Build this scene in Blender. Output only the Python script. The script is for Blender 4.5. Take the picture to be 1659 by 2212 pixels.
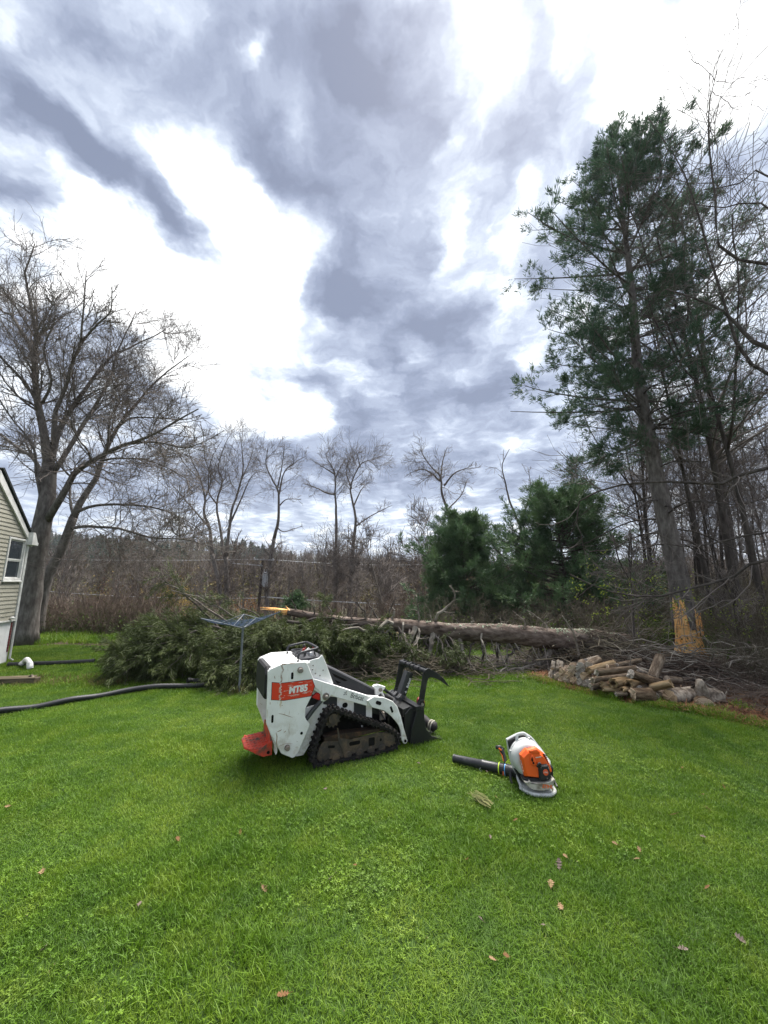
import bpy, math, random
import numpy as np
from mathutils import Vector, Matrix, Euler

# ------------------------------------------------------------------ clear
for o in list(bpy.data.objects):
    bpy.data.objects.remove(o)
SC = bpy.context.scene
COL = SC.collection
rad = math.radians
PI = math.pi

# ------------------------------------------------------------------ camera
CAM_H = 2.2
PITCH = rad(10.3)
FPX, CX, CY = 831.1, 829.5, 1106.0        # photo measured on a 1659 x 2212 grid
cam_d = bpy.data.cameras.new('camera')
cam = bpy.data.objects.new('camera', cam_d)
COL.objects.link(cam)
cam.location = (0, 0, CAM_H)
cam.rotation_euler = (rad(90) + PITCH, 0, 0)
cam_d.sensor_fit = 'VERTICAL'
cam_d.sensor_height = 36.0
cam_d.lens = 36.0 * 1515 / 4032
cam_d.clip_start = 0.05
cam_d.clip_end = 4000
SC.camera = cam

# ------------------------------------------------------------------ light, exposure
SUN_EL, SUN_AZ = rad(64), rad(24)         # azimuth measured from +Y towards +X
sd = bpy.data.lights.new('sun', 'SUN')
sun = bpy.data.objects.new('sun', sd)
COL.objects.link(sun)
sd.energy = 4.8
sd.angle = rad(34)
sd.color = (1.0, 0.96, 0.90)
_sdir = Vector((math.cos(SUN_EL) * math.sin(SUN_AZ), math.cos(SUN_EL) * math.cos(SUN_AZ), math.sin(SUN_EL)))
sun.rotation_euler = _sdir.to_track_quat('Z', 'Y').to_euler()
VS = SC.view_settings
VS.view_transform = 'Standard'
VS.look = 'None'
VS.exposure = 1.38
VS.gamma = 1.0
VS.use_curve_mapping = False
SC.render.engine = 'CYCLES'
CY_ = SC.cycles
CY_.max_bounces = 5
CY_.diffuse_bounces = 2
CY_.glossy_bounces = 2
CY_.transmission_bounces = 3
CY_.transparent_max_bounces = 8
CY_.use_denoising = True
CY_.denoiser = 'OPENIMAGEDENOISE'
CY_.caustics_reflective = False
CY_.caustics_refractive = False


def ray(U, V):
    x = (U - CX) / FPX
    y = -(V - CY) / FPX
    return np.array([x, math.cos(PITCH) - y * math.sin(PITCH), math.sin(PITCH) + y * math.cos(PITCH)])


def G(U, V, z=0.0):
    """where a line of sight meets the level z"""
    d = ray(U, V)
    t = (z - CAM_H) / d[2]
    return np.array([d[0] * t, d[1] * t, z])


def PT(U, V, Y):
    """the point on a line of sight that lies Y metres ahead"""
    d = ray(U, V)
    t = Y / d[1]
    return np.array([d[0] * t, Y, CAM_H + d[2] * t])


# ------------------------------------------------------------------ sky
world = bpy.data.worlds.new('World')
SC.world = world
world.use_nodes = True
wt = world.node_tree
for n in list(wt.nodes):
    wt.nodes.remove(n)


def N(tree, typ, **kw):
    n = tree.nodes.new(typ)
    for k, v in kw.items():
        if hasattr(n, k):
            setattr(n, k, v)
        else:
            n.inputs[k].default_value = v
    return n


def math_node(tree, op, a, b=None, c=None, clamp=False):
    n = tree.nodes.new('ShaderNodeMath')
    n.operation = op
    n.use_clamp = clamp
    for i, s in enumerate((a, b, c)):
        if s is None:
            continue
        if isinstance(s, (int, float)):
            n.inputs[i].default_value = s
        else:
            tree.links.new(s, n.inputs[i])
    return n.outputs[0]


def ramp(tree, fac, stops, interp='LINEAR'):
    r = tree.nodes.new('ShaderNodeValToRGB')
    r.color_ramp.interpolation = interp
    el = r.color_ramp.elements
    while len(el) > 1:
        el.remove(el[-1])
    for i, (p, c) in enumerate(stops):
        e = el[0] if i == 0 else el.new(p)
        e.position = p
        e.color = (c[0], c[1], c[2], 1.0)
    if fac is not None:
        tree.links.new(fac, r.inputs[0])
    return r.outputs[0]


def sky_q(d):
    d = d / np.linalg.norm(d)
    return np.array([d[0], d[1]]) / (max(d[2], 0.0) + 0.10)


# cloud masses and clear gaps: centre and half axes as they stand in the sky, tilt, weight
CLOUDS = [
    (640, 110, 330, 170, 0, .50), (420, 200, 330, 90, 38, .40), (800, 420, 190, 170, 20, .38),
    (1060, 340, 170, 220, 0, .36), (740, 640, 150, 55, 8, .42), (1100, 850, 160, 70, -15, .40),
    (730, 860, 90, 50, 25, .30), (930, 690, 150, 120, 30, .40), (820, 770, 100, 70, 20, .3), (990, 800, 160, 90, 10, .30), (880, 850, 150, 60, 0, .2), (700, 980, 260, 60, 0, .2),
    (60, 430, 130, 60, 35, .52), (395, 510, 120, 40, 50, .55), (150, 300, 260, 55, 42, .42), (265, 385, 120, 40, 42, .35),
    (60, 160, 200, 60, 45, .28), (560, 330, 160, 80, 45, .34), (900, 920, 200, 60, 0, .24),
    (650, 1050, 420, 60, 0, .30), (1100, 1030, 300, 70, 0, .28), (300, 1060, 300, 60, 0, .22), (950, 560, 130, 60, 20, .14),
    (870, 240, 110, 100, 0, .2), (1200, 200, 120, 120, 10, .22), (1150, 580, 60, 90, 0, .2),
    (520, 120, 45, 60, 20, -.40), (450, 400, 150, 80, 40, -.66), (560, 590, 150, 130, 40, -.62), (470, 770, 220, 150, 0, -.46),
    (180, 440, 55, 50, 40, -.5), (250, 590, 190, 120, 20, -.58), (60, 600, 150, 110, 0, -.3), (1500, 120, 260, 260, 0, -.85), (1330, 40, 120, 90, 0, -.3),
    (880, 770, 45, 35, 0, -.40), (1130, 775, 45, 40, 0, -.34), (940, 530, 35, 90, 10, -.30), (1000, 600, 55, 40, 0, -.22),
    (1095, 440, 40, 45, 0, -.28), (905, 300, 26, 60, 10, -.24), (1185, 85, 50, 80, 10, -.42), (640, 900, 130, 60, 0, -.40),
    (770, 235, 60, 40, 20, -.12), (1010, 140, 60, 100, 5, -.14), (160, 200, 120, 40, 42, -.26), (1250, 420, 50, 80, 0, -.2), (720, 720, 90, 40, 20, -.2),
]
tc = N(wt, 'ShaderNodeTexCoord')
sep = N(wt, 'ShaderNodeSeparateXYZ')
wt.links.new(tc.outputs['Generated'], sep.inputs[0])
zc = math_node(wt, 'ADD', math_node(wt, 'MAXIMUM', sep.outputs[2], 0.0), 0.10)
qx = math_node(wt, 'DIVIDE', sep.outputs[0], zc)
qy = math_node(wt, 'DIVIDE', sep.outputs[1], zc)
cmb = N(wt, 'ShaderNodeCombineXYZ')
wt.links.new(qx, cmb.inputs[0])
wt.links.new(qy, cmb.inputs[1])
Q = cmb.outputs[0]
# warp the layer so that no mass keeps a smooth outline
wn = N(wt, 'ShaderNodeTexNoise', noise_dimensions='2D')
wn.inputs['Scale'].default_value = 2.6
wn.inputs['Detail'].default_value = 6.0
wn.inputs['Roughness'].default_value = .6
wt.links.new(Q, wn.inputs['Vector'])
vs_ = N(wt, 'ShaderNodeVectorMath', operation='SUBTRACT')
wt.links.new(wn.outputs['Color'], vs_.inputs[0])
vs_.inputs[1].default_value = (.5, .5, .5)
vm = N(wt, 'ShaderNodeVectorMath', operation='SCALE')
wt.links.new(vs_.outputs[0], vm.inputs[0])
vm.inputs['Scale'].default_value = 0.30
va = N(wt, 'ShaderNodeVectorMath', operation='ADD')
wt.links.new(Q, va.inputs[0])
wt.links.new(vm.outputs[0], va.inputs[1])
QW = va.outputs[0]
total = None
for (cu, cv, ru, rv, rot, amp) in CLOUDS:
    c0 = sky_q(ray(cu, cv))
    ca, sa = math.cos(rad(rot)), math.sin(rad(rot))
    J = np.stack([(sky_q(ray(cu + ru * ca * .5, cv + ru * sa * .5)) - sky_q(ray(cu - ru * ca * .5, cv - ru * sa * .5))),
                  (sky_q(ray(cu - rv * sa * .5, cv + rv * ca * .5)) - sky_q(ray(cu + rv * sa * .5, cv - rv * ca * .5)))], axis=1)
    Um, S_, _ = np.linalg.svd(J)
    mp = N(wt, 'ShaderNodeMapping', vector_type='TEXTURE')
    mp.inputs['Location'].default_value = (c0[0], c0[1], 0)
    mp.inputs['Rotation'].default_value = (0, 0, math.atan2(Um[1, 0], Um[0, 0]))
    mp.inputs['Scale'].default_value = (S_[0] * 1.35, S_[1] * 1.35, 1)
    wt.links.new(QW, mp.inputs[0])
    gr = N(wt, 'ShaderNodeTexGradient', gradient_type='SPHERICAL')
    wt.links.new(mp.outputs[0], gr.inputs[0])
    sm = N(wt, 'ShaderNodeMapRange', interpolation_type='SMOOTHSTEP')
    sm.inputs['To Max'].default_value = amp
    wt.links.new(gr.outputs['Fac'], sm.inputs[0])
    total = sm.outputs[0] if total is None else math_node(wt, 'ADD', total, sm.outputs[0])


def cloud_noise(scale, detail, rough, vec=None, stretch=None):
    v = vec or QW
    if stretch:
        m = N(wt, 'ShaderNodeMapping')
        m.inputs['Scale'].default_value = stretch
        wt.links.new(v, m.inputs[0])
        v = m.outputs[0]
    n = N(wt, 'ShaderNodeTexNoise', noise_dimensions='2D')
    n.inputs['Scale'].default_value = scale
    n.inputs['Detail'].default_value = detail
    n.inputs['Roughness'].default_value = rough
    wt.links.new(v, n.inputs['Vector'])
    return math_node(wt, 'SUBTRACT', n.outputs['Fac'], .5)


nz1 = cloud_noise(2.4, 9, .56)
nz2 = cloud_noise(4.6, 7, .55)
nz3 = cloud_noise(11.0, 6, .6)
thick = math_node(wt, 'MULTIPLY_ADD', nz1, 0.85, math_node(wt, 'ADD', total, 0.47))
thick = math_node(wt, 'MULTIPLY_ADD', nz3, 0.34, thick)
thick = math_node(wt, 'MULTIPLY_ADD', nz2, 0.95, thick, True)
cl_col = ramp(wt, thick, [(0.0, (.70, .70, .69)), (.16, (.58, .585, .59)), (.30, (.42, .445, .475)), (.44, (.295, .327, .385)), (.60, (.205, .232, .292)),
                          (.80, (.142, .163, .218)), (1.0, (.104, .120, .166))])
bg_c = N(wt, 'ShaderNodeBackground')
wt.links.new(cl_col, bg_c.inputs[0])
bg_c.inputs[1].default_value = 1.0
skyt = N(wt, 'ShaderNodeTexSky', sky_type='NISHITA')
skyt.sun_disc = False
skyt.sun_elevation = SUN_EL
skyt.sun_rotation = SUN_AZ
bg_s = N(wt, 'ShaderNodeBackground')
wt.links.new(skyt.outputs[0], bg_s.inputs[0])
bg_s.inputs[1].default_value = 0.08
mxs = N(wt, 'ShaderNodeMixShader')
mxs.inputs[0].default_value = 0.92
wt.links.new(bg_s.outputs[0], mxs.inputs[1])
wt.links.new(bg_c.outputs[0], mxs.inputs[2])
wo = N(wt, 'ShaderNodeOutputWorld')
wt.links.new(mxs.outputs[0], wo.inputs[0])
world.cycles.sampling_method = 'MANUAL'
world.cycles.sample_map_resolution = 1024


# ------------------------------------------------------------------ materials
def new_mat(name):
    m = bpy.data.materials.new(name)
    m.use_nodes = True
    t = m.node_tree
    for n in list(t.nodes):
        t.nodes.remove(n)
    out = N(t, 'ShaderNodeOutputMaterial')
    return m, t, out


def coords(t, kind='Object', scale=(1, 1, 1)):
    if kind == 'World':
        g = N(t, 'ShaderNodeNewGeometry')
        v = g.outputs['Position']
    else:
        v = N(t, 'ShaderNodeTexCoord').outputs[kind]
    if scale != (1, 1, 1):
        mp = N(t, 'ShaderNodeMapping')
        mp.inputs['Scale'].default_value = scale
        t.links.new(v, mp.inputs[0])
        v = mp.outputs[0]
    return v


def noise(t, vec, scale, detail=4.0, rough=.55, out='Fac'):
    n = N(t, 'ShaderNodeTexNoise')
    n.inputs['Scale'].default_value = scale
    n.inputs['Detail'].default_value = detail
    n.inputs['Roughness'].default_value = rough
    t.links.new(vec, n.inputs['Vector'])
    return n.outputs[out]


def mix(t, fac, a, b, blend='MIX'):
    m = N(t, 'ShaderNodeMix', data_type='RGBA', blend_type=blend)
    for i, s in ((0, fac), (6, a), (7, b)):
        if isinstance(s, (int, float)):
            m.inputs[i].default_value = s
        elif isinstance(s, (tuple, list)):
            m.inputs[i].default_value = (s[0], s[1], s[2], 1)
        else:
            t.links.new(s, m.inputs[i])
    return m.outputs[2]


def step(t, v, lo, hi):
    m = N(t, 'ShaderNodeMapRange', interpolation_type='SMOOTHSTEP')
    m.inputs[1].default_value = lo
    m.inputs[2].default_value = hi
    t.links.new(v, m.inputs[0])
    return m.outputs[0]


def finish(t, out, col, rough=.8, spec=.3, bump=None, bump_d=.01, metallic=0.0, trans=None):
    b = N(t, 'ShaderNodeBsdfPrincipled')
    if isinstance(col, (tuple, list)):
        b.inputs['Base Color'].default_value = (col[0], col[1], col[2], 1)
    else:
        t.links.new(col, b.inputs['Base Color'])
    if isinstance(rough, (int, float)):
        b.inputs['Roughness'].default_value = rough
    else:
        t.links.new(rough, b.inputs['Roughness'])
    b.inputs['Specular IOR Level'].default_value = spec
    b.inputs['Metallic'].default_value = metallic
    if bump is not None:
        bn = N(t, 'ShaderNodeBump')
        bn.inputs['Distance'].default_value = bump_d
        bn.inputs['Strength'].default_value = .8
        t.links.new(bump, bn.inputs['Height'])
        t.links.new(bn.outputs[0], b.inputs['Normal'])
    s = b.outputs[0]
    if trans is not None:
        tr = N(t, 'ShaderNodeBsdfTranslucent')
        if isinstance(col, (tuple, list)):
            tr.inputs[0].default_value = (col[0], col[1], col[2], 1)
        else:
            t.links.new(col, tr.inputs[0])
        ms = N(t, 'ShaderNodeMixShader')
        ms.inputs[0].default_value = trans
        t.links.new(s, ms.inputs[1])
        t.links.new(tr.outputs[0], ms.inputs[2])
        s = ms.outputs[0]
    t.links.new(s, out.inputs[0])


def simple(name, stops, scale=5.0, detail=5.0, rough=.8, spec=.3, kind='Object', stretch=(1, 1, 1), bump_d=0.0, metallic=0.0, trans=None, nrough=.6):
    """noise-driven colour with optional relief from the same noise"""
    m, t, out = new_mat(name)
    v = coords(t, kind, stretch)
    f = noise(t, v, scale, detail, nrough)
    c = ramp(t, f, stops)
    finish(t, out, c, rough, spec, f if bump_d > 0 else None, bump_d, metallic, trans)
    return m


M = {}
M['bark_grey'] = simple('bark_grey', [(.25, (.050, .043, .039)), (.5, (.125, .112, .102)), (.75, (.22, .205, .19))], 9, 6, .95, .1, stretch=(1, 1, .35), bump_d=.03)
M['bark_dark'] = simple('bark_dark', [(.25, (.030, .026, .023)), (.55, (.075, .065, .058)), (.8, (.13, .115, .10))], 9, 6, .95, .1, stretch=(1, 1, .35), bump_d=.03)
M['twig'] = simple('twig', [(.3, (.09, .077, .07)), (.7, (.19, .165, .15))], 2.5, 3, .95, .1)
M['twig_brown'] = simple('twig_brown', [(.3, (.055, .038, .028)), (.7, (.13, .09, .066))], 1.2, 3, .95, .1, kind='World')
M['twig_pale'] = simple('twig_pale', [(.35, (.10, .085, .07)), (.65, (.27, .245, .21))], 4, 4, .95, .1)
M['needle_dark'] = simple('needle_dark', [(.25, (.036, .075, .040)), (.5, (.066, .118, .052)), (.78, (.115, .175, .070))], 1.1, 4, .6, .25, trans=.22)
M['needle_pine'] = simple('needle_pine', [(.25, (.038, .074, .050)), (.5, (.062, .110, .064)), (.78, (.10, .155, .078))], .9, 4, .6, .25, trans=.22)
M['needle_olive'] = simple('needle_olive', [(.25, (.032, .046, .014)), (.5, (.060, .080, .024)), (.78, (.105, .128, .038))], 1.6, 5, .65, .25, trans=.2)


# ------------------------------------------------------------------ objects
def tag(o, label=None, cat=None, group=None, kind=None):
    if label:
        o['label'] = label
    if cat:
        o['category'] = cat
    if group:
        o['group'] = group
    if kind:
        o['kind'] = kind
    return o


def empty(name, loc=(0, 0, 0), rz=0.0, label=None, cat=None, group=None):
    o = bpy.data.objects.new(name, None)
    o.empty_display_size = .1
    COL.objects.link(o)
    o.location = [float(v) for v in loc]
    o.rotation_euler = (0, 0, rz)
    return tag(o, label, cat, group)


class MB:
    """collects vertices and faces, links them as one mesh object"""

    def __init__(s):
        s.v, s.q, s.t, s.n = [], [], [], 0
        s.qm, s.tm = [], []
        s.f, s.fm = [], []

    def add(s, V, Q=None, T=None, mi=0):
        V = np.asarray(V, dtype=np.float64).reshape(-1, 3)
        if Q is not None and len(Q):
            s.q.append(np.asarray(Q, dtype=np.int64).reshape(-1, 4) + s.n)
            s.qm.append(np.full(len(s.q[-1]), mi))
        if T is not None and len(T):
            s.t.append(np.asarray(T, dtype=np.int64).reshape(-1, 3) + s.n)
            s.tm.append(np.full(len(s.t[-1]), mi))
        s.v.append(V)
        s.n += len(V)

    def poly(s, V, F, mi=0):
        V = np.asarray(V, dtype=np.float64).reshape(-1, 3)
        for f in F:
            s.f.append([i + s.n for i in f])
            s.fm.append(mi)
        s.v.append(V)
        s.n += len(V)

    # ---- shapes
    def box(s, c, d, R=None, mi=0):
        x, y, z = [a * .5 for a in d]
        V = np.array([(i, j, k) for k in (-z, z) for j in (-y, y) for i in (-x, x)])
        if R is not None:
            V = V @ np.array(R).T
        V = V + np.array(c)
        s.add(V, [(0, 2, 3, 1), (4, 5, 7, 6), (0, 1, 5, 4), (2, 6, 7, 3), (0, 4, 6, 2), (1, 3, 7, 5)], mi=mi)

    def prism(s, pts, a, b, axis='y', bev=0.0, mi=0):
        """outline extruded between a and b along axis; bev rounds the two rims"""
        pts = np.asarray(pts, dtype=float)
        n = len(pts)
        area = 0.5 * np.sum(pts[:, 0] * np.roll(pts[:, 1], -1) - np.roll(pts[:, 0], -1) * pts[:, 1])
        if area < 0:
            pts = pts[::-1]

        def at(p, h):
            if axis == 'y':
                return np.stack([p[:, 0], np.full(n, h), p[:, 1]], 1)
            if axis == 'x':
                return np.stack([np.full(n, h), p[:, 0], p[:, 1]], 1)
            return np.stack([p[:, 0], p[:, 1], np.full(n, h)], 1)
        if b < a:
            a, b = b, a
        rings = [(pts, a), (pts, b)]
        if bev > 0:
            e = np.roll(pts, -1, 0) - pts
            e /= np.linalg.norm(e, axis=1, keepdims=True) + 1e-9
            nrm = np.stack([-e[:, 1], e[:, 0]], 1)
            mit = nrm + np.roll(nrm, 1, 0)
            mit /= np.maximum(np.sum(mit * mit, 1, keepdims=True) * .5, .35)
            ins = pts + mit * bev
            rings = [(ins, a), (pts, a + bev), (pts, b - bev), (ins, b)]
        V = np.concatenate([at(p, h) for p, h in rings])
        flip = axis == 'y'
        F = []
        for r in range(len(rings) - 1):
            for i in range(n):
                j = (i + 1) % n
                f = [r * n + i, r * n + j, (r + 1) * n + j, (r + 1) * n + i]
                F.append(f[::-1] if flip else f)
        bot = list(range(n))[::-1]
        top = list(range((len(rings) - 1) * n, len(rings) * n))
        F += [bot[::-1] if flip else bot, top[::-1] if flip else top]
        s.poly(V, F, mi)

    def lathe(s, prof, n=16, c=(0, 0, 0), ax='z', caps=True, mi=0, sx=1.0, sy=1.0):
        """prof: (radius, height) pairs"""
        prof = np.asarray(prof, dtype=float)
        a = np.linspace(0, 2 * PI, n, endpoint=False)
        k = len(prof)
        x = prof[:, 0][:, None] * np.cos(a)[None] * sx
        y = prof[:, 0][:, None] * np.sin(a)[None] * sy
        z = np.repeat(prof[:, 1][:, None], n, 1)
        V = np.stack([x, y, z], -1).reshape(-1, 3)
        if ax == 'y':
            V = V[:, [0, 2, 1]] * np.array([1, -1, 1])
            V[:, 1] *= -1
            V[:, 0] *= -1
        elif ax == 'x':
            V = V[:, [2, 0, 1]]
        V = V + np.array(c)
        Q = []
        for r in range(k - 1):
            for i in range(n):
                j = (i + 1) % n
                Q.append((r * n + i, r * n + j, (r + 1) * n + j, (r + 1) * n + i))
        F = [list(q) for q in Q]
        if caps:
            F += [list(range(n))[::-1], list(range((k - 1) * n, k * n))]
        s.poly(V, F, mi)

    def tubes(s, P, R, n=5, mi=0, cap=True):
        """many tapered tubes at once: P (N,k,3), R (N,k)"""
        P = np.asarray(P, dtype=float)
        R = np.asarray(R, dtype=float)
        if P.ndim == 2:
            P, R = P[None], R[None]
        N_, k, _ = P.shape
        T = np.gradient(P, axis=1)
        T /= np.linalg.norm(T, axis=2, keepdims=True) + 1e-9
        mean = T.mean(axis=1)
        ref = np.where(np.abs(mean[:, 2:3]) < .85, np.array([[0, 0, 1.]]), np.array([[1., 0, 0]]))[:, None, :]
        A = np.cross(T, ref)
        A /= np.linalg.norm(A, axis=2, keepdims=True) + 1e-9
        B = np.cross(T, A)
        a = np.linspace(0, 2 * PI, n, endpoint=False)
        V = P[:, :, None, :] + R[:, :, None, None] * (np.cos(a)[None, None, :, None] * A[:, :, None, :] + np.sin(a)[None, None, :, None] * B[:, :, None, :])
        base = (np.arange(N_) * k * n)[:, None, None] + (np.arange(k - 1) * n)[None, :, None]
        i = np.arange(n)[None, None, :]
        j = (np.arange(n) + 1)[None, None, :] % n
        Q = np.stack([base + i, base + n + i, base + n + j, base + j], -1).reshape(-1, 4)
        s.add(V.reshape(-1, 3), Q, mi=mi)
        if cap and N_ < 60:
            for q in range(N_):
                b0 = q * k * n
                s.f.append([s.n - N_ * k * n + b0 + x for x in range(n)])
                s.fm.append(mi)
                s.f.append([s.n - N_ * k * n + b0 + (k - 1) * n + x for x in range(n)][::-1])
                s.fm.append(mi)

    def xform(s, Mx):
        Mx = np.array(Mx)
        s.v = [v @ Mx[:3, :3].T + Mx[:3, 3] for v in s.v]
        return s

    def build(s, name, mats, parent=None, smooth=False, loc=None):
        me = bpy.data.meshes.new(name)
        V = np.concatenate(s.v) if s.v else np.zeros((0, 3))
        me.vertices.add(len(V))
        me.vertices.foreach_set('co', V.astype(np.float32).ravel())
        loops, starts, tot, mi = [], [], [], []
        pos = 0
        if s.q:
            q = np.concatenate(s.q)
            loops.append(q.ravel())
            starts.append(pos + 4 * np.arange(len(q)))
            mi.append(np.concatenate(s.qm))
            pos += q.size
        if s.t:
            q = np.concatenate(s.t)
            loops.append(q.ravel())
            starts.append(pos + 3 * np.arange(len(q)))
            mi.append(np.concatenate(s.tm))
            pos += q.size
        if s.f:
            ln = np.array([len(f) for f in s.f])
            loops.append(np.array([i for f in s.f for i in f]))
            st = pos + np.concatenate([[0], np.cumsum(ln)[:-1]])
            starts.append(st)
            mi.append(np.array(s.fm))
            pos += int(ln.sum())
        L = np.concatenate(loops)
        S = np.concatenate(starts)
        me.loops.add(len(L))
        me.loops.foreach_set('vertex_index', L.astype(np.int32))
        me.polygons.add(len(S))
        me.polygons.foreach_set('loop_start', S.astype(np.int32))
        if not isinstance(mats, (list, tuple)):
            mats = [mats]
        for m in mats:
            me.materials.append(M[m] if isinstance(m, str) else m)
        me.polygons.foreach_set('material_index', np.concatenate(mi).astype(np.int32))
        me.polygons.foreach_set('use_smooth', np.full(len(S), bool(smooth)))
        me.update(calc_edges=True)
        me.validate()
        if smooth == 'angle':
            try:
                me.set_sharp_from_angle(angle=rad(35))
            except Exception:
                pass
        o = bpy.data.objects.new(name, me)
        COL.objects.link(o)
        if parent is not None:
            o.parent = parent
        if loc is not None:
            o.location = [float(v) for v in loc]
        return o


def copy_thing(root, loc, rz=0.0, sc=1.0, label=None, group=None, tilt=(0, 0)):
    r = root.copy()
    COL.objects.link(r)
    r.location = [float(v) for v in loc]
    r.rotation_euler = (tilt[0], tilt[1], rz)
    r.scale = (sc, sc, sc)
    if label:
        r['label'] = label
    if group:
        r['group'] = group
    for ch in root.children:
        c = ch.copy()
        COL.objects.link(c)
        c.parent = r
        for g in ch.children:
            d = g.copy()
            COL.objects.link(d)
            d.parent = c
    return r


def spline(pts, k):
    """Catmull-Rom through the points, k samples"""
    p = np.asarray(pts, dtype=float)
    if len(p) == 2:
        u = np.linspace(0, 1, k)[:, None]
        return p[0] * (1 - u) + p[1] * u
    q = np.vstack([2 * p[0] - p[1], p, 2 * p[-1] - p[-2]])
    seg = np.linalg.norm(np.diff(p, axis=0), axis=1)
    cum = np.concatenate([[0], np.cumsum(seg)])
    s = np.linspace(0, cum[-1], k)
    i = np.clip(np.searchsorted(cum, s, side='right') - 1, 0, len(p) - 2)
    u = ((s - cum[i]) / np.maximum(seg[i], 1e-9))[:, None]
    a, b, c, d = q[i], q[i + 1], q[i + 2], q[i + 3]
    return .5 * ((2 * b) + (-a + c) * u + (2 * a - 5 * b + 4 * c - d) * u ** 2 + (-a + 3 * b - 3 * c + d) * u ** 3)


def grow(rng, P, R, per, t0=.2, t1=1.0, ang=(35, 65), length=(.4, .8), k=5, rfac=.5, up=0.0, wob=.25, taper=.35, rmin=.004, lens=None, tpow=1.0, fall=.55, even=False):
    """children sprouting along the tapered lines P (N,k,3), R (N,k)"""
    N_, kk, _ = P.shape
    plen = np.linalg.norm(np.diff(P, axis=1), axis=2).sum(1)
    idx = np.repeat(np.arange(N_), per)
    if even and N_ > 2:
        w_ = plen / plen.sum()
        idx = np.sort(rng.choice(N_, N_ * per, p=w_))
    n = len(idx)
    t = t0 + (t1 - t0) * rng.random(n) ** tpow
    f = t * (kk - 1)
    i = np.clip(f.astype(int), 0, kk - 2)
    u = (f - i)[:, None]
    p0 = P[idx, i] * (1 - u) + P[idx, i + 1] * u
    T = P[idx, i + 1] - P[idx, i]
    T /= np.linalg.norm(T, axis=1, keepdims=True) + 1e-9
    r0 = (R[idx, i] * (1 - u[:, 0]) + R[idx, i + 1] * u[:, 0]) * rfac
    rnd = rng.normal(size=(n, 3))
    pr = rnd - T * np.sum(rnd * T, 1, keepdims=True)
    pr /= np.linalg.norm(pr, axis=1, keepdims=True) + 1e-9
    a = np.radians(rng.uniform(ang[0], ang[1], n))[:, None]
    d = T * np.cos(a) + pr * np.sin(a)
    base = plen[idx] if lens is None else lens
    L = base * rng.uniform(length[0], length[1], n) * (1 - fall * t)
    out = np.zeros((n, k, 3))
    out[:, 0] = p0
    for s in range(1, k):
        d = d + rng.normal(size=(n, 3)) * wob + np.array([0, 0, up])
        d /= np.linalg.norm(d, axis=1, keepdims=True) + 1e-9
        out[:, s] = out[:, s - 1] + d * (L / (k - 1))[:, None]
    RR = np.maximum(r0[:, None] * np.linspace(1, taper, k)[None], rmin)
    return out, RR


def tufts(mb, rng, C, D, n=7, L=.12, w=.012, spread=.9, mi=0, droop=0.0):
    """sprays of narrow needle blades at centres C, leaning along D"""
    N_ = len(C)
    d = D[:, None, :] + rng.normal(size=(N_, n, 3)) * spread
    d[..., 2] -= droop
    d /= np.linalg.norm(d, axis=2, keepdims=True) + 1e-9
    side = np.cross(d, rng.normal(size=(N_, n, 3)))
    side /= np.linalg.norm(side, axis=2, keepdims=True) + 1e-9
    l = (L * rng.uniform(.6, 1.2, (N_, n)))[..., None]
    c = C[:, None, :]
    V = np.stack([c - side * w * .5, c + d * l * .55 - side * w * .55, c + d * l, c + d * l * .55 + side * w * .55], 2)
    V[:, :, 0] = c + side * 0
    m = N_ * n
    b = np.arange(m)[:, None] * 4
    mb.add(V.reshape(-1, 3), b + np.array([[0, 1, 2, 3]]), mi=mi)


def leaf_faces(mb, rng, C, size, mi=0, flat=0.0):
    """small free leaf faces"""
    n = len(C)
    a = rng.normal(size=(n, 3))
    a[:, 2] *= (1 - flat)
    a /= np.linalg.norm(a, axis=1, keepdims=True)
    b = np.cross(a, rng.normal(size=(n, 3)))
    b /= np.linalg.norm(b, axis=1, keepdims=True)
    s = (size * rng.uniform(.6, 1.3, n))[:, None]
    V = np.stack([C - a * s, C + b * s * .5, C + a * s, C - b * s * .5], 1)
    mb.add(V.reshape(-1, 3), np.arange(n)[:, None] * 4 + np.array([[0, 1, 2, 3]]), mi=mi)


def in_poly(x, y, poly):
    poly = np.asarray(poly)
    c = np.zeros(len(x), bool)
    j = len(poly) - 1
    for i in range(len(poly)):
        xi, yi = poly[i][:2]
        xj, yj = poly[j][:2]
        m = ((yi > y) != (yj > y)) & (x < (xj - xi) * (y - yi) / (yj - yi + 1e-12) + xi)
        c ^= m
        j = i
    return c


def sstep(a, b, x):
    u = np.clip((x - a) / (b - a), 0, 1)
    return u * u * (3 - 2 * u)


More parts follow.
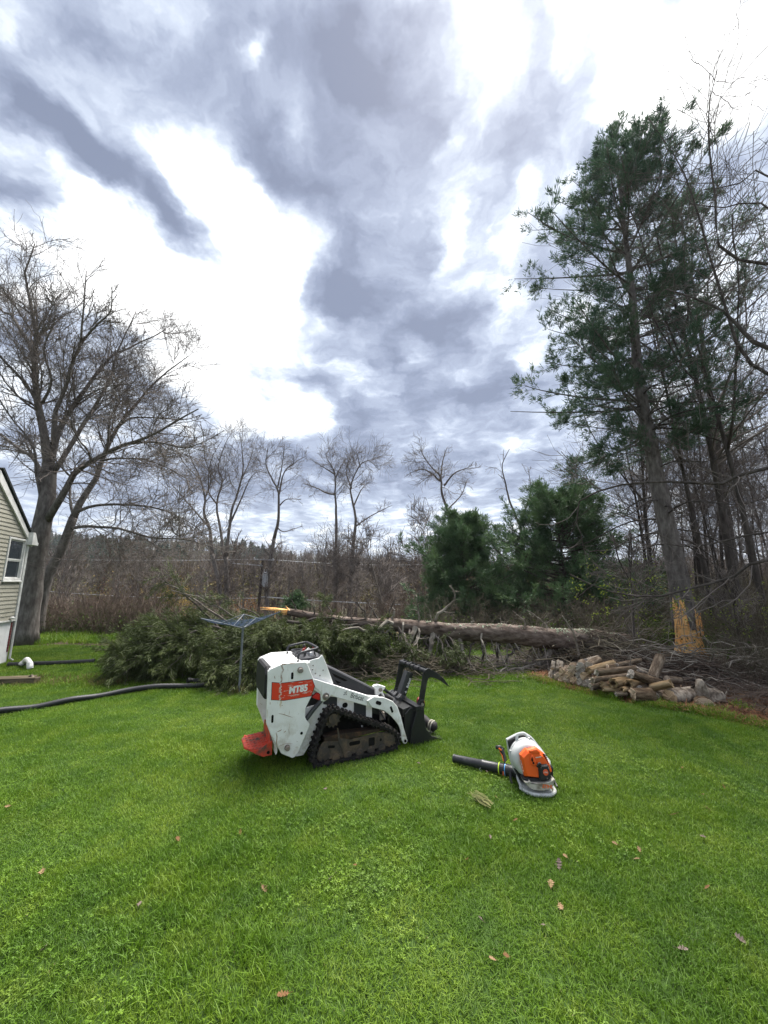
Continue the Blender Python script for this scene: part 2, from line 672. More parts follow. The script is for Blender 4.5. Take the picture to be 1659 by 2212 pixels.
def scatter_nodes(name, obj, coll):
    """geometry nodes: pick one of the templates in coll at every vertex of obj"""
    ng = bpy.data.node_groups.new(name, 'GeometryNodeTree')
    ng.interface.new_socket('Geometry', in_out='INPUT', socket_type='NodeSocketGeometry')
    ng.interface.new_socket('Geometry', in_out='OUTPUT', socket_type='NodeSocketGeometry')
    gi = ng.nodes.new('NodeGroupInput')
    go = ng.nodes.new('NodeGroupOutput')
    ci = ng.nodes.new('GeometryNodeCollectionInfo')
    ci.inputs['Collection'].default_value = coll
    ci.inputs['Separate Children'].default_value = True
    ci.inputs['Reset Children'].default_value = True
    ip = ng.nodes.new('GeometryNodeInstanceOnPoints')
    ip.inputs['Pick Instance'].default_value = True

    def attr(nm, typ):
        a = ng.nodes.new('GeometryNodeInputNamedAttribute')
        a.data_type = typ
        a.inputs['Name'].default_value = nm
        return a.outputs[0]
    ng.links.new(gi.outputs[0], ip.inputs['Points'])
    ng.links.new(ci.outputs[0], ip.inputs['Instance'])
    ng.links.new(attr('pick', 'INT'), ip.inputs['Instance Index'])
    e2r = ng.nodes.new('FunctionNodeEulerToRotation')
    ng.links.new(attr('rot', 'FLOAT_VECTOR'), e2r.inputs[0])
    ng.links.new(e2r.outputs[0], ip.inputs['Rotation'])
    ng.links.new(attr('scl', 'FLOAT_VECTOR'), ip.inputs['Scale'])
    ng.links.new(ip.outputs[0], go.inputs[0])
    md = obj.modifiers.new('scatter', 'NODES')
    md.node_group = ng


def scatter(name, pts, rot, scl, pick, coll):
    me = bpy.data.meshes.new(name)
    me.vertices.add(len(pts))
    me.vertices.foreach_set('co', np.asarray(pts, dtype=np.float32).ravel())
    a = me.attributes.new('rot', 'FLOAT_VECTOR', 'POINT')
    a.data.foreach_set('vector', np.asarray(rot, dtype=np.float32).ravel())
    a = me.attributes.new('scl', 'FLOAT_VECTOR', 'POINT')
    a.data.foreach_set('vector', np.asarray(scl, dtype=np.float32).ravel())
    a = me.attributes.new('pick', 'INT', 'POINT')
    a.data.foreach_set('value', np.asarray(pick, dtype=np.int32).ravel())
    o = bpy.data.objects.new(name, me)
    COL.objects.link(o)
    scatter_nodes(name + '_scatter', o, coll)
    return o


def template_collection(name, objs):
    c = bpy.data.collections.new(name)
    for i, o in enumerate(objs):
        COL.objects.unlink(o)
        c.objects.link(o)
    return c

# ================================================================== terrain
def terrain(x, y):
    x = np.asarray(x, dtype=float)
    y = np.asarray(y, dtype=float)
    z = -4.0 * sstep(17 + 3 * sstep(4, 9, x), 40, y)
    # wooded ridge beyond the valley, higher on the left
    crest = np.interp(x, [-320, -160, -75, 30, 150, 420], [37, 32, 23, 13, 11, 13]) + 1.4 * np.sin(x * .041 + 1) + .8 * np.sin(x * .087)
    z = z + crest * sstep(110, 330, y) + 4.0 * sstep(330, 700, y)
    return z


xs = np.sinh(np.linspace(-5.2, 5.2, 150)) * 8.0
ys = np.concatenate([np.linspace(-40, 16, 29), np.linspace(18, 60, 30), np.linspace(64, 160, 40), np.linspace(165, 420, 60), np.linspace(450, 900, 12)])
gx, gy = np.meshgrid(xs, ys)
gz = terrain(gx, gy)
nx, ny = len(xs), len(ys)
ii = (np.arange(ny - 1)[:, None] * nx + np.arange(nx - 1)[None]).ravel()
mb = MB()
mb.add(np.stack([gx, gy, gz - .03], -1).reshape(-1, 3), np.stack([ii, ii + 1, ii + nx + 1, ii + nx], 1))
m, t, out = new_mat('woodland_soil')
v = coords(t, 'World')
f1 = noise(t, v, .9, 8, .65)
c1 = ramp(t, f1, [(.3, (.028, .022, .014)), (.5, (.062, .047, .030)), (.7, (.105, .080, .052))])
f2 = noise(t, coords(t, 'World', (.05, .05, .05)), 1.0, 5)
c2 = ramp(t, f2, [(.35, (.030, .025, .017)), (.5, (.036, .032, .019)), (.62, (.046, .054, .024))])
sy = N(t, 'ShaderNodeSeparateXYZ')
t.links.new(v, sy.inputs[0])
far = step(t, sy.outputs[1], 30, 55)
hillm = step(t, sy.outputs[1], 105, 130)
c3 = mix(t, far, c1, c2)
fh = noise(t, coords(t, 'World', (.03, .03, .03)), 1.0, 8, .7)
ch = ramp(t, fh, [(.3, (.026, .021, .017)), (.55, (.044, .036, .028)), (.75, (.060, .050, .038))])
c3 = mix(t, hillm, c3, ch)
finish(t, out, c3, .95, .1, f1, .05)
M['soil'] = m
ground = tag(mb.build('ground', 'soil', smooth=True), kind='structure')

# ------------------------------------------------------------------ lawn
E1, E2, E3, E4, E5 = [G(*p) for p in ((1145, 1465), (1270, 1498), (1390, 1524), (1500, 1540), (1659, 1574))]
LAWN = [(-34, -12), (16, -12), (13, 2.2), (8.2, 4.2), E5[:2], E4[:2], E3[:2], E2[:2], (3.62, 8.95), E1[:2], (3.9, 10.6), (4.9, 12.3), (3.5, 13.4),
        (0, 13.2), (-4, 13.4), (-9, 13.9), (-13, 14.2), (-20, 14.6), (-34, 15)]
LAWN = np.array([(float(a), float(b)) for a, b in LAWN])
m, t, out = new_mat('lawn_soil')
v = coords(t, 'World')
f1 = noise(t, v, 14, 8, .7)
c1 = ramp(t, f1, [(.3, (.012, .020, .006)), (.5, (.030, .058, .012)), (.7, (.055, .095, .022))])
finish(t, out, c1, .95, .1, f1, .02)
M['lawn_soil'] = m
mb = MB()
nl = len(LAWN)
mb.poly(np.column_stack([LAWN, np.full(nl, 0.0)]), [list(range(nl))])
tag(mb.build('lawn', 'lawn_soil'), kind='structure')

# grass: blade patches scattered by geometry nodes
m, t, out = new_mat('grass_blade')
vw = coords(t, 'World')
big = noise(t, vw, .55, 4, .6)
mid = noise(t, vw, 2.6, 4, .6)
fine = noise(t, vw, 55, 2, .6)
ca = ramp(t, big, [(.36, (.058, .128, .010)), (.5, (.108, .200, .013)), (.64, (.195, .280, .030))])
cb = ramp(t, mid, [(.35, (.064, .138, .020)), (.5, (.115, .210, .016)), (.66, (.205, .285, .036))])
cc = mix(t, .5, ca, cb)
cd = ramp(t, fine, [(.35, (.62, .66, .6)), (.5, (1, 1, 1)), (.68, (1.3, 1.25, 1.25))])
cc = mix(t, 1.0, cc, cd, 'MULTIPLY')
dead = step(t, noise(t, vw, 37, 3, .7), .665, .70)
cc = mix(t, math_node(t, 'MULTIPLY', dead, .8), cc, (.23, .18, .09))
finish(t, out, cc, .55, .22, None, 0, 0, .35)
M['grass'] = m


def grass_patch(rng, n, size, h, w, lean):
    a = rng.uniform(0, 2 * PI, n)
    x = rng.uniform(-size, size, n)
    y = rng.uniform(-size, size, n)
    hh = h * rng.uniform(.45, 1.25, n)
    ln = np.abs(rng.normal(0, lean, n))
    d = np.stack([np.cos(a), np.sin(a)], 1)
    side = np.stack([-d[:, 1], d[:, 0]], 1)
    rows = []
    for s_, wf in ((0, 1.0), (.5, .85), (.82, .5)):
        off = (ln * hh)[:, None] * d * s_ ** 1.7
        z = hh * s_ * (1 - .25 * np.minimum(ln, 1.6) * s_)
        for sg in (-1, 1):
            rows.append(np.column_stack([np.stack([x, y], 1) + off + side * sg * w * wf * .5, z]))
    off = (ln * hh)[:, None] * d
    rows.append(np.column_stack([np.stack([x, y], 1) + off, hh * (1 - .25 * np.minimum(ln, 1.6))]))
    V = np.stack(rows, 1)
    b = np.arange(n)[:, None] * 7
    g = MB()
    g.add(V.reshape(-1, 3), np.concatenate([b + np.array([[0, 1, 3, 2]]), b + np.array([[2, 3, 5, 4]])]), b + np.array([[4, 5, 6]]))
    return g


rng = np.random.default_rng(5)
tm = []
for i in range(6):
    tm.append(grass_patch(rng, 190, .15, .050, .0036, .6).build('grass_patch', 'grass'))
g = MB()
for k in range(2):
    n_ = 12
    c_ = np.column_stack([rng.uniform(-.12, .12, (n_, 2)), rng.uniform(.012, .034, n_)])
    for a_ in (0, 2.1, 4.2):
        rr_ = rng.uniform(.006, .010, n_)
        az_ = rng.uniform(0, .6, n_) + a_
        d_ = np.stack([np.cos(az_), np.sin(az_), rng.uniform(-.5, .6, n_)], 1) * rr_[:, None]
        s_ = np.stack([-np.sin(az_), np.cos(az_), np.zeros(n_)], 1) * rr_[:, None] * .6
        V_ = np.stack([c_, c_ + d_ * .9 - s_, c_ + d_ * 1.7, c_ + d_ * .9 + s_], 1)
        g.add(V_.reshape(-1, 3), np.arange(n_)[:, None] * 4 + np.array([[0, 1, 2, 3]]))
CLOVER = g
for i in range(2):
    tm.append(grass_patch(rng, 60, .10, .085, .005, .6).build('grass_patch_tall', 'grass'))
for i in range(2):
    tm.append(grass_patch(rng, 150, .25, .060, .0085, .7).build('grass_patch_wide', 'grass'))
tm.append(CLOVER.build('grass_zclover', 'grass'))
GRASS_T = template_collection('grass_templates', tm)


def grass_points():
    pts, pk, sc = [], [], []
    # near, middle, far: spacing grows with the distance
    for (y0, y1, step_, kinds, s0) in ((1.2, 4.2, .115, 6, .9), (4.2, 8.5, .14, 6, 1.0), (8.5, 15, .20, -1, 1.0)):
        X, Y = np.meshgrid(np.arange(-17, 13, step_), np.arange(y0, y1, step_))
        X = X.ravel() + rng.uniform(-.6, .6, X.size) * step_
        Y = Y.ravel() + rng.uniform(-.6, .6, Y.size) * step_
        ok = (np.abs(X) < Y * 1.08 + 1.6) & in_poly(X + rng.normal(0, .06, X.size), Y + rng.normal(0, .06, X.size), LAWN)
        X, Y = X[ok], Y[ok]
        pts.append(np.stack([X, Y, np.zeros(len(X))], 1))
        pk.append(rng.integers(0, 6, len(X)) if kinds > 0 else rng.integers(8, 10, len(X)))
        hgt = s0 * (.78 + .5 * (np.sin(X * 1.3 + 2 * np.sin(Y * .9)) * np.sin(Y * 1.7 + 1.3 * np.sin(X * .7))) * .5 + rng.uniform(-.12, .2, len(X)))
        sc.append(hgt)
    n2 = 900
    Y = 2.2 + 8 * rng.random(n2) ** 1.2
    X = rng.uniform(-1, 1, n2) * (Y * 1.05 + .5)
    cl = np.sin(X * 2.1 + 1.0) * np.sin(Y * 1.9 + X) > .35
    ok = in_poly(X, Y, LAWN) & cl
    X, Y = X[ok], Y[ok]
    pts.append(np.stack([X, Y, np.zeros(len(X))], 1))
    pk.append(rng.integers(6, 8, len(X)))
    sc.append(rng.uniform(.7, 1.15, len(X)))
    n3 = 800
    Y = 1.8 + 6 * rng.random(n3) ** 1.1
    X = rng.uniform(-1, 1, n3) * (Y * 1.05 + .5)
    ok = in_poly(X, Y, LAWN) & (np.sin(X * 1.7 + 2.2) * np.sin(Y * 2.3 + .8 * X) > .12)
    X, Y = X[ok], Y[ok]
    pts.append(np.stack([X, Y, np.zeros(len(X))], 1))
    pk.append(np.full(len(X), 10))
    sc.append(rng.uniform(.8, 1.3, len(X)))
    return np.concatenate(pts), np.concatenate(pk), np.concatenate(sc)


GP, GK, GS = grass_points()
# nothing grows through what stands on the lawn
_c, _s = math.cos(rad(26)), math.sin(rad(26))
lx = (GP[:, 0] + .806) * _c + (GP[:, 1] - 5.085) * _s
ly = -(GP[:, 0] + .806) * _s + (GP[:, 1] - 5.085) * _c
keep = ~((lx > -.02) & (lx < 1.12) & (((ly > -.06) & (ly < .20)) | ((ly > .74) & (ly < 1.0))))
keep &= ~((lx > 1.30) & (lx < 1.75) & (ly > .08) & (ly < .92))
keep &= ~((np.hypot(GP[:, 0] - 1.62, GP[:, 1] - 4.62) < .15))
GP, GK, GS = GP[keep], GK[keep], GS[keep]
ng_ = len(GP)
rot = np.stack([np.zeros(ng_), np.zeros(ng_), rng.uniform(0, 2 * PI, ng_)], 1)
scl = np.stack([np.ones(ng_), np.ones(ng_), GS], 1)
tag(scatter('grass', GP, rot, scl, GK, GRASS_T), 'short green lawn grass covering the yard', None, None, 'stuff')
print('grass patches', ng_)

# ================================================================== compact track loader
def paint_white():
    m, t, out = new_mat('white_paint')
    v = coords(t)
    sp = N(t, 'ShaderNodeSeparateXYZ')
    t.links.new(v, sp.inputs[0])
    base = ramp(t, noise(t, v, 3.0, 6), [(.3, (.66, .66, .64)), (.6, (.78, .78, .77))])
    # grime gathers low on the panels, rust runs from chips
    low = step(t, sp.outputs[2], .85, .05)
    g1 = step(t, noise(t, v, 9, 7, .7), .43, .64)
    col = mix(t, math_node(t, 'MULTIPLY', math_node(t, 'MULTIPLY', low, g1), .7), base, (.38, .33, .25))
    sv = coords(t, 'Object', (34, 34, 4))
    st = step(t, noise(t, sv, 1.0, 5, .65), .60, .72)
    col = mix(t, math_node(t, 'MULTIPLY', st, .5), col, (.36, .21, .10))
    ch = step(t, noise(t, v, 30, 6, .75), .655, .69)
    col = mix(t, ch, col, (.19, .10, .055))
    # long rusty run down the side panel
    dx = math_node(t, 'ABSOLUTE', math_node(t, 'SUBTRACT', math_node(t, 'MULTIPLY_ADD', math_node(t, 'SUBTRACT', noise(t, coords(t, 'Object', (1, 1, 8)), 3, 4), .5), .045, sp.outputs[0]), -.452))
    run = math_node(t, 'MULTIPLY', step(t, dx, .017, .002), math_node(t, 'MULTIPLY', step(t, sp.outputs[2], .70, .78), step(t, sp.outputs[1], .12, .05)))
    run = math_node(t, 'MULTIPLY', run, step(t, noise(t, coords(t, 'Object', (60, 60, 16)), 1.0, 5, .7), .34, .56))
    rc = ramp(t, sp.outputs[2], [(.0, (.42, .29, .12)), (.98, (.50, .36, .17)), (1.0, (.20, .085, .035))])
    col = mix(t, run, col, rc)
    finish(t, out, col, .42, .45, noise(t, v, 40, 3), .0006)
    return m


def worn(name, base, dirt, amount=.5, rough=.5, scale=8, spec=.4, chips=None):
    m, t, out = new_mat(name)
    v = coords(t)
    a = noise(t, v, scale, 7, .7)
    c = mix(t, step(t, a, .62 - amount * .3, .80 - amount * .2), base, dirt)
    if chips:
        c = mix(t, step(t, noise(t, v, scale * 4.5, 5, .7), .63, .68), c, chips)
    finish(t, out, c, rough, spec, noise(t, v, scale * 6, 3), .001)
    return m


M['white_paint'] = paint_white()
M['black_paint'] = worn('black_paint', (.013, .0135, .015), (.045, .042, .038), .35, .42, 7)
M['black_plastic'] = worn('black_plastic', (.022, .023, .028), (.05, .05, .05), .2, .55, 5)
M['pad_rubber'] = worn('pad_rubber', (.010, .010, .011), (.022, .021, .02), .2, .7, 5)
M['track_rubber'] = worn('track_rubber', (.016, .015, .015), (.060, .048, .036), .45, .85, 16, .2)
M['dirty_steel'] = worn('dirty_steel', (.040, .034, .029), (.11, .078, .05), .7, .7, 9, .35, (.13, .055, .025))
M['bare_steel'] = worn('bare_steel', (.20, .18, .16), (.17, .10, .06), .5, .45, 22)
M['red_decal'] = worn('red_decal', (.62, .045, .018), (.40, .03, .014), .25, .4, 4, .4, None)
M['red_plate'] = worn('red_plate', (.58, .055, .025), (.10, .065, .048), .72, .6, 10, .3, (.12, .07, .05))
M['lamp_red'] = worn('lamp_red', (.50, .02, .02), (.30, .02, .02), .2, .25, 6)
M['dark_red'] = worn('dark_red', (.20, .012, .010), (.10, .01, .01), .2, .35, 6)
M['hole_dark'] = simple('hole_dark', [(.3, (.006, .006, .006)), (.7, (.014, .013, .012))], 6, 3, .9, .05)
M['print_white'] = simple('print_white', [(.38, (.55, .54, .52)), (.5, (.78, .78, .77))], 60, 4, .5, .3)
M['print_worn'] = simple('print_worn', [(.40, (.66, .66, .65)), (.47, (.13, .13, .13))], 38, 4, .5, .3)
M['scratch'] = simple('scratch', [(.35, (.70, .66, .62)), (.6, (.50, .40, .32))], 60, 4, .6, .3)
M['rust_mark'] = simple('rust_mark', [(.35, (.14, .06, .03)), (.65, (.30, .16, .08))], 40, 4, .8, .2)
M['mud'] = worn('mud', (.035, .026, .02), (.09, .052, .03), .5, .95, 12, .1)
M['cylinder_grey'] = worn('cylinder_grey', (.05, .052, .055), (.09, .085, .08), .3, .4, 8)

LW = .95                                    # overall width
LOADER = empty('track_loader', (-.8057, 5.0849, 0), rad(26), 'white compact track loader with scuffed red side stripe and black grapple bucket', 'track loader')

PLATE = [(-0.449, 1.221), (-0.168, 1.219), (-0.141, 1.2), (-0.06, 1.017), (-0.035, 0.929), (-0.066, 0.816), (-0.144, 0.675), (-0.144, 0.573), (-0.13, 0.54), (-0.085, 0.487), (-0.093, 0.449), (-0.214, 0.193), (-0.253, 0.148), (-0.285, 0.142), (-0.41, 0.209), (-0.452, 0.272), (-0.548, 0.443), (-0.605, 0.563), (-0.607, 0.676), (-0.616, 1.143), (-0.593, 1.172)]
DECAL = [(-0.562, 1.015), (-0.484, 1.001), (-0.451, 0.994), (-0.074, 0.999), (-0.041, 0.919), (-0.081, 0.811), (-0.414, 0.8), (-0.56, 0.826)]


def rounded(c, w, h, r, n=4, rot=0.0):
    p = []
    for sx, sz, a0 in ((1, 1, 0), (-1, 1, 90), (-1, -1, 180), (1, -1, 270)):
        for k in range(n + 1):
            a = rad(a0 + 90 * k / n)
            p.append((sx * (w / 2 - r) + r * math.cos(a), sz * (h / 2 - r) + r * math.sin(a)))
    cr, sr = math.cos(rot), math.sin(rot)
    return [(c[0] + x * cr - z * sr, c[1] + x * sr + z * cr) for x, z in p]


def grow_poly(pts, d):
    p = np.asarray(pts, dtype=float)
    area = 0.5 * np.sum(p[:, 0] * np.roll(p[:, 1], -1) - np.roll(p[:, 0], -1) * p[:, 1])
    e = np.roll(p, -1, 0) - p
    e /= np.linalg.norm(e, axis=1, keepdims=True) + 1e-9
    nrm = np.stack([e[:, 1], -e[:, 0]], 1) * (1 if area > 0 else -1)
    mit = nrm + np.roll(nrm, 1, 0)
    mit /= np.maximum(np.sum(mit * mit, 1, keepdims=True) * .5, .35)
    return p + mit * d


def bolt(mb, x, z, y, r, out_=.02):
    """a bolt head that stands out towards the near side"""
    mb.lathe([(r, 0), (r, out_ * .8), (r * .82, out_)], 8, (x, y, z), 'y')


def text_obj(name, body, mat, parent, loc, rot, size, extrude=.0008, shear=0.0, bold=0.0, sx=1.0, align='CENTER'):
    c = bpy.data.curves.new(name, 'FONT')
    c.body = body
    c.size = size
    c.extrude = extrude
    c.shear = shear
    c.offset = bold
    c.align_x = align
    c.align_y = 'CENTER'
    c.resolution_u = 3
    c.materials.append(M[mat])
    o = bpy.data.objects.new(name, c)
    COL.objects.link(o)
    bpy.context.view_layer.update()
    me = bpy.data.meshes.new_from_object(o)
    bpy.data.objects.remove(o)
    bpy.data.curves.remove(c)
    o = bpy.data.objects.new(name, me)
    COL.objects.link(o)
    o.parent = parent
    o.location = loc
    o.rotation_euler = rot
    o.scale = (sx, 1, 1)
    return o


def loader_side(yo, s, near):
    """everything that repeats on the two flanks: yo = plane of the outer track edge, s = +1 inwards for the near flank"""
    Y = lambda off: yo + s * off            # off: metres inwards
    # tall rear side panel with a bevelled rear flange
    mb = MB()
    mb.prism(PLATE, Y(.06), Y(.085), 'y', .006)
    panel = mb.build('side_panel', 'white_paint', LOADER)
    mb = MB()
    for xz, w_, h_ in (((-.325, 1.068), .030, .082), ((-.539, .61), .026, .088)):
        mb.prism(rounded(xz, w_, h_, w_ * .49), Y(.058), Y(.062), 'y')
    mb.prism(rounded((-.184, .399), .032, .034, .015), Y(.058), Y(.062), 'y')
    mb.build('panel_slot', 'hole_dark', panel)
    mb = MB()
    for x, z, r in ((-.229, 1.127, .030), (-.352, .27, .027)):
        mb.lathe([(r * 1.25, 0), (r * 1.25, .006), (r, .006), (r, .045), (r * .8, .05)], 10, (x, Y(.06), z), 'y')
        mb.v[-1][:, 1] = Y(.06) - s * (mb.v[-1][:, 1] - Y(.06)) if False else mb.v[-1][:, 1]
    if near:
        mb.v = [np.column_stack([q[:, 0], 2 * Y(.06) - q[:, 1], q[:, 2]]) for q in mb.v]
    mb.build('panel_bolt', 'bare_steel', panel)
    if near:
        mb = MB()
        mb.prism(grow_poly(DECAL, .006), Y(.0585), Y(.0615), 'y')
        mb.build('stripe_border', 'hole_dark', panel)
        mb = MB()
        mb.prism(DECAL, Y(.0565), Y(.0605), 'y')
        dec = mb.build('red_stripe', 'red_decal', panel)
        # scrapes that cut through the stripe down to the white
        r_ = random.Random(3)
        mb = MB()
        for k in range(34):
            x = r_.uniform(-.47, -.08)
            z = r_.choice((r_.uniform(.93, .99), r_.uniform(.83, .99), r_.uniform(.825, .85) + (x + .45) * .05))
            L = r_.uniform(.02, .13) * (1.2 if k < 8 else .7)
            n = 6
            px = np.linspace(0, L, n)
            if x + L > -.07:
                px *= max(.1, (-.07 - x) / L)
            th_ = r_.uniform(.0015, .0055)
            zz = z + np.array([r_.uniform(-.004, .004) for _ in range(n)]) + px * r_.uniform(-.12, .18)
            top = [(x + px[i], zz[i] + th_ * (1 - abs(2 * i / (n - 1) - 1) ** 2) * .5 + .0004) for i in range(n)]
            bot = [(x + px[i], zz[i] - th_ * (1 - abs(2 * i / (n - 1) - 1) ** 2) * .5 - .0004) for i in range(n)]
            mb.prism(top + bot[::-1], Y(.0555), Y(.0575), 'y')
        # chipped vertical strip where the panel is bent
        for k in range(26):
            z = .805 + .2 * k / 25
            x = -.462 + r_.uniform(-.012, .012)
            w_ = r_.uniform(.008, .03)
            mb.prism([(x - w_ / 2, z), (x, z - .006), (x + w_ / 2, z + r_.uniform(-.004, .004)), (x + w_ * .1, z + .008)], Y(.0552), Y(.0573), 'y')
        mb.build('scrape', 'scratch', panel)['kind'] = 'stuff'
        text_obj('lettering', 'MT85', 'print_white', panel, (-.246, Y(.0545), .905), (rad(90), rad(-2), 0), .105, .0006, .12, .005, .92)
        mb = MB()
        for pts, w_ in ((((-.47, .66), (-.42, .645), (-.36, .618), (-.30, .592)), .006), (((-.49, .455), (-.475, .40), (-.48, .35), (-.465, .30)), .008),
                        (((-.475, .46), (-.44, .47), (-.425, .478)), .008), (((-.395, .44), (-.375, .455)), .008), (((-.45, .30), (-.36, .315), (-.29, .30)), .003),
                        (((-.575, .80), (-.574, .77)), .005), (((-.54, 1.09), (-.53, 1.05)), .006), (((-.345, .47), (-.33, .41)), .003), (((-.45, 1.215), (-.40, 1.212)), .012), (((-.38, 1.214), (-.30, 1.213)), .008)):
            p = spline(pts, 7)
            d = np.gradient(p, axis=0)
            d /= np.linalg.norm(d, axis=1, keepdims=True)
            nn = np.stack([-d[:, 1], d[:, 0]], 1) * (w_ * .5 * np.sin(np.linspace(.35, 2.9, 7)))[:, None]
            mb.prism(list(p + nn) + list((p - nn)[::-1]), Y(.0583), Y(.0605), 'y')
        mb.build('rust_scratch', 'rust_mark', panel)['kind'] = 'stuff'
    # upper body cheek with rivets
    mb = MB()
    mb.prism([(-.20, 1.202), (-0.141, 1.202), (-0.044, 1.222), (0.029, 1.233), (0.073, 1.268), (0.123, 1.171), (0.232, 0.907), (.20, .80), (-.1, .80)], Y(.14), Y(.16), 'y', .004)
    cheek = mb.build('body_cheek', 'white_paint', LOADER)
    if near:
        mb = MB()
        for x, z in ((-.045, 1.15), (-.05, 1.10), (-.01, 1.05), (.05, 1.02), (.09, 1.08)):
            bolt(mb, x, z, Y(.14), .008, .01)
            mb.v[-1][:, 1] = 2 * Y(.14) - mb.v[-1][:, 1]
        mb.build('rivet', 'bare_steel', cheek)
    # inner frame with fender, window recesses and round hole
    FRAME = [(0.115, 0.70), (0.224, 0.765), (0.80, 0.57), (0.80, 0.40), (0.534, 0.486), (0.265, 0.598), (0.191, 0.583), (0.12, 0.503), (0.035, 0.354), (-0.048, 0.21), (-0.122, 0.106), (-0.198, 0.105), (-0.40, .18), (-.40, .6), (-0.009, 0.66)]
    mb = MB()
    mb.prism(FRAME, Y(.17), Y(.20), 'y', .004)
    fr = mb.build('main_frame', 'white_paint', LOADER)
    mb = MB()
    mb.prism([(0.111, 0.767), (0.298, 0.72), (0.3, 0.614), (0.114, 0.66)], Y(.166), Y(.172), 'y')
    mb.build('frame_window', 'black_plastic', fr)
    mb = MB()
    mb.prism([(0.534, 0.635), (0.709, 0.575), (0.71, 0.429), (0.536, 0.496)], Y(.166), Y(.172), 'y')
    mb.build('frame_window', 'black_plastic', fr)
    mb = MB()
    mb.prism(rounded((.41, .61), .075, .062, .03), Y(.1665), Y(.172), 'y')
    mb.build('frame_hole', 'hole_dark', fr)
    # lift arm
    mb = MB()
    mb.prism([(-0.068, 1.009), (0.30, 0.868), (0.70, 0.712), (0.86, 0.685), (0.86, 0.55), (0.716, 0.577), (0.30, .727), (0.188, 0.776), (0.143, 0.733), (0.09, 0.712), (0.057, 0.727), (0.047, 0.809), (-0.04, 0.867)], Y(.08), Y(.13), 'y', .006)
    arm = mb.build('lift_arm', 'white_paint', LOADER)
    mb = MB()
    mb.prism([(0.677, 0.66), (0.776, 0.699), (.92, .672), (1.055, 0.608), (1.128, 0.529), (1.18, 0.4), (1.232, 0.219), (1.269, 0.118), (1.275, 0.075), (1.25, 0.048), (1.215, 0.055), (1.188, 0.105), (1.179, 0.21), (1.15, .285), (1.106, 0.341), (1.033, 0.42), (0.93, 0.503), (0.747, 0.57)], Y(.055), Y(.079), 'y', .005)
    mb.lathe([(.034, 0), (.034, .10), (.03, .105)], 14, (1.240, Y(.05) if s > 0 else Y(.05) - .1, .085), 'y')
    mb.prism([(-.06, 1.005), (.02, .975), (.28, .878), (.28, .862), (.25, .858), (.19, .79), (.145, .75), (.1, .73), (.07, .745), (.06, .82), (-.03, .90)], Y(.068), Y(.0795), 'y', .003)
    ae = mb.build('arm_elbow', 'white_paint', arm)
    mb = MB()
    mb.prism(rounded((.842, .612), .085, .045, .02, rot=rad(-22)), Y(.0525), Y(.056), 'y')
    mb.prism(rounded((1.037, .505), .03, .085, .008, rot=rad(22)), Y(.0525), Y(.056), 'y')
    mb.lathe([(.018, 0), (.018, .012)], 10, (1.240, Y(.05) - (.011 if s > 0 else .001), .085), 'y')
    mb.build('arm_slot', 'hole_dark', arm)
    mb = MB()
    mb.lathe([(.022, 0), (.022, .04), (.016, .05)], 10, (.112, Y(.068), .778), 'y')
    mb.lathe([(.045, 0), (.045, .008)], 14, (.112, Y(.068), .778), 'y')
    if near:
        mb.v = [np.column_stack([q[:, 0], 2 * Y(.068) - q[:, 1], q[:, 2]]) for q in mb.v]
    mb.build('pivot_pin', 'bare_steel', arm)
    if near:
        text_obj('arm_lettering', 'Bobcat', 'print_worn', arm, (.545, Y(.079), .715), (rad(90), rad(20.5), 0), .085, .0006, .0, .0015, .82)
        mb = MB()
        for a in range(4):
            ca_, sa_ = math.cos(rad(45 + 90 * a)), math.sin(rad(45 + 90 * a))
            mb.prism([(.375 + .008 * ca_ - .006 * sa_, .782 + .008 * sa_ + .006 * ca_), (.375 + .030 * ca_ - .005 * sa_, .782 + .030 * sa_ + .005 * ca_),
                      (.375 + .026 * ca_ + .007 * sa_, .782 + .026 * sa_ - .007 * ca_), (.375 + .006 * ca_ + .004 * sa_, .782 + .006 * sa_ - .004 * ca_)], Y(.078), Y(.0805), 'y')
        mb.build('emblem', 'print_worn', arm)
    # lift cylinder
    mb = MB()
    mb.tubes([(.085, Y(.125), .735), (-.02, Y(.125), .635), (-.135, Y(.125), .505)], [.028, .028, .028], 12)
    mb.tubes([(.11, Y(.125), .768), (.085, Y(.125), .735)], [.016, .016], 10)
    mb.tubes([(.03, Y(.09), .70), (-.06, Y(.09), .615)], [.008, .008], 6)
    mb.build('lift_cylinder', 'cylinder_grey', LOADER)
    mb = MB()
    mb.prism([(-0.058, 0.776), (0.0, 0.824), (0.045, 0.812), (0.045, 0.735), (.01, .745)], Y(.09), Y(.14), 'y', .006)
    mb.build('marker_lamp', 'lamp_red', LOADER)
    # track: belt, lugs, rollers
    TR = [(-0.030, 0.010), (-0.058, 0.055), (-0.066, 0.135), (-0.043, 0.264), (0.021, 0.423), (0.07, 0.54), (0.125, 0.622), (0.215, 0.648), (0.357, 0.588), (0.643, 0.459), (0.9, 0.347), (1.043, 0.278), (1.125, 0.205), (1.150, 0.125), (1.115, 0.045), (1.03, 0.004), (0.75, -.002), (0.46, -0.002), (0.0, -0.002)]
    loop = spline(TR + [TR[0]], 150)[:-1]
    d = np.roll(loop, -1, 0) - np.roll(loop, 1, 0)
    d /= np.linalg.norm(d, axis=1, keepdims=True)
    nrm = np.stack([-d[:, 1], d[:, 0]], 1)
    if np.sum((loop - loop.mean(0)) * nrm) < 0:
        nrm = -nrm
    body = loop - nrm * .018
    inner = loop - nrm * .045
    n = len(loop)
    mb = MB()
    y0, y1 = Y(.005), Y(.195)
